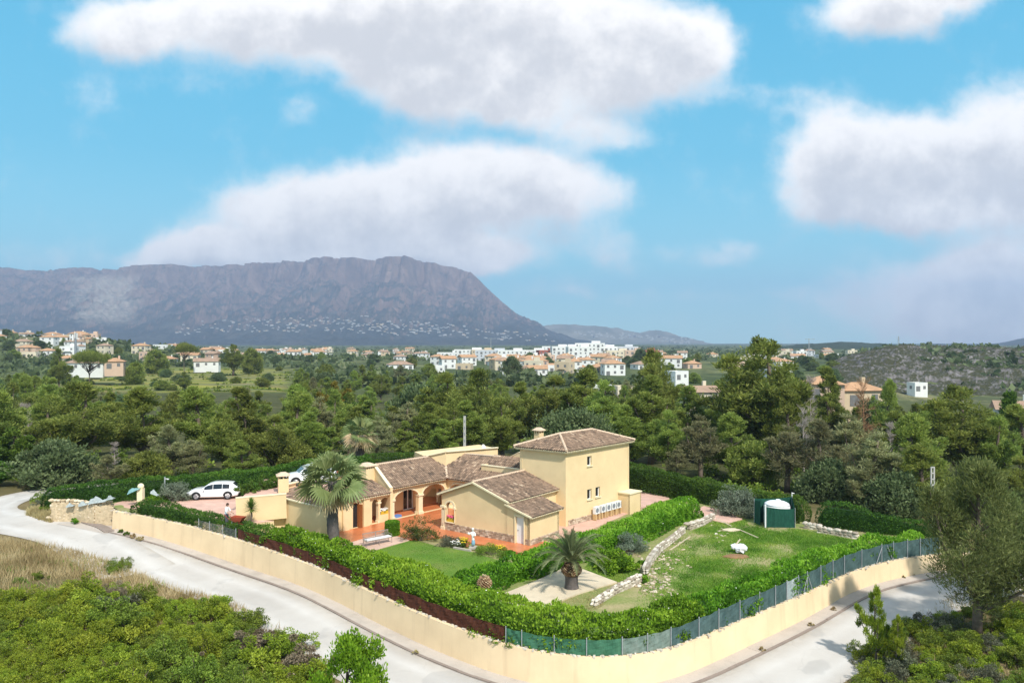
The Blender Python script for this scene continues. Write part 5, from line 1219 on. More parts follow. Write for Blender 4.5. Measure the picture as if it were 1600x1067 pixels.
NEAR = [  # column, top row, width in photo pixels, distance, kind
 (-15,600,130,96,'broad'),(18,668,110,86,'leafy'),(62,622,100,112,'soft'),(128,606,150,91,'broad'),(185,640,90,112,'soft'),(235,611,130,100,'soft'),(268,668,95,90,'sparse'),(312,612,130,103,'soft'),(350,650,100,92,'broad'),
 (388,613,125,106,'tall'),(425,655,95,93,'soft'),(452,618,110,110,'soft'),(490,650,95,98,'tall'),(480,606,110,140,'soft'),(548,640,90,116,'tall'),(592,655,80,106,'sparse'),(628,662,80,110,'tall'),
 (655,606,95,150,'low'),(700,592,110,128,'soft'),(735,632,85,104,'tall'),(748,585,120,124,'broad'),(690,660,75,102,'tall'),(782,628,85,112,'soft'),(822,604,100,132,'tall'),(862,596,110,128,'soft'),(908,586,130,122,'tall'),
 (950,604,100,114,'soft'),(985,640,80,100,'tall'),(1012,596,95,112,'tall'),(1024,556,110,128,'broad'),(1048,648,75,97,'soft'),(1078,612,85,116,'tall'),(1098,655,80,94,'sparse'),(1140,596,95,122,'soft'),(1192,540,185,110,'broad'),(1170,575,120,114,'soft'),(1225,585,110,112,'soft'),
 (1150,650,110,97,'soft'),(1240,610,90,104,'soft'),(1235,672,95,89,'sparse'),(1285,662,90,86,'sparse'),(1302,584,70,124,'tall'),(1385,600,70,130,'soft'),(1335,655,120,90,'sparse'),(1362,684,120,79,'sparse'),(1408,655,120,84,'soft'),
 (1440,640,95,112,'soft'),(1452,700,110,77,'soft'),(1500,612,160,97,'broad'),(1470,634,90,110,'tall'),(1555,655,100,94,'broad'),(1610,640,120,100,'soft'),(1590,720,120,76,'soft'),(1530,735,110,70,'tall'),(1060,700,70,93,'sparse'),(560,690,80,99,'sparse'),(650,690,85,100,'soft'),(845,655,90,100,'soft'),
 (300,690,100,88,'sparse'),(385,690,90,86,'soft'),(90,690,110,82,'low'),(170,712,80,80,'sparse'),(225,705,90,84,'low'),(0,720,90,80,'leafy'),(465,690,80,92,'low'),(1180,690,90,92,'low'),(1295,720,80,82,'low'),(1345,735,90,78,'sparse'),(1400,740,90,76,'low')]
for a in NEAR: tree(*a)
tree(895, 645, 150, 91, 'carob', 'wide blue green carob tree right behind the tower roof')
tree(520, 598, 62, 168, 'yellow', 'yellow green rounded tree above the tall fan palm'); tree(548, 614, 60, 160, 'leafy', 'bright green tree beside the yellow one above the fan palms')
tree(1574, 604, 46, 120, 'cone', 'light green pointed conifer at the right edge beyond the pines')
tree(40, 630, 46, 103, 'dead', 'bare grey dead tree at the far left above the bright leafy trees'); tree(178, 690, 34, 88, 'dead', 'leaning grey dead tree left of the white hatchback'); tree(1268, 588, 44, 108, 'dead', 'bare grey poplar right of the biggest pine', var=1)
tree(1350, 596, 50, 118, 'deadbrown', 'bare brown dead tree in front of the orange houses'); tree(1390, 660, 40, 96, 'dead', 'bare grey trunk right of the orange houses'); tree(1256, 640, 40, 100, 'dead', 'bare grey dead tree at the foot of the biggest pine')
tree(142, 553, 58, 300, 'umbrella', 'flat topped umbrella pine over the white house at the field'); tree(288, 540, 40, 420, 'umbrella', 'round headed umbrella pine left of the white house'); tree(92, 549, 46, 290, 'broad', 'dark pine left of the flat umbrella pine')
tree(287, 583, 30, 285, 'broad', 'lone dark pine standing in the yellow field')
tree(365, 541, 52, 400, 'broad', 'dark pine clump right of the white house at the field'); tree(395, 545, 40, 420, 'low'); tree(245, 547, 46, 430, 'low'); tree(210, 566, 36, 330, 'low')
tree(800, 558, 30, 380, 'low', 'dark round tree at the left end of the tan houses'); tree(828, 552, 24, 520, 'low', 'round tree among the town houses'); tree(1000, 546, 24, 560, 'low', 'dark round tree right of the white apartment blocks')
# the big pines at the right edge
PV['near'] = [pine_meshes(31, 10, 3.9, 230, 92, .10, .7, 'tall', mat='pinenear', leaf=(.26, .042)), pine_meshes(32, 10, 3.6, 200, 92, .10, .75, 'tall', mat='pinenear', leaf=(.26, .042))]
DIM['near'] = (10, 4.1); KN['near'] = ('pine_tree', 'large feathery pine')
tree(1522, 733, 265, 45.5, 'near', 'large feathery pine beside the right hand road', var=0); tree(1618, 735, 240, 49, 'near', 'feathery pine cut by the right edge of the picture', var=1)
# fill of the ravine
def ceiling(u): return np.interp(u, [-60, 130, 131, 460, 461, 560, 700, 790, 800, 1000, 1010, 1130, 1250, 1260, 1420, 1440, 1660], [572, 582, 604, 606, 562, 566, 572, 586, 590, 588, 586, 592, 592, 598, 625, 630, 640])
tries = 0; nfill = 0
while nfill < 235 and tries < 16000:
    tries += 1; u = rv.uniform(-70, 1670); Y = 112 + 270 * rv.random() ** 1.1
    if 125 < u < 465 and Y > 285: continue
    x = (u - CU) / F * Y; z0 = T(x, Y); hgt = rv.uniform(6.0, 9.5); vt_ = CV + (H - z0 - hgt) / Y * F
    if vt_ < ceiling(u) + rv.uniform(0, 10): continue
    if any((x - a) ** 2 + (Y - b) ** 2 < (.47 * (w + 3.0)) ** 2 for a, b, w in TREES): continue
    tree(u, vt_, rv.uniform(6.0, 9.0) / Y * F, Y, rv.choice(['broad', 'soft', 'soft', 'tall', 'tall', 'low', 'sparse', 'broad'])); nfill += 1
nf2 = 0; tries = 0
while nf2 < 70 and tries < 4000:            # the plain between the town houses: small dark trees
    tries += 1; u = rv.uniform(-40, 1320); Y = rv.uniform(330, 900)
    x = (u - CU) / F * Y; z0 = T(x, Y)
    if 125 < u < 465 and Y < 500: continue
    hgt = rv.uniform(4.5, 7.5); vt_ = CV + (H - z0 - hgt) / Y * F
    if any((x - a) ** 2 + (Y - b) ** 2 < (w + 4.0) ** 2 for a, b, w in TREES): continue
    tree(u, vt_, rv.uniform(6, 10) / Y * F, Y, rv.choice(['low', 'low', 'broad']), None, 'on the plain left of the town' if u < 700 else 'on the plain among the town houses'); nf2 += 1

nf4 = 0; tries = 0
while nf4 < 34 and tries < 3000:            # gardens of the knoll villas and the slopes right of the town
    tries += 1; kn = nf4 < 16
    u, Y = (rv.uniform(-20, 190), rv.uniform(480, 640)) if kn else (rv.uniform(960, 1290), rv.uniform(330, 620))
    x = (u - CU) / F * Y; z0 = T(x, Y); hgt = rv.uniform(4, 7)
    if any((x - a) ** 2 + (Y - b) ** 2 < (w + 3.0) ** 2 for a, b, w in TREES): continue
    tree(u, CV + (H - z0 - hgt) / Y * F, rv.uniform(6, 10) / Y * F, Y, 'low', None, 'among the knoll villas' if kn else 'on the slope right of the town'); nf4 += 1
nf3 = 0; tries = 0
while nf3 < 26 and tries < 3000:            # bushes and small trees standing about the terraced field
    tries += 1; u = rv.uniform(135, 460); Y = 300 * (480 / 300) ** rv.random(); x = (u - CU) / F * Y; z0 = T(x, Y)
    if any((x - a) ** 2 + (Y - b) ** 2 < (w + 3.0) ** 2 for a, b, w in TREES): continue
    hgt = rv.uniform(2.0, 4.2); tree(u, CV + (H - z0 - hgt) / Y * F, rv.uniform(4, 8) / Y * F, Y, 'low', None, 'standing in the terraced field'); nf3 += 1
# undergrowth on the forest floor and the distant orchards: nobody could count these
def scatter_clumps(name, pts, size, per, leaf, mat, seed):
    g_ = rng_(seed); C = np.array([p for p in pts]); n = len(C) * per; idx = np.repeat(np.arange(len(C)), per); d = g_.normal(size=(n, 3)); d /= np.linalg.norm(d, axis=1, keepdims=True); d[:, 2] = np.abs(d[:, 2]) * .8
    s = np.array([size[0] + (size[1] - size[0]) * g_.random() for _ in range(len(C))]); pos = C[idx] + d * (s[idx] * g_.uniform(.4, 1, n))[:, None]
    tn = np.clip(g_.uniform(.15, .85, len(C))[idx] + g_.normal(0, .15, n), 0, 1); L = leaf[0] * s[idx]; W_ = leaf[1] * s[idx]
    V = cards(pos, d + g_.normal(size=(n, 3)) * .5, g_, L, W_); return tag(link(name, np_mesh(name, V, 4, np.repeat(tn, 4), M[mat])), kind='stuff')
pts = []
while len(pts) < 900:
    Y = 84 + 130 * rv.random() ** 1.5; u = rv.uniform(-80, 1680); x = (u - CU) / F * Y
    if bool(inside(gpoly, np.array([x]), np.array([Y]))[0]): continue
    pts.append((x, Y, T(x, Y)))
scatter_clumps('undergrowth', pts, (.5, 1.5), 60, (.34, .22), 'scrub', 41)
pts = []
while len(pts) < 3400:
    Y = 330 * (3600 / 330) ** (rv.random() ** 1.25); u = rv.uniform(-80, 1700); x = (u - CU) / F * Y
    if fbm(np.array([x / 160.]), np.array([Y / 260.]), 3)[0] < .47 + .1 * rv.random() or (120 < u < 470 and Y < 500): continue
    pts.append((x, Y, T(x, Y)))
fp = []
for k in range(420):
    row = rv.choice([298, 306, 330, 352, 371, 402, 436, 470]); u = rv.uniform(125, 465); Y = row + 5 * math.sin(u / 23.0 + row) + rv.uniform(-1.5, 1.5); x = (u - CU) / F * Y; fp.append((x, Y, T(x, Y)))
scatter_clumps('field_scrub', fp, (.5, 1.5), 22, (.6, .45), 'scrub', 43)
scatter_clumps('far_wood', pts, (2.2, 6.0), 16, (.75, .55), 'carob', 42)

# ------------------------------------------------------------------ hedges
def hedge(name, ctl, mat, label, dens=150, leaf=(.15, .085), lump=.28, seed=1, flowers=0, group=None):
    """ctl rows: x, y, ground z, top z, width. A leafy body over a twiggy core, following the line."""
    A = spline(ctl, .25); N = normals_in(A); g_ = rng_(seed); S = np.concatenate([[0], np.cumsum(np.hypot(np.diff(A[:, 0]), np.diff(A[:, 1])))]); L = S[-1]
    per = float(np.mean(A[:, 4] + 2 * (A[:, 3] - A[:, 2]))); n = int(dens * per * L)
    s = g_.uniform(-.3, L + .3, n); X0 = np.interp(s, S, A[:, 0]); Y0 = np.interp(s, S, A[:, 1]); zb = np.interp(s, S, A[:, 2]); zt = np.interp(s, S, A[:, 3]); w = np.interp(s, S, A[:, 4]); nx = np.interp(s, S, N[:, 0]); ny = np.interp(s, S, N[:, 1])
    end = np.clip(np.minimum(s + .3, L + .3 - s) / .9, .02, 1) ** .5
    q = g_.uniform(0, 1, n) * (w + 2 * (zt - zb)); hh = zt - zb                       # round the section: outer face, top, inner face
    side = np.where(q < hh, -1.0, np.where(q < hh + w, 0.0, 1.0)); tt = np.where(side < 0, q / hh, np.where(side == 0, (q - hh) / w, (q - hh - w) / hh))
    across = np.where(side == 0, (tt - .5) * w, side * w / 2); up_ = np.where(side == 0, hh, tt * hh)
    r_ = .30 * np.minimum(w, hh) * 2; cx = np.clip(np.abs(across) - (w / 2 - r_ * .5), 0, None); cz = np.clip(up_ - (hh - r_ * .5), 0, None)      # rounded shoulders
    up_ = up_ - cx * .38; across = across - np.sign(across) * cz * .38
    px_, py_ = X0 + nx * across, Y0 + ny * across
    lm = (fbm(s / .75 + seed, across / .75 + up_ / .75, 3) - .5) * 2.6 * lump + (fbm(s / 2.2 + 7 + seed, across / 2.6, 2) - .5) * 2.6 * lump
    ox = np.where(side == 0, 0, side); oz = np.where(side == 0, 1.0, .25); dep = -g_.uniform(0, .26, n) ** 1.0 + lm
    px_ = px_ + nx * ox * dep; py_ = py_ + ny * ox * dep; pz_ = zb + up_ * (.25 + .75 * end) + oz * dep
    pz_ = np.maximum(pz_, zb + .03)
    nd = np.stack([nx * ox, ny * ox, oz], 1); ax = nd * .7 + g_.normal(size=(n, 3)) * .6 + np.array([0, 0, .35])
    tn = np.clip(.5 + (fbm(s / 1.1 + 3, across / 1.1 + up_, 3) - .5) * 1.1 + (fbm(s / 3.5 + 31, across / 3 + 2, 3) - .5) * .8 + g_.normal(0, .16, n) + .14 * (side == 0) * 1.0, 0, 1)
    V = cards(np.stack([px_, py_, pz_], 1), ax, g_, leaf[0] * g_.uniform(.6, 1.35, n), leaf[1] * g_.uniform(.7, 1.2, n)); parts = [(V, 4, np.repeat(tn, 4), 0)]
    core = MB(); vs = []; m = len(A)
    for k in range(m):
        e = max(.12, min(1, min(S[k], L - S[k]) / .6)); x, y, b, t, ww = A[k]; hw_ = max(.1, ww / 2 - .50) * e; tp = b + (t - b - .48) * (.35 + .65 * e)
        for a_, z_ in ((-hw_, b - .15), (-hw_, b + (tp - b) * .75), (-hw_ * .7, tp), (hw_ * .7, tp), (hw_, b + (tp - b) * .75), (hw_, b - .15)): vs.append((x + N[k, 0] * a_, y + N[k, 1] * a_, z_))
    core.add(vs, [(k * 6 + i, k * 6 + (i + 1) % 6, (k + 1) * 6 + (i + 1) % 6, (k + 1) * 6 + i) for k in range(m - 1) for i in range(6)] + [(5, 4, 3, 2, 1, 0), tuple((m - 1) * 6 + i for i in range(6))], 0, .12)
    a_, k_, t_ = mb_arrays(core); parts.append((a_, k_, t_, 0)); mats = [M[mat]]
    if flowers:
        i = g_.choice(n, flowers, replace=False); Vf = cards(np.stack([px_, py_, pz_], 1)[i] + nd[i] * .06, g_.normal(size=(flowers, 3)), g_, .075, .06); parts.append((Vf, 4, np.full(flowers * 4, .5), 1)); mats.append(M['flower_white'])
    o = link(name, join_meshes(name, parts, mats)); return tag(o, label, 'hedge', group)
def wall_rows(u0, u1, wdt, top, inset=.3, zdrop=.1):
    out = []
    for k in range(0, len(WALL), 3):
        x, y, zt, zf, u = WALL[k]
        if u0 <= u <= u1: f = wdt(u) if callable(wdt) else wdt; tq = top(u) if callable(top) else top; d = inset + f / 2; out.append((x + WN[k, 0] * d, y + WN[k, 1] * d, zt - zdrop, zt + tq, f))
    return out
hedge('hedge', wall_rows(178, 415, 1.7, 1.05, .25), 'cypress', 'dark green trimmed hedge along the left end of the peach wall', 220, (.17, .06), .2, 1)
hedge('hedge', wall_rows(395, 1120, lambda u: np.interp(u, [395, 470, 560, 700, 1000, 1120], [1.9, 2.2, 2.9, 3.0, 2.6, 2.2]), lambda u: np.interp(u, [395, 470, 560, 700, 915, 1120], [1.35, 1.5, 1.5, 1.6, 1.75, 1.55]), .3), 'hedge', 'long bright green bushy hedge above the peach wall round the corner', 190, (.19, .105), .34, 2, 260)
hedge('hedge', wall_rows(1105, 1478, lambda u: np.interp(u, [1105, 1250, 1440], [2.2, 2.2, 1.8]), lambda u: np.interp(u, [1105, 1250, 1330, 1440], [1.55, 1.55, 1.5, 1.35]), .3), 'hedge', 'bright green hedge behind the blue green mesh fence on the right', 170, (.19, .105), .36, 3, 60)
hedge('hedge', [(-3.6, 49.6, -.3, 1.15, 2.2), (-2.0, 50.4, -.3, 1.15, 2.3), (2.6, 55.2, -.25, 1.2, 2.3), (5.4, 58.2, -.2, 1.35, 2.4), (9.2, 62.0, -.1, 1.5, 2.5), (13.6, 68.0, 0, 1.65, 2.6), (16.0, 70.8, 0, 1.6, 2.4)], 'hedge', 'bright green hedge dividing the mown lawn from the palm court', 190, (.18, .10), .3, 4, 80)
hedge('hedge', [(-40.6,68.4,.8,3.0,1.6),(-36,68.9,1.0,3.4,1.6),(-33,70.0,1.4,3.55,1.7),(-28.5,72.0,1.5,3.6,1.8),(-23,71.8,1.9,4.2,1.8),(-19,71.3,2.9,4.75,1.8),(-16,72.8,2.9,4.85,1.8),(-13.5,76,2.5,4.6,1.8)], 'cypress', 'dark clipped hedge behind the two white cars', 200, (.18, .07), .16, 5)
hedge('hedge', [(-17.5,84.5,.2,3.3,1.8),(-13,86,.2,3.45,1.8),(-7.5,86.6,.1,3.4,1.8)], 'cypress', 'clipped hedge seen over the villa roof beside the tall fan palm', 170, (.18, .07), .16, 6)
hedge('hedge', [(11.4,84,-.1,2.8,1.8),(13,82.8,-.1,2.75,1.9),(19.4,75.6,0,2.25,1.9),(25.2,67.8,0,2.1,1.7)], 'cypress', 'dark back hedge running from the tower to the green tank screen', 200, (.18, .07), .2, 7)
hedge('hedge', [(25.9,66.6,0,2.15,1.5),(28.6,64.4,0,2.1,1.5),(31.5,62.6,0,1.6,1.4),(35.5,61.6,0,1.2,1.3)], 'cypress', 'patchy dark hedge behind the low stone wall', 150, (.18, .07), .26, 8)

# ------------------------------------------------------------------ foreground scrub
BK = {'scrub': ('scrub', 'mid green scrub bush'), 'lime': ('scrublime', 'yellow green scrub bush'), 'grey': ('scrubgrey', 'grey green scrub bush'), 'brown': ('scrubbrown', 'brown twiggy scrub bush')}
BV = {k: [bush_mesh(50 + i * 7 + j, 1.0, 1.15, (34, 46, 26)[j], (170, 150, 150)[j], ((.08, .042), (.10, .05), (.12, .055))[j], BK[k][0], True, (.6, .5, .9)[j]) for j in range(3)] for i, k in enumerate(BK)}
def bush(x, y, r, kind, zone, zb=None, h=None, lab=None, cat='shrub', z=None):
    o = link('shrub', rv.choice(BV[kind]), None, (x, y, (T(x, y) if zb is None else zb) - .08), rv.uniform(0, 6.28)); o.scale = (r, r, (h or r * rv.uniform(.8, 1.15))); tag(o, lab, 'shrub', 'scrub bushes by the road')
    if not lab: later(o, BK[kind][1], zone)
    return o
def edge_px(u): return np.interp(u, [0, 107, 172, 228, 280, 345, 390, 455, 520], [834, 852, 870, 892, 915, 935, 961, 1006, 1067])
placed = []; tries = 0
while len(placed) < 124 and tries < 6000:
    tries += 1; u = rv.uniform(-30, 500); v = rv.uniform(925, 1110)
    if v < edge_px(u) + np.interp(u, [0, 200, 290, 360, 500], [60, 55, 32, 20, 24]) or (u < 250 and v < 935 - u * .03) : continue
    p = P(u, v, -1.0); z = T(p.x, p.y); p = P(u, v, z); r = rv.uniform(.55, 1.25)
    if any((p.x - a) ** 2 + (p.y - b) ** 2 < (.62 * (r + q)) ** 2 for a, b, q in placed): continue
    placed.append((p.x, p.y, r)); k = 'lime' if (u < 150 and v > 930 and rv.random() < .75) else rv.choice(['scrub', 'scrub', 'scrub', 'scrub', 'scrub', 'grey', 'lime', 'lime', 'lime', 'lime', 'lime', 'brown'])
    bush(p.x, p.y, r * 1.12, k, 'left of the road in the back rows' if v < 985 else 'left of the road in the middle rows' if v < 1045 else 'left of the road along the bottom edge')
for (u, v, r) in ((183, 895, .8), (196, 890, .6), (60, 905, .45), (28, 910, .4)): p = P(u, v, .1); p = P(u, v, T(p.x, p.y)); bush(p.x, p.y, r, 'scrub', 'standing alone in the dry grass')
placed = []; tries = 0
while len(placed) < 74 and tries < 6000:
    tries += 1; u = rv.uniform(1335, 1660); v = rv.uniform(955, 1120)
    if v < np.interp(u, [1335, 1360, 1400, 1450, 1500, 1600], [1065, 1010, 985, 975, 960, 950]): continue
    p = P(u, v, -1.2); z = T(p.x, p.y); p = P(u, v, z); r = rv.uniform(.5, 1.1)
    if any((p.x - a) ** 2 + (p.y - b) ** 2 < (.6 * (r + q)) ** 2 for a, b, q in placed): continue
    placed.append((p.x, p.y, r)); bush(p.x, p.y, r, rv.choice(['scrub', 'lime', 'lime', 'scrub', 'scrub', 'lime', 'grey']), 'under the big pine at the right road' if v < 1020 else 'at the bottom right corner')
placed2 = [(98,800,.5,'grey'),(66,788,.9,'scrub'),(58,795,.7,'grey'),(72,800,.6,'scrub')]
for (u, v, r, k) in placed2: p = P(u, v, .7); p = P(u, v, T(p.x, p.y)); bush(p.x, p.y, r, k, 'at the fork of the left hand road')
# upright young pine by the right road and the glossy young tree at the bottom
PV['young'] = [pine_meshes(61, 10, 3.8, 40, 75, .05, .8, 'tall', mat='scrublime', leaf=(.75, .11))]; DIM['young'] = (10, 3.4); KN['young'] = ('pine_tree', 'young pine')
tree(1368, 918, 58, 42.6, 'young', 'young light green pine at the edge of the right hand road'); tree(1402, 962, 44, 41.5, 'young', 'smaller young pine just right of the first at the road')
PV['glossy'] = [pine_meshes(63, 4, 2.1, 24, 330, .12, .9, 'round', mat='hedge', leaf=(.15, .09))]; DIM['glossy'] = (4, 1.8); KN['glossy'] = ('broadleaf_tree', 'young glossy tree')
tree(546, 986, 118, 35.5, 'glossy', 'young glossy green tree at the bottom edge in front of the road', zb=T(-7.3, 35.5) - .1)

# dry grass and weeds along the left verge, green blades inside
def blades(name, n, sampler, mat, hgt, wid, seed, bend=.35):
    g_ = rng_(seed); P_ = sampler(g_, n); n = len(P_); a = g_.uniform(0, 6.283, n); hh = hgt[0] + (hgt[1] - hgt[0]) * g_.random(n); w = wid * g_.uniform(.7, 1.4, n)
    sx, sy = np.cos(a) * w, np.sin(a) * w; bx, by = g_.normal(0, bend, n) * hh, g_.normal(0, bend, n) * hh
    V = np.stack([P_ + np.stack([-sx, -sy, 0 * sx], 1), P_ + np.stack([sx, sy, 0 * sx], 1), P_ + np.stack([bx, by, hh], 1)], 1)
    tn = np.clip(.5 + (fbm(P_[:, 0] / 1.4, P_[:, 1] / 1.4, 3) - .5) * 1.4 + g_.normal(0, .2, n), 0, 1)
    return tag(link(name, np_mesh(name, V, 3, np.repeat(tn, 3), M[mat])), kind='stuff')
left_poly = [tuple(P(a, b, z)[:2]) for a, b, z in ((-60, 842, .5), (107, 854, .3), (172, 871, 0), (228, 893, -.4), (280, 916, -.8), (345, 936, -1.1), (390, 962, -1.5), (455, 1007, -2), (515, 1067, -2.3))] + [(-10, 36), (-24, 30), (-48, 40)]
def in_poly_sampler(poly, w=None, z=terrain):
    xs = [p[0] for p in poly]; ysp = [p[1] for p in poly]
    def f(g_, n):
        x = g_.uniform(min(xs), max(xs), n * 4); y = g_.uniform(min(ysp), max(ysp), n * 4); k = inside(poly, x, y)
        if w is not None: k &= w(x, y) > g_.random(n * 4)
        x, y = x[k][:n], y[k][:n]; return np.stack([x, y, z(x, y) - .02], 1)
    return f
blades('dry_grass', 70000, in_poly_sampler(left_poly, lambda x, y: np.clip(.25 + 1.5 * (fbm(x / 3, y / 3, 3) - .35), .1, 1) * np.clip((y - 46) / 8, .12, 1)), 'dry', (.18, .62), .02, 71)
blades('grass', 16000, in_poly_sampler(left_poly, lambda x, y: np.clip(2.2 * (fbm(x / 2.2 + 9, y / 2.2, 3) - .48), 0, 1)), 'grassblade', (.15, .45), .022, 72)
right_poly = [tuple(P(a, b, -1.5)[:2]) for a, b in ((1290, 1067), (1350, 1018), (1372, 990), (1417, 963), (1466, 944), (1560, 915), (1700, 900), (1700, 1100))] + [(15, 34)]
blades('dry_grass', 12000, in_poly_sampler(right_poly, lambda x, y: np.clip(2 * (fbm(x / 2, y / 2, 3) - .35), 0, 1)), 'dry', (.15, .5), .02, 73)
fork = [tuple(P(a, b, .8)[:2]) for a, b in ((40, 806), (52, 788), (75, 778), (82, 795), (82, 815), (60, 812))]; blades('dry_grass', 5000, in_poly_sampler(fork), 'dry', (.2, .6), .025, 74)
rough = [tuple(P(a, b, 0)[:2]) for a, b in ((1008, 872), (1040, 852), (1075, 832), (1115, 814), (1140, 818), (1165, 812), (1195, 824), (1252, 828), (1300, 838), (1335, 846), (1280, 870), (1220, 895), (1160, 915), (1100, 935), (1040, 945), (990, 945), (1003, 900))]
gz = lambda x, y: G(x, y) + 0
blades('grass', 95000, in_poly_sampler(rough, lambda x, y: np.clip(.65 + 3.4 * (fbm(x / 3.5 + 2, y / 3.5, 3) - .42), .08, 1) * (.16 + .84 * sstep(.17, .235, x / y + (fbm(x / 1.5, y / 1.5, 3) - .5) * .12)), gz), 'grassblade', (.05, .16), .022, 75, .5)
strip_p = [tuple(P(a, b, -.2)[:2]) for a, b in ((912, 889), (964, 908), (1000, 905), (1000, 890), (960, 876), (925, 872))]; blades('grass', 9000, in_poly_sampler(strip_p, None, gz), 'grassblade', (.05, .15), .02, 76, .5)
strip_q = [tuple(P(a, b, -.2)[:2]) for a, b in ((860, 944), (905, 927), (964, 910), (995, 905), (935, 948), (880, 958))]; blades('dry_grass', 3500, in_poly_sampler(strip_q, None, gz), 'dry', (.04, .12), .02, 77, .6)
blades('lawn_blades', 40000, in_poly_sampler([tuple(P(a, b, 0)[:2]) for a, b in lawn_px], None, lambda x, y: 0 * x + .01), 'grassblade', (.02, .05), .018, 78, .6)
# ------------------------------------------------------------------ fences on the wall
def wall_at(u):
    return [float(np.interp(u, WALL[:, 4], WALL[:, k])) for k in range(4)] + [float(np.interp(u, WALL[:, 4], WN[:, 0])), float(np.interp(u, WALL[:, 4], WN[:, 1]))]
def fence(name, us, hgt, mats, label, post=.05, posts=True, sag=.05, inset=.20, seed=1, braces=()):
    f = empty(name, (0, 0, 0), 0, label, 'fence'); r = random.Random(seed)
    for i, (ua, ub) in enumerate(zip(us[:-1], us[1:])):
        n = 7; mb = MB(); rows = 5; vs = []; b0 = r.uniform(0, 6)
        for k in range(n + 1):
            t = k / n; x, y, zt, zf, nx, ny = wall_at(ua + (ub - ua) * t); h = (hgt(ua + (ub - ua) * t) if callable(hgt) else hgt) - sag * math.sin(math.pi * t) * r.uniform(.4, 1.2)
            for q in range(rows + 1):
                w = .03 * math.sin(t * 11 + q * 1.3 + b0) + .015 * r.uniform(-1, 1); d = inset + w * (1 if 0 < k < n else 0)
                vs.append((x + nx * d, y + ny * d, zt + .03 + h * q / rows))
        m = len(vs); vs += [(a + nx * .02, b + ny * .02, c) for a, b, c in vs]; R1 = rows + 1
        fs = [(k * R1 + q, (k + 1) * R1 + q, (k + 1) * R1 + q + 1, k * R1 + q + 1) for k in range(n) for q in range(rows)]; fs += [tuple(m + i2 for i2 in reversed(p)) for p in fs]
        for k in range(n): fs.append((k * R1 + rows, (k + 1) * R1 + rows, m + (k + 1) * R1 + rows, m + k * R1 + rows))
        mb.add(vs, fs); mb.build('screen_panel', mats[i % len(mats)] if not callable(mats) else mats((ua + ub) / 2), f)
    if posts:
        for u in us:
            x, y, zt, zf, nx, ny = wall_at(u); h = hgt(u) if callable(hgt) else hgt; p = MB(); p.tube([(x + nx * (inset - .05), y + ny * (inset - .05), zt - .05), (x + nx * (inset - .05), y + ny * (inset - .05), zt + h + .10)], post / 2, 6)
            p.lathe((x + nx * (inset - .05), y + ny * (inset - .05), zt + h + .10), [(post * .6, 0), (post * .6, .03), (.005, .05)], 6); p.build('post', M['galv'], f)
    for (u, du) in braces:
        x, y, zt, zf, nx, ny = wall_at(u); x2, y2, zt2, _, nx2, ny2 = wall_at(u + du); h = hgt(u) if callable(hgt) else hgt; p = MB(); p.tube([(x + nx * .12, y + ny * .12, zt + h * .95), (x2 + nx2 * .12, y2 + ny2 * .12, zt2 + .03)], .024, 6); p.build('brace', M['galv'], f)
    return f
fence('screen_fence', [369, 405, 440, 478, 520, 562, 604, 645, 684, 722, 757, 787], lambda u: np.interp(u, [369, 787], [.72, .82]), [M['brownscreen']], 'dark brown screen fence along the top of the peach wall on the left', posts=False, sag=.06, seed=4)
def gs(u):
    if 985 < u < 1062: return M['palescreen']
    if 1230 < u < 1252: return M['whitescreen']
    return M['greenscreen'] if u < 985 else M['bluescreen']
fence('mesh_fence', [790, 815, 866, 917, 973, 1013, 1050, 1094, 1125, 1158, 1189, 1214, 1232, 1250, 1264, 1285, 1304, 1322, 1349, 1380, 1398, 1420, 1440, 1470], lambda u: np.interp(u, [790, 1000, 1100, 1300, 1470], [.75, .85, 1.0, 1.2, 1.2]), gs, 'shade cloth fence on steel posts round the corner and up the right hand wall', seed=6, braces=((1264, -7), (1264, 7), (1380, -9), (1388, 9)))
f = empty('wire_fence', (0, 0, 0), 0, 'short low wire mesh fence in front of the dark hedge, left of the brown screen', 'fence')
us = [308, 325, 345, 366]
for ua, ub in zip(us[:-1], us[1:]):
    mb = MB()
    for k in range(11):
        x, y, zt, _, nx, ny = wall_at(ua + (ub - ua) * k / 10); mb.bar((x + nx * .2, y + ny * .2, zt), (x + nx * .2, y + ny * .2, zt + .62), .012)
    for z in np.linspace(.04, .6, 7):
        a = wall_at(ua); b = wall_at(ub); mb.bar((a[0] + a[4] * .2, a[1] + a[5] * .2, a[2] + z), (b[0] + b[4] * .2, b[1] + b[5] * .2, b[2] + z), .012)
    mb.build('wire_panel', M['mesh'], f)
for u in us: x, y, zt, _, nx, ny = wall_at(u); mb = MB(); mb.tube([(x + nx * .2, y + ny * .2, zt - .05), (x + nx * .2, y + ny * .2, zt + .75)], .025, 6); mb.build('post', M['galv'], f)

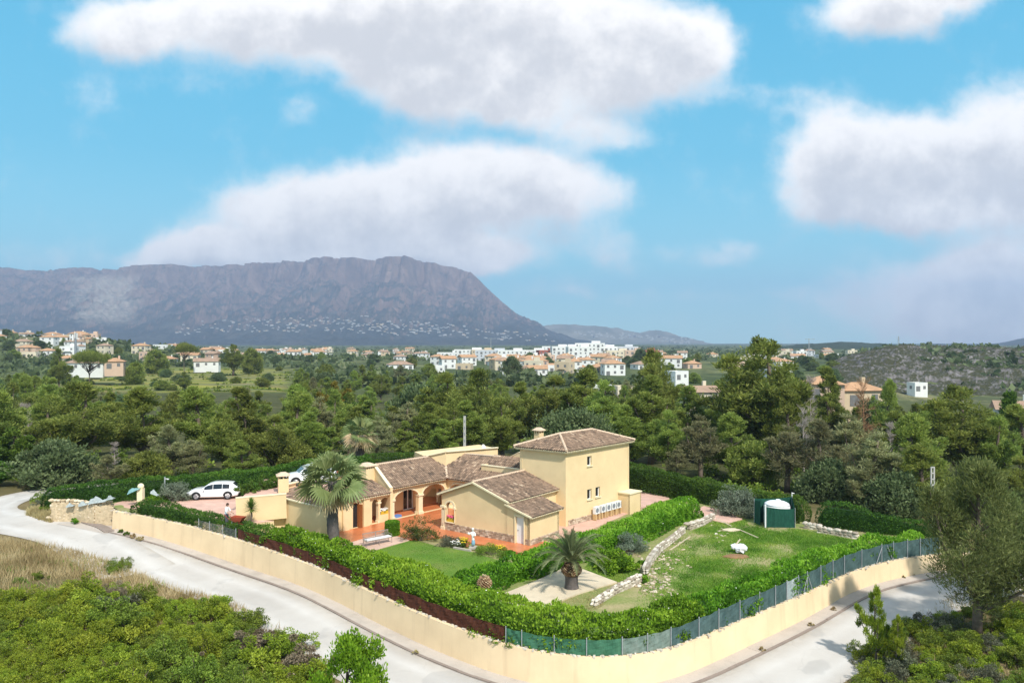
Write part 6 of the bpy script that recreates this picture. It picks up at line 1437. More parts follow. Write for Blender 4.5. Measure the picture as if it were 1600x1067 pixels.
# ------------------------------------------------------------------ stone walls and rubble
SVS = []; SVO = []; SVR = []
for k in range(8):
    r = random.Random(100 + k); mb = MB(); mb.ball((0, 0, 0), (.5, .5, .5), 7, 4, 0, r.random(), .16, r); SVS.append(mb.mesh('stone', [M['stone']])); SVO.append(mb.mesh('stone', [M['ochrestone']])); SVR.append(mb.mesh('stone', [M['rubblestone']]))
def stone_wall(name, pts, h, size, label, thick=.34, seed=1, limit=150, SV=None, mat='stone', out=.30):
    SV = SV or SVS
    """Irregular courses of single stones along a line (x, y, z ground)."""
    r = random.Random(seed); w = empty(name, (0, 0, 0), 0, label, 'stone wall'); pts = [Vector(p) for p in pts]; n = 0
    seg = [(a, b) for a, b in zip(pts[:-1], pts[1:])]
    core = MB()
    for a, b in seg: core.bar(a + UP * (h * .45 - .1), b + UP * (h * .45 - .1), thick * .92, h * .9 + .04, 0, UP, .5)
    core.build('core', M[mat], w); rest = MB()
    row = 0; z = .0
    while z < h - .04:
        hh = size[1] * r.uniform(.8, 1.15)
        for a, b in seg:
            L = (b - a).length; s = -r.uniform(0, size[0] * .5); d = (b - a).normalized()
            while s < L:
                l = size[0] * r.uniform(.6, 1.4); c = a + d * (s + l / 2) + UP * (z + hh / 2)
                for side in ((-1, 1) if z + hh < h - .04 else (-1, 1)):
                    o = link('stone', r.choice(SV), w, c + Vector((-d.y, d.x, 0)) * side * thick * out + Vector((0, 0, r.uniform(-.02, .02)))) if n < limit else None
                    if o is not None: o.rotation_euler = (r.uniform(-.15, .15), r.uniform(-.15, .15), math.atan2(d.y, d.x) + r.uniform(-.15, .15)); o.scale = (l * 1.12, thick * .62 * r.uniform(.85, 1.1), hh * 1.22)
                    else: q = c + Vector((-d.y, d.x, 0)) * side * thick * out; rest.box(q, (l * .95, thick * .55, hh * .95), math.atan2(d.y, d.x), 0, r.random())
                    n += 1
                s += l
        z += hh; row += 1
    if rest.v: tag(rest.build('packing_stone', M[mat], w), kind='stuff')
    return w
def PT(u, v):
    z = 0.0
    for _ in range(8): p = P(u, v, z); z = T(p.x, p.y)
    return P(u, v, z)
q = lambda u, v, z: P(u, v, z)
stone_wall('stone_wall', [q(1114, 812, 0), q(1097, 821, 0), q(1076, 827, 0)], .45, (.5, .2), 'far stretch of pale stone edging under the bright hedge', seed=2)
stone_wall('stone_wall', [q(1068, 832, -.05), q(1046, 850, -.1), q(1030, 862, -.15), q(1016, 880, -.2), q(1009, 895, -.22)], .55, (.45, .18), 'curved white stone edging wall beside the rubble bank', seed=3)
stone_wall('stone_wall', [q(928, 957, -.75), q(962, 934, -.6), q(997, 915, -.5)], .72, (.42, .2), 'pale dry stone retaining wall below the palm court', seed=4, thick=.4)
stone_wall('stone_wall', [q(1258, 826, 0), q(1278, 829, 0)], .5, (.45, .2), 'short end of dry stone wall right of the green tank screen', seed=5)
stone_wall('stone_wall', [q(1280, 834, 0), q(1308, 838, 0), q(1335, 843, 0)], .65, (.45, .2), 'low dry stone wall in front of the patchy dark hedge', seed=6)
# cobbled facing wall of the gateway, left of the peach wall
pts = [Vector((P(176, 816, .6).x, P(176, 816, .6).y, .5)), Vector((P(150, 817, .6).x, P(150, 817, .6).y, .5)), Vector((P(116, 812, .75).x, P(116, 812, .75).y, .6)), Vector((P(82, 812, .8).x, P(82, 812, .8).y, .65))]
gw = stone_wall('stone_wall', pts, 1.85, (.36, .24), 'ochre rubble stone gateway wall at the left end of the peach wall', seed=7, thick=.5, limit=300, SV=SVO, mat='ochrestone', out=.21)
# rubble bank
RUB = [(1012, 905), (1030, 880), (1045, 868), (1060, 858), (1035, 900), (1020, 920), (1045, 915), (1062, 880), (1130, 838), (1125, 832), (1010, 868), (985, 880)]
rr = random.Random(31); big = 0; rest = MB()
for k in range(260):
    u, v = RUB[min(len(RUB) - 1, int(rr.random() ** 1.3 * len(RUB)))]; u += rr.gauss(0, 9); v += rr.gauss(0, 8)
    p = P(u, v, -.2); s = rr.uniform(.06, .22) * (1 if k > 24 else 1.5); z = g(p.x, p.y)
    if k < 46: o = link('boulder', rr.choice(SVR + SVS), None, (p.x, p.y, z + s * .12), rr.uniform(0, 6)); o.scale = (s * 1.3, s, s * .7); tag(o, None, 'boulder', 'pale stones of the rubble bank'); o['label'] = ('pale' if rr.random() < .5 else 'tan') + ' loose stone on the rubble bank'; later(o, o['label'], 'by the curved stone edging' if u < 1100 else 'near the ochre sand heap')
    else: rest.ball((p.x, p.y, z + s * .1), (s * .7, s * .5, s * .35), 6, 4, 0, rr.uniform(.3, 1), .2, rr)
tag(rest.build('rubble', M['rubblestone']), kind='stuff')
# loose boards, sheet and a white bag in the rough grass
def plank(u0, v0, u1, v1, label, w=.16, t=.05, mat='wood', z0=.05):
    a, b = P(u0, v0, 0), P(u1, v1, 0); mb = MB(); mb.bar(Vector((a.x, a.y, g(a.x, a.y) + z0)), Vector((b.x, b.y, g(b.x, b.y) + z0)), w, t); return tag(mb.build('plank', M[mat]), label, 'plank')
plank(1120, 811.5, 1143, 823, 'long weathered plank lying nearest the pink paving'); plank(1157, 829, 1184, 841, 'pale straight plank lying right of the boarded heap'); plank(1047, 857, 1078, 838, 'thin grey plank lying along the rubble bank', .12)
p = P(1143, 829, 0); mb = MB(); mb.ball((p.x, p.y, .06), (.75, .45, .16), 9, 5, 0, .5, .12, random.Random(4)); tag(mb.build('sand_heap', M['sand']), 'small flat heap of ochre sand between the planks', 'sand heap')
p = P(1157, 864, -.05); r5 = random.Random(5); mb = MB(); mb.ball((p.x, p.y, .28), (.46, .38, .36), 10, 7, 0, .5, .16, r5); mb.ball((p.x - .42, p.y + .15, .42), (.26, .2, .2), 8, 6, 0, .5, .2, r5)
bg_ = empty('rubble_bag', (0, 0, 0), 0, 'crumpled white builders bag on bare earth in the rough grass', 'bag'); mb.build('sack', M['bag'], bg_)
mb = MB(); mb.bar((p.x - .35, p.y + .1, .5), (p.x + .12, p.y + .5, .85), .1, .05); tag(mb.build('board', M['wood']), 'short board leaning on the crumpled white bag', 'board')
p = P(1150, 870, -.1); mb = MB(); mb.ball((p.x, p.y, -.05), (1.0, .55, .12), 10, 5, 0, .5, .12, r5); tag(mb.build('bare_earth', plain('brown_earth', (.26, .15, .075), .95, .2, 3, .5)), kind='structure')

# ------------------------------------------------------------------ palms
def fan_palm(loc, trunk_h, tr0, tr1, spread, seed, nf, dry, label, droop0=-.2):
    r = random.Random(seed); g_ = rng_(seed); palm = empty('fan_palm', loc, 0, label, 'palm tree')
    tb = MB(); n = 26; pts = [(.04 * math.sin(k * .3), 0, -.3 + (trunk_h + .3) * k / n) for k in range(n + 1)]; rad = [(tr0 + (tr1 - tr0) * k / n) * (1 + (.045 if k % 2 else -.02)) for k in range(n + 1)]; tb.tube(pts, rad, 14); tb.build('trunk', M['palmbark'], palm, True)
    st = MB()
    def frond(a, el, pet, L, mb_, dr):
        d = Vector((math.cos(a) * math.cos(el), math.sin(a) * math.cos(el), math.sin(el))); side = Vector((-math.sin(a), math.cos(a), 0)); base = Vector((0, 0, trunk_h)); tip = base + d * pet + Vector((0, 0, -.10 * pet * pet))
        d2_ = (d + Vector((0, 0, -dr))).normalized(); upv = side.cross(d2_).normalized()
        if upv.z < 0: upv = -upv
        ro = r.gauss(0, .75); upv, side = upv * math.cos(ro) + side * math.sin(ro), side * math.cos(ro) - upv * math.sin(ro)
        mb_.tube([base, base.lerp(tip, .5) + Vector((0, 0, .05)), tip], [.035, .028, .02], 4, 0, .5, False)
        ns = 20
        for k in range(ns):
            f = (k + .5) / ns * 2 - 1; an = f * 1.95; ll = L * (1 - .32 * abs(f)) * r.uniform(.88, 1.08); dd = d2_ * math.cos(an) + side * math.sin(an) + upv * .12 * (1 - abs(f)); dd.normalize(); w = upv.cross(dd).normalized() * (.055 * L)
            m1 = tip + dd * ll * .5; e = tip + dd * ll * .88 + Vector((0, 0, -.10 * ll * (1 + .8 * r.random()))); e2 = e + Vector((dd.x, dd.y, -.7)) * ll * .17; q = min(1, max(0, r.gauss(.5, .16)))
            mb_.add([tip, m1 - w, m1 + w, e - w * .5, e + w * .5, e2], [(0, 1, 2), (1, 3, 4, 2), (3, 5, 4)], 0, q)
    for k in range(nf):
        t = k / nf; a = k * 2.39996 + r.uniform(-.2, .2); el = 1.45 - 1.85 * t ** .95 + r.uniform(-.1, .1); mb = MB(); frond(a, el, spread * r.uniform(.45, .56), spread * .55 * r.uniform(.9, 1.1), mb, .05 + .35 * t); mb.build('frond', M['palm'], palm)
    for k in range(dry):
        a = k * 2.39996 + r.uniform(-.3, .3); el = droop0 - r.uniform(.15, .75); mb = MB(); frond(a, el, spread * r.uniform(.36, .46), spread * .5, mb, .5 + r.random() * .4); mb.build('dry_frond', M['palmdry'], palm)
    return palm
fan_palm((-13.25, 58.2, 0), 5.25, .46, .36, 2.75, 3, 32, 10, 'large fan palm with a thick grey trunk at the corner of the left wing')
pz = PY(563, 680, 79.5); fan_palm((pz.x, pz.y, .2), pz.z - .2, .5, .42, 2.3, 5, 22, 26, 'fan palm with a tan skirt of dry fronds rising behind the villa', .25)
def date_palm(loc, seed):
    r = random.Random(seed); palm = empty('date_palm', loc, 0, 'short thick date palm with arching fronds on the pale court', 'palm tree')
    tb = MB(); tb.lathe((0, 0, -.1), [(.44, 0), (.47, .1), (.42, .35), (.41, .7), (.44, .95), (.36, 1.0)], 16); tb.build('trunk', M['palmbark'], palm)
    bt = MB()
    for k in range(190):
        a = k * 2.39996; t = k / 190; z = .82 + .75 * t; rad = .40 + .20 * math.sin(min(1, t * 1.25) * math.pi) ** .8; p = Vector((rad * math.cos(a), rad * math.sin(a), z)); d = Vector((math.cos(a), math.sin(a), .8)).normalized()
        bt.bar(p - d * .12, p + d * .09, .10, .06, 0, UP, r.random())
    bt.lathe((0, 0, .8), [(.36, 0), (.5, .3), (.42, .75), (.1, .85)], 12, 0, .1); tag(bt.build('boot', M['boot'], palm), kind='stuff')
    base = Vector((0, 0, 1.62))
    for k in range(42):
        a = k * 2.39996 + r.uniform(-.15, .15); t = k / 42; el = 1.5 - 1.25 * t ** .8 + r.uniform(-.1, .1); L = r.uniform(2.3, 3.0) * (1 if t > .12 else .75); d = Vector((math.cos(a) * math.cos(el), math.sin(a) * math.cos(el), math.sin(el))); n = 22; pts = []
        p = base + d * .15; dd = d.copy(); arch_ = r.uniform(.06, .10)
        for i in range(n + 1):
            pts.append(p.copy()); p = p + dd * (L / n); dd = (dd + Vector((0, 0, -arch_ * (.35 + 1.2 * i / n)))).normalized()
        mb = MB(); mb.tube(pts, [.035 * (1 - .85 * i / n) + .004 for i in range(n + 1)], 4, 0, .75, False); side = Vector((-math.sin(a), math.cos(a), 0)); q0 = min(.9, max(.1, r.gauss(.5, .14)))
        for i in range(3, n + 1):
            f = i / n; ll = .52 * math.sin(math.pi * min(1, .18 + .82 * f)) ** .6 * (1 if f < .85 else .75); tg = (pts[min(n, i + 1)] - pts[i - 1]).normalized(); nr = side.cross(tg).normalized()
            if nr.z < 0: nr = -nr
            for s in (-1, 1):
                for sub in (0, .5):
                    if sub and i == n: continue
                    o = pts[i] if not sub else pts[i].lerp(pts[i + 1], .5); ld = (side * s * .72 + tg * .75 + nr * .38).normalized(); w = tg * .028; e = o + ld * ll * r.uniform(.85, 1.1) + Vector((0, 0, -.10 * ll))
                    mb.add([o - w, o + w, e], [(0, 1, 2)], 0, min(1, max(0, q0 + r.gauss(0, .12))))
        mb.build('frond', M['phoenix'], palm)
    return palm
pz = P(893, 918, -.15); date_palm((pz.x, pz.y, -.15), 9)
# cut back pineapple palm
pz = P(757, 931, -.18); cp_ = empty('cut_palm', (pz.x, pz.y, -.18), 0, 'small cut back palm stump with a scaly head by the pale court', 'palm tree')
mb = MB(); mb.lathe((0, 0, -.1), [(.22, 0), (.22, .4), (.26, .6)], 12); mb.build('trunk', M['palmbark'], cp_)
mb = MB(); r6 = random.Random(6)
for k in range(120):
    a = k * 2.39996; t = k / 120; rad = .24 + .17 * math.sin(min(1, t * 1.15) * math.pi); p = Vector((rad * math.cos(a), rad * math.sin(a), .5 + .68 * t)); d = Vector((math.cos(a), math.sin(a), .7)).normalized(); mb.bar(p - d * .1, p + d * .08, .1, .06, 0, UP, r6.uniform(.5, 1))
mb.lathe((0, 0, .45), [(.2, 0), (.33, .3), (.2, .68), (.05, .75)], 10, 0, .3); tag(mb.build('boot', M['boot'], cp_), kind='stuff')
mb = MB()
for k in range(16): a = k * 2.4; d = Vector((math.cos(a) * .5, math.sin(a) * .5, 1)); mb.bar(Vector((0, 0, 1.05)), Vector((0, 0, 1.05)) + d * r6.uniform(.18, .34), .05, .02, 0, UP, r6.uniform(.6, 1))
mb.build('cut_frond', M['palmdry'], cp_)
# yucca at the terrace wall
def yucca(loc, h, seed, label):
    r = random.Random(seed); y = empty('yucca', loc, 0, label, 'yucca'); mb = MB(); mb.tube([(0, 0, -.2), (.03, 0, h * .5), (0, .02, h)], [.09, .07, .08], 7); mb.build('trunk', M['bark'], y); lf = MB()
    for k in range(150):
        a = k * 2.39996; el = 1.5 - 2.0 * (k / 150) + r.uniform(-.1, .1); d = Vector((math.cos(a) * math.cos(el), math.sin(a) * math.cos(el), math.sin(el))); b = Vector((0, 0, h - .12 + .25 * (1 - k / 150))); L = r.uniform(.55, .78); s = Vector((-math.sin(a), math.cos(a), 0)) * .03
        lf.add([b - s, b + s, b + d * L * .6 + s * 1.1, b + d * L, b + d * L * .6 - s * 1.1], [(0, 1, 2, 3, 4)], 0, min(1, max(0, r.gauss(.5, .2))))
    tag(lf.build('blade', M['yucca'], y), kind='stuff'); return y
pz = P(392.5, 818, 1.6); yucca((pz.x, pz.y, 1.6), 1.25, 3, 'spiky yucca on a thin stem before the yellow terrace wall')

# ------------------------------------------------------------------ garden shrubs
def shrub(u, v, z, r, h, mat, label, seed, leaf=(.10, .05), pads=40, per=130, name='shrub', ragged=.3, cat='shrub', Y=None):
    p = P(u, v, z) if Y is None else PY(u, v, Y); o = link(name, bush_mesh(seed, r, h, pads, per, leaf, mat, True, ragged), None, (p.x, p.y, z - .03)); return tag(o, label, cat)
shrub(655, 842, 0, 1.25, 1.75, 'redleaf', 'open red tinged shrub beside the arcade steps', 201, (.12, .05), 60, 70, ragged=.9)
shrub(705, 851, -.05, 1.05, .62, 'scrubgrey', 'low mauve green shrub at the lawn edge left of the statue', 202, (.09, .03)); shrub(764, 865, -.05, 1.2, .62, 'scrub', 'low rounded shrub at the lawn edge right of the statue', 203, (.09, .03)); shrub(795, 868, -.05, .5, .4, 'hedge', 'tiny green shrub at the end of the flower bed', 204)
shrub(961, 889, -.2, 1.35, 1.5, 'hedge', 'dense glossy round shrub right of the date palm', 205, (.19, .10), 60, 120); shrub(985, 862, -.15, 1.15, 1.6, 'olive', 'grey green oleander at the end of the bright hedge', 206, (.15, .035)); shrub(1005, 880, -.2, .35, .3, 'hedge', 'small green weed by the curved stone edging', 207, (.12, .06), 14); shrub(1008, 908, -.25, .4, .45, 'hedge', 'small round green weed below the curved edging', 208, (.12, .06), 14)
shrub(1152, 803, 0, 2.2, 2.3, 'olive', 'large grey green shrub left of the green tank screen', 209, (.22, .07), 80, 110, ragged=.5); shrub(1085, 779, .1, 1.0, 1.2, 'hedge', 'small bright shrub behind the bright hedge at the pink corner', 210)
shrub(273, 783, 1.5, 1.45, 1.9, 'olive', 'pale silver green bush behind the lamp post', 211, (.16, .06), 60, 110)
shrub(248, 786, 1.4, 1.2, .9, 'hedge', 'bright shrub at the foot of the lamp post', 212); shrub(215, 780, 1.4, 1.2, .7, 'yucca', 'spiky light green plant by the gateway pillar', 213, (.5, .05), 20, 40)
for i, (u, v, Y, s) in enumerate(((382, 770, 64.8, .75), (397, 768, 65.5, .6), (412, 765, 66.3, .8), (424, 762, 67.0, .6), (434, 758, 67.6, .75))):
    p = PY(u, v, Y); o = link('shrub', bush_mesh(220 + i, s, s * 1.4, 26, 90, (.14, .06), 'leafy', True, .6), None, (p.x, p.y, 3.12)); tag(o, None, 'shrub', 'young shrubs in front of the dark hedge'); later(o, 'young leafy shrub planted', 'above the yellow terrace wall')
# clipped drum of box
p = P(613, 836, .03); g_ = rng_(301); n = 5200; a = g_.uniform(0, 6.283, n); q1_ = g_.random(n); top_ = q1_ < .3; rr_ = np.where(top_, np.sqrt(g_.random(n)) * .55, .57); z_ = np.where(top_, 1.15, g_.uniform(.05, 1.12, n)); z_ = z_ - np.clip(rr_ - .45, 0, 1) * np.where(top_, .8, 0)
Pp = np.stack([np.cos(a) * rr_, np.sin(a) * rr_, z_], 1) + g_.normal(0, .02, (n, 3)); V = cards(Pp, np.stack([np.cos(a) * ~top_, np.sin(a) * ~top_, top_ * 1.0], 1) + g_.normal(0, .5, (n, 3)), g_, .08, .045)
core = MB(); core.lathe((0, 0, -.02), [(.5, 0), (.53, .5), (.5, 1.0), (.3, 1.1)], 14, 0, .2); a_, k_, t_ = mb_arrays(core)
o = link('clipped_shrub', join_meshes('clipped_shrub', [(V, 4, np.repeat(np.clip(g_.normal(.4, .2, n), 0, 1), 4), 0), (a_, k_, t_, 0)], [M['hedge']]), None, (p.x, p.y, .03)); tag(o, 'drum shaped clipped green shrub at the edge of the terracotta patio', 'shrub')

# ------------------------------------------------------------------ cars
def car(loc, rz, label, L=4.35, Wd=1.80, Ht=1.46, suv=False):
    c = empty('car', loc, rz, label, 'car'); hl = L / 2
    # stations along the length: x, half width, underside, waist, top of the body or roof, half width of the roof
    if suv: prof = [(-hl, .70, .42, .80, .95), (-hl + .12, .82, .30, .92, 1.18), (-hl + .45, .89, .26, .98, 1.60), (-.9, .91, .24, .98, 1.68), (.1, .91, .24, .96, 1.66), (.62, .91, .24, .95, 1.50), (1.12, .90, .24, .95, 1.04), (1.65, .88, .26, .90, .98), (hl - .18, .80, .30, .76, .86), (hl, .64, .40, .62, .70)]
    else: prof = [(-hl, .72, .38, .74, .92), (-hl + .10, .82, .28, .88, 1.08), (-hl + .55, .88, .22, .93, 1.40), (-.85, .90, .20, .92, 1.46), (-.05, .90, .20, .90, 1.45), (.42, .90, .20, .88, 1.34), (1.02, .89, .20, .88, .96), (1.6, .87, .22, .82, .90), (hl - .22, .78, .26, .68, .78), (hl, .62, .36, .54, .62)]
    body = MB(); vs = []; n = 10
    for x, w, zu, zw, zt in prof:
        rw = w * (.80 if zt - zw > .3 else .93); ring_ = [(-w * .86, zu), (-w, zu + .10), (-w, zu + (zw - zu) * .6), (-w * .985, zw), (-rw, max(zw + .01, zt - .06)), (-rw * .8, zt), (rw * .8, zt), (rw, max(zw + .01, zt - .06)), (w * .985, zw), (w, zu + (zw - zu) * .6), (w, zu + .10), (w * .86, zu)]
        vs += [(x, y, z) for y, z in ring_]
    m = 12; fs = [(i * m + k, i * m + (k + 1) % m, (i + 1) * m + (k + 1) % m, (i + 1) * m + k) for i in range(len(prof) - 1) for k in range(m)] + [tuple(range(m))[::-1], tuple((len(prof) - 1) * m + k for k in range(m))]
    body.add(vs, fs); bo = body.build('body', M['carwhite'], c, True)
    es = bo.modifiers.new('edge', 'EDGE_SPLIT'); es.split_angle = R(38)
    # glasshouse panes lie a few millimetres proud of the body
    def pane(name, st, k0, k1, f0, f1, mat, push, e0=0.0, e1=0.0):
        a = [Vector((prof[i][0],) + tuple(0 for _ in range(2))) for i in st]; P_ = []
        for i in st: P_.append((Vector(vs[i * m + k0]), Vector(vs[i * m + k1])))
        mb = MB(); v2 = []
        for j, (p, q_) in enumerate(P_): v2 += [p.lerp(q_, f0) + push, p.lerp(q_, f1) + push]
        if len(P_) >= 2:
            v2[0] = v2[0].lerp(v2[2], e0); v2[1] = v2[1].lerp(v2[3], e0 if not isinstance(e0, tuple) else e0[1]); v2[-2] = v2[-2].lerp(v2[-4], e1); v2[-1] = v2[-1].lerp(v2[-3], e1)
        kk = len(v2); v3 = [x - push * .8 for x in v2]
        mb.add(v2 + v3, [(2 * j, 2 * j + 1, 2 * j + 3, 2 * j + 2) for j in range(len(P_) - 1)] + [(kk + 2 * j, kk + 2 * j + 2, kk + 2 * j + 3, kk + 2 * j + 1) for j in range(len(P_) - 1)] + [(2 * j, 2 * j + 2, kk + 2 * j + 2, kk + 2 * j) for j in range(len(P_) - 1)] + [(2 * j + 1, kk + 2 * j + 1, kk + 2 * j + 3, 2 * j + 3) for j in range(len(P_) - 1)]); return mb.build(name, M[mat], c)
    for s, (ka, kb) in ((-1, (3, 4)), (1, (8, 7))):
        pane('side_window', [2, 3], ka, kb, .10, .90, 'carglass', Vector((0, s * .016, .002)), .25, .02); pane('side_window', [3, 4], ka, kb, .08, .92, 'carglass', Vector((0, s * .016, .002)), .05, .02); pane('side_window', [4, 5, 6], ka, kb, .08, .92, 'carglass', Vector((0, s * .016, .002)), .06, .25)
    pane('windscreen', [5, 6], 5, 6, -.02, 1.02, 'screenglass' if suv else 'carglass', Vector((.012, 0, .016)), .06, .10); pane('rear_window', [1, 2], 5, 6, .02, .98, 'carglass', Vector((-.016, 0, .012)), .12, .12)
    xf, xr = (1.38, -1.30) if not suv else (1.40, -1.28); wr = .335 if not suv else .36
    for x in (xf, xr):
        for s in (-1, 1):
            w = empty('wheel', (x, s * (Wd / 2 - .10), wr)); w.parent = c
            t = MB(); N = 20; 
            prf = [(-.105, wr * .66), (-.11, wr * .95), (-.07, wr), (.07, wr), (.11, wr * .95), (.105, wr * .66)]
            vv = [(r_ * math.cos(2 * math.pi * k / N), y, r_ * math.sin(2 * math.pi * k / N)) for y, r_ in prf for k in range(N)]; t.add(vv, [(i * N + k, i * N + (k + 1) % N, (i + 1) * N + (k + 1) % N, (i + 1) * N + k) for i in range(5) for k in range(N)]); t.build('tyre', M['tyre'], w, True)
            d = MB(); d.add([(0, s * .085, 0)] + [(wr * .66 * math.cos(2 * math.pi * k / N), s * .075, wr * .66 * math.sin(2 * math.pi * k / N)) for k in range(N)], [(0, 1 + k, 1 + (k + 1) % N) for k in range(N)])
            for k in range(5):
                a = 2 * math.pi * k / 5; d.bar((.05 * math.cos(a), s * .098, .05 * math.sin(a)), (wr * .64 * math.cos(a), s * .098, wr * .64 * math.sin(a)), .075, .03, 1, Vector((0, 1, 0)))
            d.build('rim', [M['acgrille'], M['alloy']], w)
            ar = MB(); A_ = [math.pi * k / 12 for k in range(13)]; yy0 = s * (Wd / 2 + .004) if not suv else s * (Wd / 2 + .012); pts_ = [(x + (wr + .07) * math.cos(a), (wr + .07) * math.sin(a)) for a in A_]; pts2 = [(x + (wr - .03) * math.cos(a), (wr - .03) * math.sin(a)) for a in A_]
            v4 = [(p[0], yy0, wr + p[1]) for p in pts_] + [(p[0], yy0, wr + p[1]) for p in pts2] + [(p[0], yy0 - s * .2, wr + p[1]) for p in pts_] + [(p[0], yy0 - s * .2, wr + p[1]) for p in pts2]
            ar.add(v4, [(k, k + 1, 14 + k, 13 + k) for k in range(12)] + [(26 + k, 39 + k, 40 + k, 27 + k) for k in range(12)] + [(k, 26 + k, 27 + k, k + 1) for k in range(12)] + [(13 + k, 14 + k, 40 + k, 39 + k) for k in range(12)]); ar.build('wheel_arch', M['blackplastic'], c)
    for s in (-1, 1):
        h = MB(); h.box((hl - .14, s * .60, .64 if not suv else .74), (.28, .30, .13), -s * .38, 0, .5, .8); h.build('headlight', M['lamp'], c)
        h = MB(); h.box((-hl + .07, s * .70, .84 if not suv else .98), (.14, .26, .15), s * .25, 0, .5, .85); h.build('tail_light', M['redlamp'], c)
        h = MB(); h.box((.72, s * (Wd / 2 + .10), .96 if not suv else 1.04), (.13, .20, .14), s * .2, 0, .5, .8); h.bar((.72, s * (Wd / 2 - .08), .92), (.72, s * (Wd / 2 + .06), .96), .05); h.build('door_mirror', M['carwhite'], c)
        for x in (-.08, -.98): h = MB(); h.bar((x - .10, s * (Wd / 2 + .012), .80), (x + .08, s * (Wd / 2 + .012), .80), .025, .03); h.build('door_handle', M['carwhite'], c)
        if not suv: continue
        h = MB(); h.bar((-1.35, s * .60, Ht - .02 if not suv else 1.70), (.1, s * .60, Ht + .0 if not suv else 1.70), .03, .03); h.build('roof_rail', M['carwhite'] if not suv else M['galv'], c)
    b = MB(); b.box((hl - .03, 0, .36), (.10, 1.0, .16)); b.build('front_grille', M['blackplastic'], c); b = MB(); b.box((hl + .025, 0, .46), (.02, .50, .11)); b.build('number_plate', M['plate'], c)
    b = MB(); b.box((-hl + .03, 0, .40), (.12, 1.3, .16)); b.build('rear_bumper', M['blackplastic'], c); b = MB(); b.box((-hl - .012, 0, .70), (.02, .50, .11)); b.build('number_plate', M['plate'], c)
    return c
p = P(332, 779.5, 1.6); car((p.x, p.y + .5, 1.605), R(180 + 8), 'white hatchback parked in front of the dark hedge on the pink drive')
p = PY(478, 752, 69.0); car((p.x + .4, p.y, 3.155), R(180 + 24), 'white people carrier half hidden by the large fan palm', 4.5, 1.82, 1.68, True)

# ------------------------------------------------------------------ person and statue
def figure(name, joints, edges, mats, loc, rz, scale=1.0, parent=None):
    me = bpy.data.meshes.new(name); me.from_pydata([j[:3] for j in joints], edges, []); o = bpy.data.objects.new(name, me); COL.objects.link(o); sk_ = o.modifiers.new('skin', 'SKIN')
    for i, j in enumerate(joints): me.skin_vertices[0].data[i].radius = (j[3], j[4] if len(j) > 4 else j[3])
    me.skin_vertices[0].data[0].use_root = True; ss_ = o.modifiers.new('sub', 'SUBSURF'); ss_.levels = 2; ss_.render_levels = 2
    dg = bpy.context.evaluated_depsgraph_get(); nm = bpy.data.meshes.new_from_object(o.evaluated_get(dg)); bpy.data.objects.remove(o); nm.name = name; nm.materials.clear()
    for mt in mats: nm.materials.append(mt)
    q = link(name, nm, parent, loc, rz); q.scale = (scale,) * 3; nm.polygons.foreach_set('use_smooth', [True] * len(nm.polygons)); return q
PJ = [(0, 0, .95, .15, .11), (0, 0, 1.12, .14, .10), (.03, 0, 1.32, .17, .11), (.05, 0, 1.46, .09, .07), (.07, 0, 1.52, .05, .05), (.09, 0, 1.60, .085, .075), (.11, 0, 1.72, .085, .08),
      (.04, .19, 1.41, .062), (.14, .25, 1.16, .05), (.36, .20, 1.02, .036), (.44, .19, 1.0, .03), (.04, -.19, 1.41, .062), (.14, -.25, 1.16, .05), (.36, -.20, 1.02, .036), (.44, -.19, 1.0, .03),
      (0, .10, .86, .10), (.02, .11, .50, .068), (-.02, .11, .10, .045), (.12, .12, .04, .035, .03), (0, -.10, .86, .10), (.05, -.11, .50, .068), (.03, -.11, .10, .045), (.17, -.12, .04, .035, .03)]
PE = [(0, 1), (1, 2), (2, 3), (3, 4), (4, 5), (5, 6), (2, 7), (7, 8), (8, 9), (9, 10), (2, 11), (11, 12), (12, 13), (13, 14), (0, 15), (15, 16), (16, 17), (17, 18), (0, 19), (19, 20), (20, 21), (21, 22)]
pz = P(354, 822, 1.6); pr = empty('person', (pz.x, pz.y, 1.6), R(-15), 'person in a white shirt standing behind the dark hedge with a barrow', 'person')
body = figure('body', PJ, PE, [M['skin'], M['shirt'], M['trousers'], M['hair'], M['blackplastic']], (0, 0, 0), 0, 1, pr)
mi = []
for pl in body.data.polygons:
    c = pl.center; mi.append(2 if c.z < .98 and abs(c.y) < .2 and c.x < .3 else 1 if (.96 < c.z < 1.49 and not (c.x > .2 and abs(c.y) > .12)) else 0)
    if c.z < .075: mi[-1] = 4
body.data.polygons.foreach_set('material_index', mi)
mb = MB(); mb.ball((.085, 0, 1.685), (.108, .098, .10), 12, 8); mb.ball((.05, 0, 1.63), (.085, .092, .10), 10, 7); mb.build('hair', M['hair'], pr, True)
fc = MB(); fc.ball((.200, 0, 1.645), (.018, .013, .024), 6, 5); fc.build('nose', M['skin'], pr, True)
for s in (-1, 1):
    e = MB(); e.ball((.178, s * .034, 1.668), (.012, .014, .009), 6, 5); e.build('eye', M['blackplastic'], pr, True); e = MB(); e.ball((.09, s * .088, 1.645), (.02, .012, .033), 6, 5); e.build('ear', M['skin'], pr, True)
    hd = MB(); hd.ball((.465, s * .19, .985), (.05, .022, .035), 8, 6)
    for k in range(4): hd.tube([(.46 + .02 * k - .02, s * .19, .995), (.475 + .02 * k - .02, s * .20, .955 - .005 * (k in (1, 2))), (.465 + .02 * k - .02, s * .175, .935), (.46 + .02 * k - .02, s * .165, .95)], [.010, .0095, .009, .007], 6)
    hd.tube([(.44, s * .18, .995), (.455, s * .155, .98), (.475, s * .15, .962)], [.012, .011, .008], 6); hd.build('hand', M['skin'], pr, True)
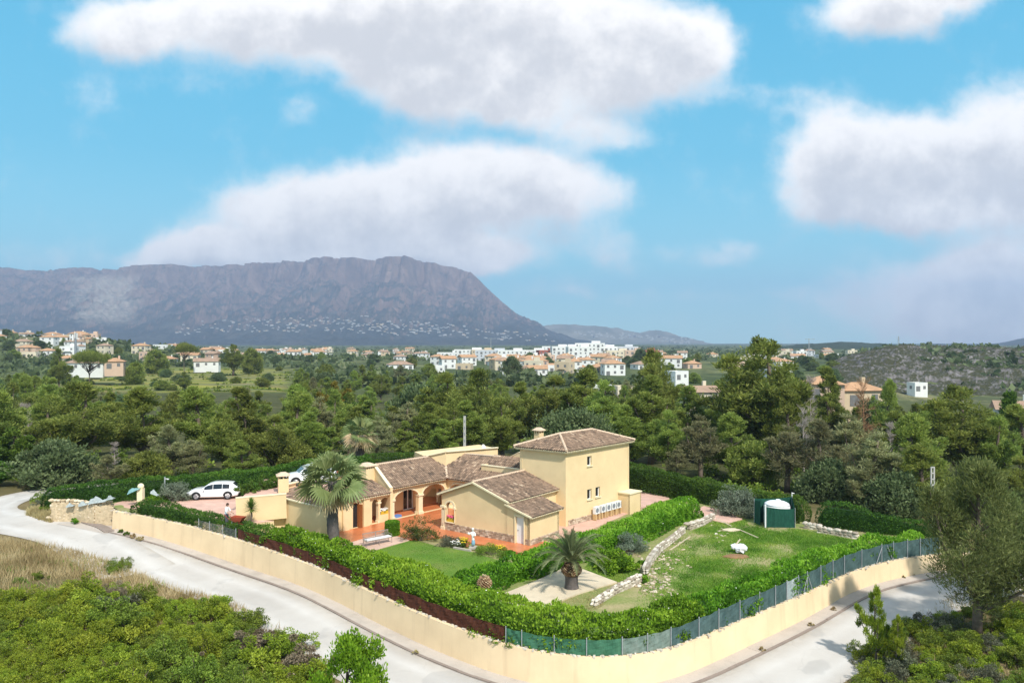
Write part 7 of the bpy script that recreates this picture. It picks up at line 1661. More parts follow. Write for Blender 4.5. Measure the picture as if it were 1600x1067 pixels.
e = MB(); e.ball((.186, 0, 1.608), (.008, .024, .006), 6, 5); e.build('mouth', M['redlamp'], pr, True)
wb = empty('wheelbarrow', (pz.x + .55, pz.y - .14, 1.6), R(-15), 'red wheelbarrow held by the person in the white shirt', 'wheelbarrow')
mb = MB(); vs = [(.10, -.22, .48), (.10, .22, .48), (.70, .20, .42), (.70, -.20, .42), (-.06, -.34, .80), (-.06, .34, .80), (.98, .30, .78), (.98, -.30, .78)]; vin = [Vector(v) + Vector((0, 0, .02)) for v in vs]
mb.add(vs, [(0, 1, 2, 3), (0, 4, 5, 1), (1, 5, 6, 2), (2, 6, 7, 3), (3, 7, 4, 0)]); mb.add([v * .97 + Vector((.013, 0, .01)) for v in vin], [(3, 2, 1, 0), (1, 5, 4, 0), (2, 6, 5, 1), (3, 7, 6, 2), (0, 4, 7, 3)]); mb.build('tray', M['redpaint'], wb)
for s in (-1, 1):
    mb = MB(); mb.tube([(-.62, s * .20, .92), (-.25, s * .22, .62), (.2, s * .20, .44), (1.0, s * .06, .22)], .018, 6); mb.build('handle', M['redpaint'], wb); mb = MB(); mb.tube([(.05, s * .21, .46), (-.05, s * .24, .0)], .016, 6); mb.build('leg', M['galv'], wb)
mb = MB(); mb.tube([(1.0, -.045, .20), (1.0, .045, .20)], .20, 16); mb.build('wheel', M['tyre'], wb)

SJ = [(0, 0, .62, .13, .11), (0, 0, .82, .13, .10), (.01, 0, 1.0, .16, .10), (.02, 0, 1.13, .07, .06), (.03, 0, 1.18, .045, .045), (.05, 0, 1.26, .075, .07), (.06, 0, 1.35, .075, .07), (.02, .15, 1.06, .055), (.10, .22, .86, .045), (.24, .10, .92, .035), (.02, -.15, 1.06, .055), (.05, -.26, .90, .045), (.16, -.30, 1.02, .035),
      (0, .03, .40, .17, .15), (0, .02, .06, .20, .18)]
SE = [(0, 1), (1, 2), (2, 3), (3, 4), (4, 5), (5, 6), (2, 7), (7, 8), (8, 9), (2, 10), (10, 11), (11, 12), (0, 13), (13, 14)]
pz = P(739, 856.5, -.03); stt = empty('statue', (pz.x, pz.y, 0), R(-100), 'white garden statue of a robed figure with a pale blue skirt by the lawn', 'statue')
sb = figure('robed_figure', SJ, SE, [M['statuewhite'], M['statueblue']], (0, 0, .10), 0, 1, stt); sb.data.polygons.foreach_set('material_index', [1 if c.center.z < .52 else 0 for c in sb.data.polygons])
mb = MB(); mb.box((0, 0, .04), (.56, .52, .14)); mb.build('plinth', M['concrete'], stt); mb = MB(); mb.lathe((.05, 0, 1.44), [(.10, 0), (.11, .02), (.08, .05), (.05, .08), (.01, .09)], 14); mb.build('sun_hat', M['statuewhite'], stt)
mb = MB(); mb.ball((.2, -.28, 1.13), (.11, .10, .10), 9, 6); mb.build('jar', M['statuewhite'], stt)
# flower bed edging, flowers, pots
def flowers(u, v, z, r, n, mat, label, seed, h=.35):
    rd = random.Random(seed); p = P(u, v, z); f = empty('flower_clump', (p.x, p.y, z), 0, label, 'flowers'); pm = MB(); lm = MB()
    for k in range(n):
        a, q = rd.uniform(0, 6.28), r * math.sqrt(rd.random()); x, y, hh = q * math.cos(a), q * math.sin(a), h * rd.uniform(.5, 1.1); lm.tube([(x * .5, y * .5, 0), (x, y, hh)], [.012, .008], 4, 0, rd.random(), False); pm.ball((x, y, hh), (.05, .05, .035), 6, 4)
        for j in range(2): aa = rd.uniform(0, 6.28); lm.add([(x, y, hh * .5), (x + .12 * math.cos(aa), y + .12 * math.sin(aa), hh * .75), (x + .10 * math.cos(aa + .6), y + .10 * math.sin(aa + .6), hh * .4)], [(0, 1, 2)], 0, rd.random())
    pm.build('blossom', M[mat], f); lm.build('foliage', M['leafy'], f); return f
flowers(724, 853, .0, .42, 46, 'flower_yellow', 'clump of yellow flowers left of the white statue', 1, .55); flowers(712, 853, .0, .38, 30, 'flower_white', 'pale flowers at the left of the yellow clump', 2, .4); flowers(775, 858, .0, .8, 60, 'flower_yellow', 'low drift of yellow flowers along the orange path', 4, .25)
p = P(728, 853, 0); mb = MB(); mb.lathe((p.x + .1, p.y - .15, 0), [(.10, 0), (.16, .26), (.18, .28), (.15, .29), (.10, .25)], 12); tag(mb.build('flower_pot', M['brownpot']), 'small terracotta pot beside the white statue', 'flower pot')
a, b = P(709, 856.5, 0), P(736, 861.5, 0); mb = MB(); mb.bar((a.x, a.y, .03), (b.x, b.y, .03), .14, .2); tag(mb.build('bed_edging', M['concrete']), 'pale edging strip of the flower bed below the statue', 'edging')

# ------------------------------------------------------------------ patio furniture
def bench(loc, rz):
    b = empty('park_bench', loc, rz, 'grey iron bench with a pale seat cushion on the pink terrace', 'bench'); Lb = 2.3
    for k in range(5): m = MB(); m.bar((-Lb / 2, -.22 + .10 * k, .43), (Lb / 2, -.22 + .10 * k, .43), .085, .03); m.build('seat_slat', M['benchwood'], b)
    for s in (-1, 0, 1):
        m = MB(); x = s * (Lb / 2 - .05); m.tube([(x, -.28, 0), (x, -.26, .43)], .022, 6); m.tube([(x, .24, 0), (x, .24, .45), (x, .34, .92)], .022, 6); m.tube([(x, -.26, .41), (x, .25, .41)], .018, 6)
        if s: m.tube([(x, -.28, .43), (x, -.27, .66), (x, .28, .68)], .02, 6)
        m.build('leg', M['benchwood'], b)
    for z in (.50, .90): m = MB(); m.bar((-Lb / 2, .25 + (z - .45) * .21, z), (Lb / 2, .25 + (z - .45) * .21, z), .03, .06); m.build('back_rail', M['benchwood'], b)
    for k in range(24): x = -Lb / 2 + .06 + (Lb - .12) * k / 23; m = MB(); m.bar((x, .26, .52), (x, .345, .90), .025, .02); m.build('back_slat', M['benchwood'], b)
    m = MB(); m.box((0, -.03, .485), (Lb - .1, .42, .07)); m.build('cushion', M['cushion'], b); return b
p = P(590, 850, .05); bench((p.x, p.y, .05), R(41))
def patio_chair(loc, rz, label):
    c = empty('dining_chair', loc, rz, label, 'chair', 'rattan chairs in the porch')
    m = MB(); m.box((0, 0, .44), (.48, .48, .06)); m.build('seat', M['rattan'], c)
    for x in (-.2, .2):
        for y in (-.2, .2): m = MB(); m.tube([(x * 1.1, y * 1.1, 0), (x, y, .42)], .022, 6); m.build('leg', M['rattan'], c)
    for k in range(5): m = MB(); m.bar((-.2 + .1 * k, .22, .46), (-.2 + .1 * k, .30, .98), .04, .02); m.build('back_slat', M['rattan'], c)
    m = MB(); m.bar((-.25, .305, .98), (.25, .305, .98), .05, .07); m.build('top_rail', M['rattan'], c)
    for s in (-1, 1): m = MB(); m.tube([(s * .24, -.2, .44), (s * .25, -.18, .66), (s * .25, .25, .68)], .02, 6); m.build('armrest', M['rattan'], c)
    return c
pc0 = Lg + aV * 1.6 - bV * 1.3
t_ = empty('dining_table', (pc0.x + .2, pc0.y + .4, .03), R(37), 'rattan dining table under the gable porch', 'table'); m = MB(); m.box((0, 0, .73), (1.5, .9, .05)); m.build('table_top', M['rattan'], t_)
for x in (-.65, .65):
    for y in (-.35, .35): m = MB(); m.tube([(x, y, 0), (x, y, .71)], .03, 6); m.build('leg', M['rattan'], t_)
patio_chair((pc0.x - .7, pc0.y - .35, .03), R(150), 'rattan armchair seen through the small arched opening')
pb_ = Lg + bV * .55 + aV * 1.5; patio_chair((pb_.x, pb_.y, .03), R(70), 'rattan armchair in the open between arcade and gable wing'); pb_ = Lg + bV * .2 + aV * 3.2; patio_chair((pb_.x, pb_.y, .03), R(200), 'rattan armchair farther back under the arcade')
def flower_box(p0, p1, s, z, L, mat, label, seed):
    rd = random.Random(seed); fb = empty('flower_box', (0, 0, 0), 0, label, 'flower box'); m = MB(); m.bar(along(p0, p1, s - L / 2, z + .13, .15), along(p0, p1, s + L / 2, z + .13, .15), .24, .26); m.build('trough', M['yellowbox'], fb); m = MB(); lf_ = MB()
    for k in range(34): q = along(p0, p1, s + rd.uniform(-L / 2, L / 2), z + .3 + rd.uniform(0, .2), .15 + rd.uniform(-.12, .12)); m.ball(q, (.06, .06, .045), 6, 4); aa = rd.uniform(0, 6.28); lf_.add([q, q + Vector((.12 * math.cos(aa), .12 * math.sin(aa), -.1)), q + Vector((.1 * math.cos(aa + .7), .1 * math.sin(aa + .7), -.16))], [(0, 1, 2)], 0, rd.random())
    m.build('blossom', M[mat], fb); lf_.build('foliage', M['leafy'], fb)
flower_box(D2, p1_, 1.52, .69, .9, 'flower_white', 'yellow trough of white flowers on the low porch wall', 1); flower_box(Lg, Rg, (s_a0 + s_a1) / 2, .72, s_a1 - s_a0 - .1, 'flower_pink', 'yellow trough of pink flowers in the small arched opening', 2)
q_ = along(p1_, vb, .95, .03, .55); m = MB(); m.box((q_.x, q_.y, .13), (.9, .5, .2), math.atan2(dA.y, dA.x)); tag(m.build('sun_mat', M['blue']), 'folded blue mat on the terracotta floor inside the first arch', 'mat')
# lamp post, gateway pillar and sheets
p = P(257.5, 781, 1.5); lp = empty('lamp_post', (p.x, p.y, 1.4), 0, 'slim grey lamp post by the silver green bush', 'lamp post'); m = MB(); m.tube([(0, 0, 0), (0, 0, 2.15)], [.075, .06], 8); m.build('pole', M['galv'], lp); m = MB(); m.bar((0, 0, 2.0), (.28, -.05, 2.0), .05); m.box((.30, -.05, 1.97), (.16, .12, .07)); m.build('lamp_head', M['white'], lp)
p = PY(220, 768, 67.2); gp = empty('gate_pillar', (p.x, p.y, 1.2), 0, 'cream gateway pillar with a round cap rising from the hedge', 'pillar'); m = MB(); m.box((0, 0, .9), (.46, .46, 1.9)); m.build('shaft', M['trim'], gp); m = MB(); m.ball((0, 0, 2.02), (.27, .27, .27), 12, 8); m.build('ball_cap', M['trim'], gp, True)
def tarp(u0, v0, u1, v1, Y, hgt, mat, label, seed):
    rd = random.Random(seed); a, b = PY(u0, v0, Y), PY(u1, v1, Y); n = 9; vs = []
    for k in range(n):
        t = k / (n - 1); c = a.lerp(b, t); hh = .75 * hgt * (.35 + .65 * math.sin(math.pi * min(1, t * 1.25 + .05)) ** 1.2) * rd.uniform(.75, 1.15); vs += [(c.x, c.y - .22 + rd.uniform(-.05, .05), c.z), (c.x + rd.uniform(-.06, .06), c.y + rd.uniform(-.06, .06), c.z + hh), (c.x, c.y + .3, c.z + .1 * hh)]
    m = MB(); m.add(vs, [(3 * k, 3 * k + 3, 3 * k + 4, 3 * k + 1) for k in range(n - 1)] + [(3 * k + 1, 3 * k + 4, 3 * k + 5, 3 * k + 2) for k in range(n - 1)] + [(3 * k + 2, 3 * k + 5, 3 * k + 3, 3 * k) for k in range(n - 1)] + [(2, 1, 0), (3 * n - 3, 3 * n - 2, 3 * n - 1)]); return tag(m.build('netting_sheet', M[mat]), label, 'sheet', 'sheets of netting over the gateway wall')
tarp(104, 792, 116, 790, 65.0, .45, 'tarp', 'smallest pale netting sheet at the far left of the stone gateway wall', 1); tarp(124, 791, 137, 788, 64.9, .55, 'tarp', 'upright pale netting sheet on the middle of the gateway wall', 2); tarp(139, 787, 166, 783, 64.8, .7, 'tarp', 'widest pale netting sheet on the stone gateway wall', 3); tarp(167, 781, 178, 779, 64.8, .5, 'tarp', 'pale netting sheet at the right end of the gateway wall', 4)
tarp(200, 772, 220, 763, 67.0, .5, 'tarpteal', 'faded teal sheet draped against the cream gateway pillar', 5); tarp(236, 770, 247, 774, 66.5, .5, 'tarp', 'pale torn sheet between gateway pillar and lamp post', 6)
g_weed = P(116, 817, .66); o = link('weed_clump', bush_mesh(240, .32, .4, 16, 60, (.12, .07), 'hedge'), None, (g_weed.x, g_weed.y, T(g_weed.x, g_weed.y) + .1)); tag(o, 'bright green weed on the kerb of the gateway', 'weed')
for i, (u, v) in enumerate(((189, 834.5), (198, 837.5), (208, 841), (219, 845))): p = PT(u, v); o = link('weed_clump', bush_mesh(250 + i, .28, .3, 12, 60, (.12, .04), 'leafy' if i < 2 else 'dry'), None, (p.x, p.y, T(p.x, p.y) + .08)); tag(o, None, 'weed', 'weeds growing along the kerb'); later(o, 'weed tuft on the kerb', 'below the left wall end')
for i, (u, v) in enumerate(((1191, 1019), (1250, 972), (1268, 980), (1302, 955), (1425, 902), (1412, 906), (649, 1024))): p = PT(u, v); p.z += .1; o = link('weed_clump', bush_mesh(260 + i, .16, .26, 10, 40, (.1, .03), 'dry'), None, (p.x, p.y, p.z)); tag(o, None, 'weed', 'dry weeds on the pavement'); later(o, 'dry weed tuft in a pavement joint', 'along the right hand road' if u > 900 else 'by the left road kerb')

# ------------------------------------------------------------------ green tank screen
p = P(1222, 824, .05); ts = empty('tank_screen', (p.x, p.y + 1.2, 0), 0, 'green net screen on posts standing round the white water tank', 'screen'); rz = R(-6)
corn = [(-1.35, -1.0), (1.05, -1.25), (1.55, .9), (-1.75, .75)]
def net(a, b, z1a, z1b, nm='net_panel', m_='tanknet'):
    n = 6; vs = []; rd = random.Random(int(a[0] * 100) + 7)
    for k in range(n + 1):
        t = k / n; x, y = a[0] + (b[0] - a[0]) * t, a[1] + (b[1] - a[1]) * t; z = z1a + (z1b - z1a) * t - .08 * math.sin(math.pi * t); w = rd.uniform(-.05, .05) if 0 < k < n else 0
        vs += [(x + w, y + w, .02), (x - w, y + w, z * .5), (x, y, z)]
    m = len(vs); vs += [(x + .015, y + .015, z) for x, y, z in vs]; fs = [(3 * k + j, 3 * k + 3 + j, 3 * k + 4 + j, 3 * k + 1 + j) for k in range(n) for j in (0, 1)]; fs += [tuple(i + m for i in reversed(q)) for q in fs]; mb = MB(); mb.add(vs, fs); return mb.build(nm, M[m_], ts)
net(corn[0], corn[1], 1.75, 1.62); net(corn[1], corn[2], 1.7, 2.35); net(corn[2], corn[3], 2.2, 2.1); net(corn[3], (-1.5, -.2), 2.0, 2.1)
for (x, y, h, w) in ((corn[0][0], corn[0][1], 1.95, .14), (corn[2][0], corn[2][1], 2.6, .07), (corn[3][0], corn[3][1], 2.1, .06), (corn[1][0], corn[1][1], 1.7, .05)): m = MB(); m.tube([(x, y - .06, 0), (x, y - .06, h)], w / 2, 8); m.build('post', M['white'] if w > .06 else M['galv'], ts)
m = MB(); m.bar((corn[2][0], corn[2][1] - .06, 2.55), (corn[2][0] + .2, corn[2][1] - .06, 2.52), .06); m.build('post_hook', M['white'], ts)
tk = empty('water_tank', (p.x - .05, p.y + 1.15, 0), 0, 'white domed water tank inside the green net screen', 'water tank'); m = MB(); m.lathe((0, 0, 0), [(1.05, 0), (1.08, .2), (1.08, 1.62), (1.02, 1.75)], 24); m.build('drum', M['white'], tk, True); m = MB(); m.lathe((0, 0, 1.73), [(1.06, 0), (.98, .13), (.72, .26), (.36, .33), (.05, .35)], 24); m.build('dome_lid', M['bag'], tk, True); m = MB(); m.lathe((0.1, 0, 2.05), [(.2, 0), (.2, .1), (.16, .13)], 14); m.build('hatch', M['bag'], tk)

# ------------------------------------------------------------------ poles
p = PY(726, 704, 92); cpole = empty('concrete_pole', (p.x, p.y, T(p.x, p.y)), 0, 'pale concrete pole standing behind the arcade roof', 'pole'); zt = H - (650 - CV) / F * 92 - T(p.x, p.y); m = MB(); m.box((0, 0, zt / 2), (.34, .26, zt), 0, 0, .5, .8); m.build('shaft', M['concretepole'], cpole)
for k in range(7): m = MB(); m.box((0, -.125, zt - .6 - k * .75), (.10, .02, .3)); m.build('slot', M['acgrille'], cpole)
x, y = 34.3, 64.2; z0 = T(x, y); zt = H - (729 - CV) / F * y - z0; lpole = empty('lattice_pole', (x, y, z0), R(15), 'pale ladder like lattice pole standing among the pines on the right', 'pole')
for s in (-1, 1): m = MB(); m.bar((s * .16, 0, 0), (s * .14, 0, zt), .07, .12); m.build('upright', M['concretepole'], lpole)
for k in range(int(zt / .48)): m = MB(); m.bar((-.15, 0, zt - .05 - .48 * k), (.15, 0, zt - .05 - .48 * k), .09, .09); m.build('rung', M['concretepole'], lpole)
Yp = 1500; px_ = (1404 - CU) / F * Yp; zt = H + (535 - 527) / F * Yp + 2; z0 = T(px_, Yp); py = empty('pylon', (px_, Yp, z0), 0, 'thin far power pylon on the skyline above the rocky hillside', 'pylon'); hh = zt - z0
m = MB()
for s in (-1, 1):
    for q_ in (-1, 1): m.bar((s * 2.2, q_ * 2.2, 0), (s * .3, q_ * .3, hh), .35)
for k in range(8):
    z = hh * k / 8; w = 2.2 - 1.9 * k / 8; w2 = 2.2 - 1.9 * (k + 1) / 8; m.bar((-w, -w, z), (w2, -w2, z + hh / 8), .2); m.bar((w, -w, z), (-w2, -w2, z + hh / 8), .2)
m.build('lattice', M['galv'], py); m = MB()
for z, w in ((hh * .82, 5), (hh * .92, 4)): m.bar((-w, 0, z), (w, 0, z), .35)
m.build('cross_arm', M['galv'], py)
# ------------------------------------------------------------------ houses of the plain, the knoll and the mountain foot
def wallm(n, c): return plain(n, c, .9, .06, .3)
WALLS = {'white': wallm('white_house_render', (.72, .72, .70)), 'cream': wallm('cream_house_render', (.66, .58, .44)), 'tan': wallm('tan_house_render', (.56, .45, .31)), 'pink': wallm('salmon_house_render', (.58, .42, .32)), 'red': wallm('red_house_render', (.36, .13, .10)), 'pale': wallm('pale_grey_render', (.55, .57, .60))}
ROOFM = plain('far_clay_roof', (.34, .23, .165), .95, .25, .5); ROOFO = plain('far_orange_roof', (.44, .26, .15), .95, .2, .5); FLATM = plain('far_flat_roof', (.58, .55, .50), .95, .1, .5); SHUT = plain('far_window', (.17, .17, .17), .4, .2, 2)
HP = {}; FARW = wallm('hazy_white_render', (.42, .42, .40)); WALLS['grey'] = FARW
def house_proto(col, kind, w, d, floors, seed, wins=True):
    r = random.Random(seed); key = (col, kind, w, d, floors, seed); o = empty('house', (0, 0, -500)); hgt = 3.0 * floors
    b = MB(); b.box((0, 0, hgt / 2 - 1.5), (w, d, hgt + 3))
    if kind == 'flat': 
        for s in (-1, 1): b.box((s * (w / 2 - .1), 0, hgt + .35), (.22, d, .7)); b.box((0, s * (d / 2 - .1), hgt + .34), (w - .44, .22, .68))
        if floors > 1: b.box((w * .2, d * .1, hgt + 1.2), (w * .3, d * .3, 2.4))
    if kind == 'l': b.box((w * .52, -d * .2, 1.4 - 1.5), (w * .5, d * .6, 2.8 + 3))
    b.build('wall', WALLS[col], o)
    rm = MB()
    if kind == 'flat': rm.box((0, 0, hgt + .1), (w - .5, d - .5, .16)); rm.build('roof', FLATM, o)
    else:
        ovh_ = .5; a, c = w / 2 + ovh_, d / 2 + ovh_; k = min(a, c) * .98; rl = max(.2, a - k) if kind != 'gable' else a
        rise = min(c, a) * .42; V = [(-a, -c, hgt), (a, -c, hgt), (a, c, hgt), (-a, c, hgt), (-rl, 0, hgt + rise), (rl, 0, hgt + rise)]; rm.add(V, [(0, 1, 5, 4), (1, 2, 5), (2, 3, 4, 5), (3, 0, 4), (3, 2, 1, 0)])
        if kind == 'l': X0, X1, Y0, Y1 = w * .27, w * .52 + w * .25 + .4, -d * .5 - .4, d * .1 + .4; rm.add([(X0, Y0, 2.82), (X1, Y0, 2.82), (X1, Y1, 2.82), (X0, Y1, 2.82), (X0, (Y0 + Y1) / 2, 4.1), (X1 - 1.2, (Y0 + Y1) / 2, 4.1)], [(0, 1, 5, 4), (1, 2, 5), (2, 3, 4, 5), (3, 0, 4), (3, 2, 1, 0)])
        ro = rm.build('roof', ROOFO if seed % 3 == 0 else ROOFM, o); ch = MB(); ch.box((w * .2, d * .1, hgt + rise * .8 + .4), (.7, .7, 1.6)); ch.build('chimney', WALLS[col], ro)
    if wins:
        for fl in range(floors):
            nw = max(2, int(w / 3.4))
            for k in range(nw):
                x = -w / 2 + w * (k + .5) / nw; wd = 1.2 if (k + fl) % 3 else 1.9; hh_ = 1.3 if wd < 1.5 else 2.1; m = MB(); m.box((x, -d / 2 - .01, fl * 3.0 + (1.65 if wd < 1.5 else 1.15)), (wd, .12, hh_)); m.build('window', SHUT, o)
            m = MB(); m.box((w / 2 + .01, 0, fl * 3 + 1.65), (.12, 1.3, 1.3)); m.build('window', SHUT, o); m = MB(); m.box((-w / 2 - .01, 0, fl * 3 + 1.65), (.12, 1.3, 1.3)); m.build('window', SHUT, o)
        if floors > 1 and kind == 'flat': m = MB(); m.box((0, -d / 2 - .6, 3.0), (w * .5, 1.2, .18)); m.box((0, -d / 2 - 1.15, 3.5), (w * .5, .1, .9)); m.build('balcony', WALLS[col], o)
    CHILD[o.name] = [(c, list(c.children)) for c in o.children]; return o
PROT = {}
def proto(*a):
    if a not in PROT: PROT[a] = [house_proto(*a), False]
    return PROT[a]
KL = {'flat': 'flat roofed', 'hip': 'hip roofed', 'gable': 'gable roofed', 'l': 'tile roofed'}
rh = random.Random(9); HOUSES = []
def house(u, v, Y, col, kind, w, d, fl, seed, zone, rz=None, lab=None, grp='houses of the plain'):
    pr_ = proto(col, kind, w, d, fl, seed); x = (u - CU) / F * Y; z = T(x, Y) if v is None else H - (v - CV) / F * Y; rz = rh.uniform(-.5, .5) if rz is None else rz
    if not pr_[1]: o = pr_[0]; pr_[1] = True; o.location = (x, Y, z); o.rotation_euler = (0, 0, rz)
    else: o = dup(pr_[0], (x, Y, z), rz)
    tag(o, lab, 'house', grp); HOUSES.append((x, Y, max(w, d)))
    if not lab: later(o, '%s %s %s' % (col, KL[kind], 'villa' if fl < 3 else 'apartment block'), zone)
    return o
def free(x, Y, r): return all((x - a) ** 2 + (Y - b) ** 2 > (.55 * (r + q)) ** 2 for a, b, q in HOUSES)
# nearer ones
house(324, 573, 440, 'white', 'gable', 13, 8, 1, 2, '', .2, 'white low house with a carport right of the umbrella pine'); house(140, 578, 330, 'white', 'hip', 17, 8, 1, 4, '', -.1, 'white house half hidden under the flat umbrella pine'); house(180, 576, 325, 'pink', 'hip', 7, 6, 1, 3, '', .3, 'small salmon house right of the flat umbrella pine')
house(1092, 634, 165, 'cream', 'gable', 6.5, 5, 1, 7, '', .15, 'cream house with an old clay roof left of the biggest pine'); house(1284, 624, 150, 'pink', 'hip', 7, 6, 1, 6, '', -.2, 'orange roofed salmon house behind the bare grey poplar'); house(1338, 633, 152, 'tan', 'hip', 8, 6, 1, 9, '', .1, 'orange roofed house behind the bare brown tree'); pass
house(1433, 611, 330, 'white', 'flat', 6, 5, 1, 12, '', .2, 'small white house at the foot of the rocky hillside'); house(1590, 668, 125, 'white', 'gable', 6, 5, 1, 13, '', -.4, 'white gabled house at the right edge by the pointed conifer'); house(1215, 592, 300, 'white', 'flat', 8, 7, 1, 14, '', .3, 'white house behind the biggest pine')
house(1057, 593, 330, 'white', 'flat', 7, 7, 1, 12, '', .5, 'white cubic house left of the biggest pine'); house(940, 619, 250, 'white', 'flat', 6, 5, 1, 12, '', 0, 'low white house among the trees right of the tower roof'); house(975, 620, 255, 'cream', 'flat', 6, 5, 1, 15, '', .2, 'low cream house beside the low white one above the tower'); house(625, 577, 480, 'white', 'hip', 15, 9, 1, 16, '', .3, 'white house with pale roof alone in the wood left of the town')
# tan and white villas in front of the blocks
for k in range(400):
    if sum(1 for h_ in HOUSES) > 62: break
    u = rh.uniform(672, 960); Y = rh.uniform(395, 620); w = rh.choice([8, 9, 11]); x = (u - CU) / F * Y
    if not free(x, Y, w + 1) or (u < 770 and rh.random() < .75): continue
    col = rh.choices(['white', 'cream', 'tan', 'pink'], [4.5, 2, 1.3, .5])[0]; house(u, None, Y, col, rh.choice(['hip', 'gable', 'flat', 'l']), w, 8, rh.choice([1, 2, 2]), rh.choice([21, 22, 24]), 'in the town right of centre' if u > 800 else 'at the left end of the town')
# blocks
for u, Y, w, fl, col in ((770, 700, 30, 3, 'pale'), (800, 690, 26, 3, 'white'), (832, 705, 30, 3, 'white'), (856, 680, 18, 3, 'red'), (885, 665, 26, 4, 'white'), (905, 640, 20, 4, 'white'), (922, 650, 24, 5, 'white'), (945, 655, 22, 4, 'white'), (965, 640, 22, 3, 'cream'), (990, 640, 16, 3, 'pink'), (705, 760, 26, 2, 'white'), (735, 740, 30, 3, 'white'), (755, 730, 22, 3, 'tan'), (1010, 660, 20, 3, 'red'), (975, 690, 22, 4, 'pale'), (870, 720, 26, 4, 'white'), (932, 700, 30, 4, 'pale')):
    house(u, None, Y, col, 'flat', w, 13, fl, 31, 'in the dense middle of the town', rh.uniform(-.2, .2), None, 'apartment blocks of the town')
def fill(n, u0, u1, Y0, Y1, cols, wts, kinds, zone, ws=(9, 11, 13), fls=(1, 2), grp='houses of the plain', wins=None, v_ok=None, zf=None):
    c = 0; t = 0
    while c < n and t < n * 60:
        t += 1; u = rh.uniform(u0, u1); Y = Y0 * (Y1 / Y0) ** rh.random(); x = (u - CU) / F * Y; w = rh.choice(ws)
        if not free(x, Y, w + 2): continue
        if v_ok and not v_ok(u, Y): continue
        col = rh.choices(cols, wts)[0]; o = house(u, zf(x, Y) if zf else None, Y, col, rh.choice(kinds), w, 8, rh.choice(fls), rh.choice([41, 42, 45]), zone, None, None, grp); c += 1
fill(24, 990, 1260, 480, 950, ['white', 'cream', 'pink', 'pale'], [4, 2, 1.2, 1], ['hip', 'flat', 'gable'], 'on the plain right of the town')
fill(14, 1225, 1385, 760, 1050, ['white', 'cream', 'pink', 'pale'], [4, 1.5, .8, 1.5], ['hip', 'flat', 'gable'], 'above the rocky hillside')
fill(40, 400, 700, 700, 1250, ['white', 'cream', 'pink', 'tan', 'red'], [6, 1.4, .8, .5, .3], ['hip', 'hip', 'gable', 'flat'], 'on the plain below the mountain')
fill(22, 215, 405, 520, 900, ['white', 'cream', 'pink'], [4, 2, 1.2], ['hip', 'gable', 'flat'], 'on the plain beyond the yellow field')
fill(30, -20, 165, 520, 700, ['white', 'cream', 'tan', 'pink'], [4, 2.5, 1.3, .8], ['hip', 'hip', 'flat', 'l'], 'on the knoll at the far left', (8, 10, 12), (1, 1, 2), 'villas on the knoll')
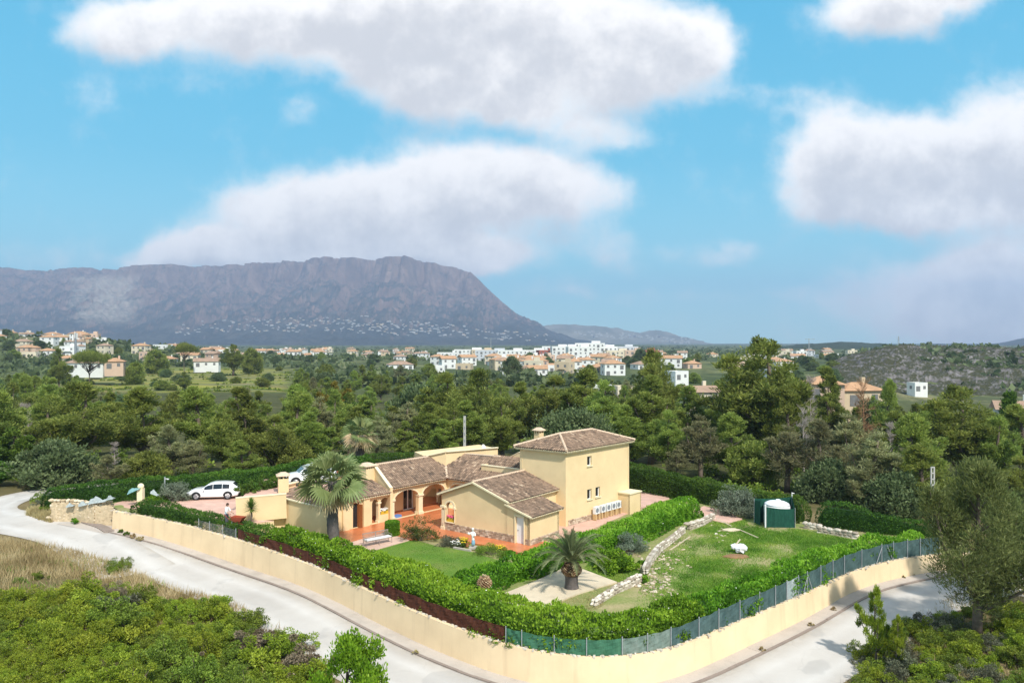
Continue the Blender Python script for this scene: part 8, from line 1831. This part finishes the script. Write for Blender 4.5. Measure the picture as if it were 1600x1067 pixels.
# villas at the mountain foot: the nearest as things, the rest as one mass
def foot_pos():
    while True:
        u = rh.gauss(560, 150) if rh.random() < .75 else rh.uniform(270, 880)
        if not 275 < u < 872: continue
        v = np.interp(u, [275, 340, 560, 700, 870], [522, 512, 512, 520, 530]) + rh.uniform(-12, 10) * np.interp(u, [275, 400, 700, 870], [.6, 1, .9, .5])
        d = Vector(((u - CU) / F, 1, -(v - CV) / F))
        for Y in np.arange(4300, 7000, 60):
            x = (u - CU) / F * Y; z = H - (v - CV) / F * Y; g_ = float(mt_height(np.array([x]), np.array([float(Y)]))[0])
            if g_ >= z: return x, Y, g_
c = 0; rest = MB(); nrest = 0
while c < 45 or nrest < 300:
    x, Y, z = foot_pos()
    if c < 45:
        w = rh.choice([16, 20]); pr_ = proto('grey', 'hip' if c % 2 else 'flat', w, 12, 2, 51, False)
        if not pr_[1]: o = pr_[0]; pr_[1] = True; o.location = (x, Y, z + 1)
        else: o = dup(pr_[0], (x, Y, z + 1), rh.uniform(-.6, .6))
        tag(o, None, 'house', 'villas at the foot of the mountain'); later(o, 'tiny pale %s villa' % ('hip roofed' if c % 2 else 'flat roofed'), 'at the foot of the mountain'); c += 1
    else: w = rh.uniform(11, 24); rest.box((x, Y, z + 2), (w * .8, 9, 6), rh.uniform(-.6, .6), 0 if rh.random() < .75 else 1); nrest += 1
tag(rest.build('far_village', [FARW, WALLS['tan']]), kind='stuff')
rest = MB()
for k in range(70):
    u = rh.uniform(900, 1080); v = np.interp(u, [900, 960, 1080], [522, 524, 534]) + rh.uniform(-5, 4); Yv = 7400; rest.box(((u - CU) / F * Yv, Yv, H - (v - CV) / F * Yv), (rh.uniform(14, 34), 12, 12), 0, 0)
tag(rest.build('far_village', [FARW, WALLS['tan']]), kind='stuff')
# mast on the knoll, red and dark: the dark tower with white aerials left of the houses
Ym = 400; x = (118 - CU) / F * Ym; z0 = T(x, Ym); zt = H - (520 - CV) / F * Ym - z0; ms = empty('phone_mast', (x, Ym, z0), 0, 'dark telephone mast with white aerials in front of the knoll villas', 'mast'); m = MB(); m.tube([(0, 0, 0), (0, 0, zt)], [.75, .55], 8); m.build('shaft', M['acgrille'], ms)
for k, (dx, zz) in enumerate(((-1.1, .93), (1.0, .97), (0.0, .99))): m = MB(); m.box((dx, -.4, zt * zz - 1), (.7 if k == 0 else .35, .4, 3.0)); m.build('aerial', M['white'], ms)
for u, v0, Yc, lab in ((767, 528, 900, 'thin red and white crane mast left of the town blocks'), (1264, 529, 800, 'thin pale mast above the houses right of the biggest pine')):
    x = (u - CU) / F * Yc; z0 = T(x, Yc); zt = H - (v0 - CV) / F * Yc - z0; ms = empty('mast', (x, Yc, z0), 0, lab, 'mast'); m = MB(); m.tube([(0, 0, 0), (0, 0, zt)], [.5, .35], 6); m.build('shaft', M['galv'], ms); m = MB(); m.bar((-4, 0, zt * .97), (6, 0, zt * .97), .4); m.build('arm', M['galv'], ms)
settle()
for o in COL.objects:
    if o.parent is None and o.type == 'EMPTY' and o.location.z < -400: print('unused prototype', o.name)
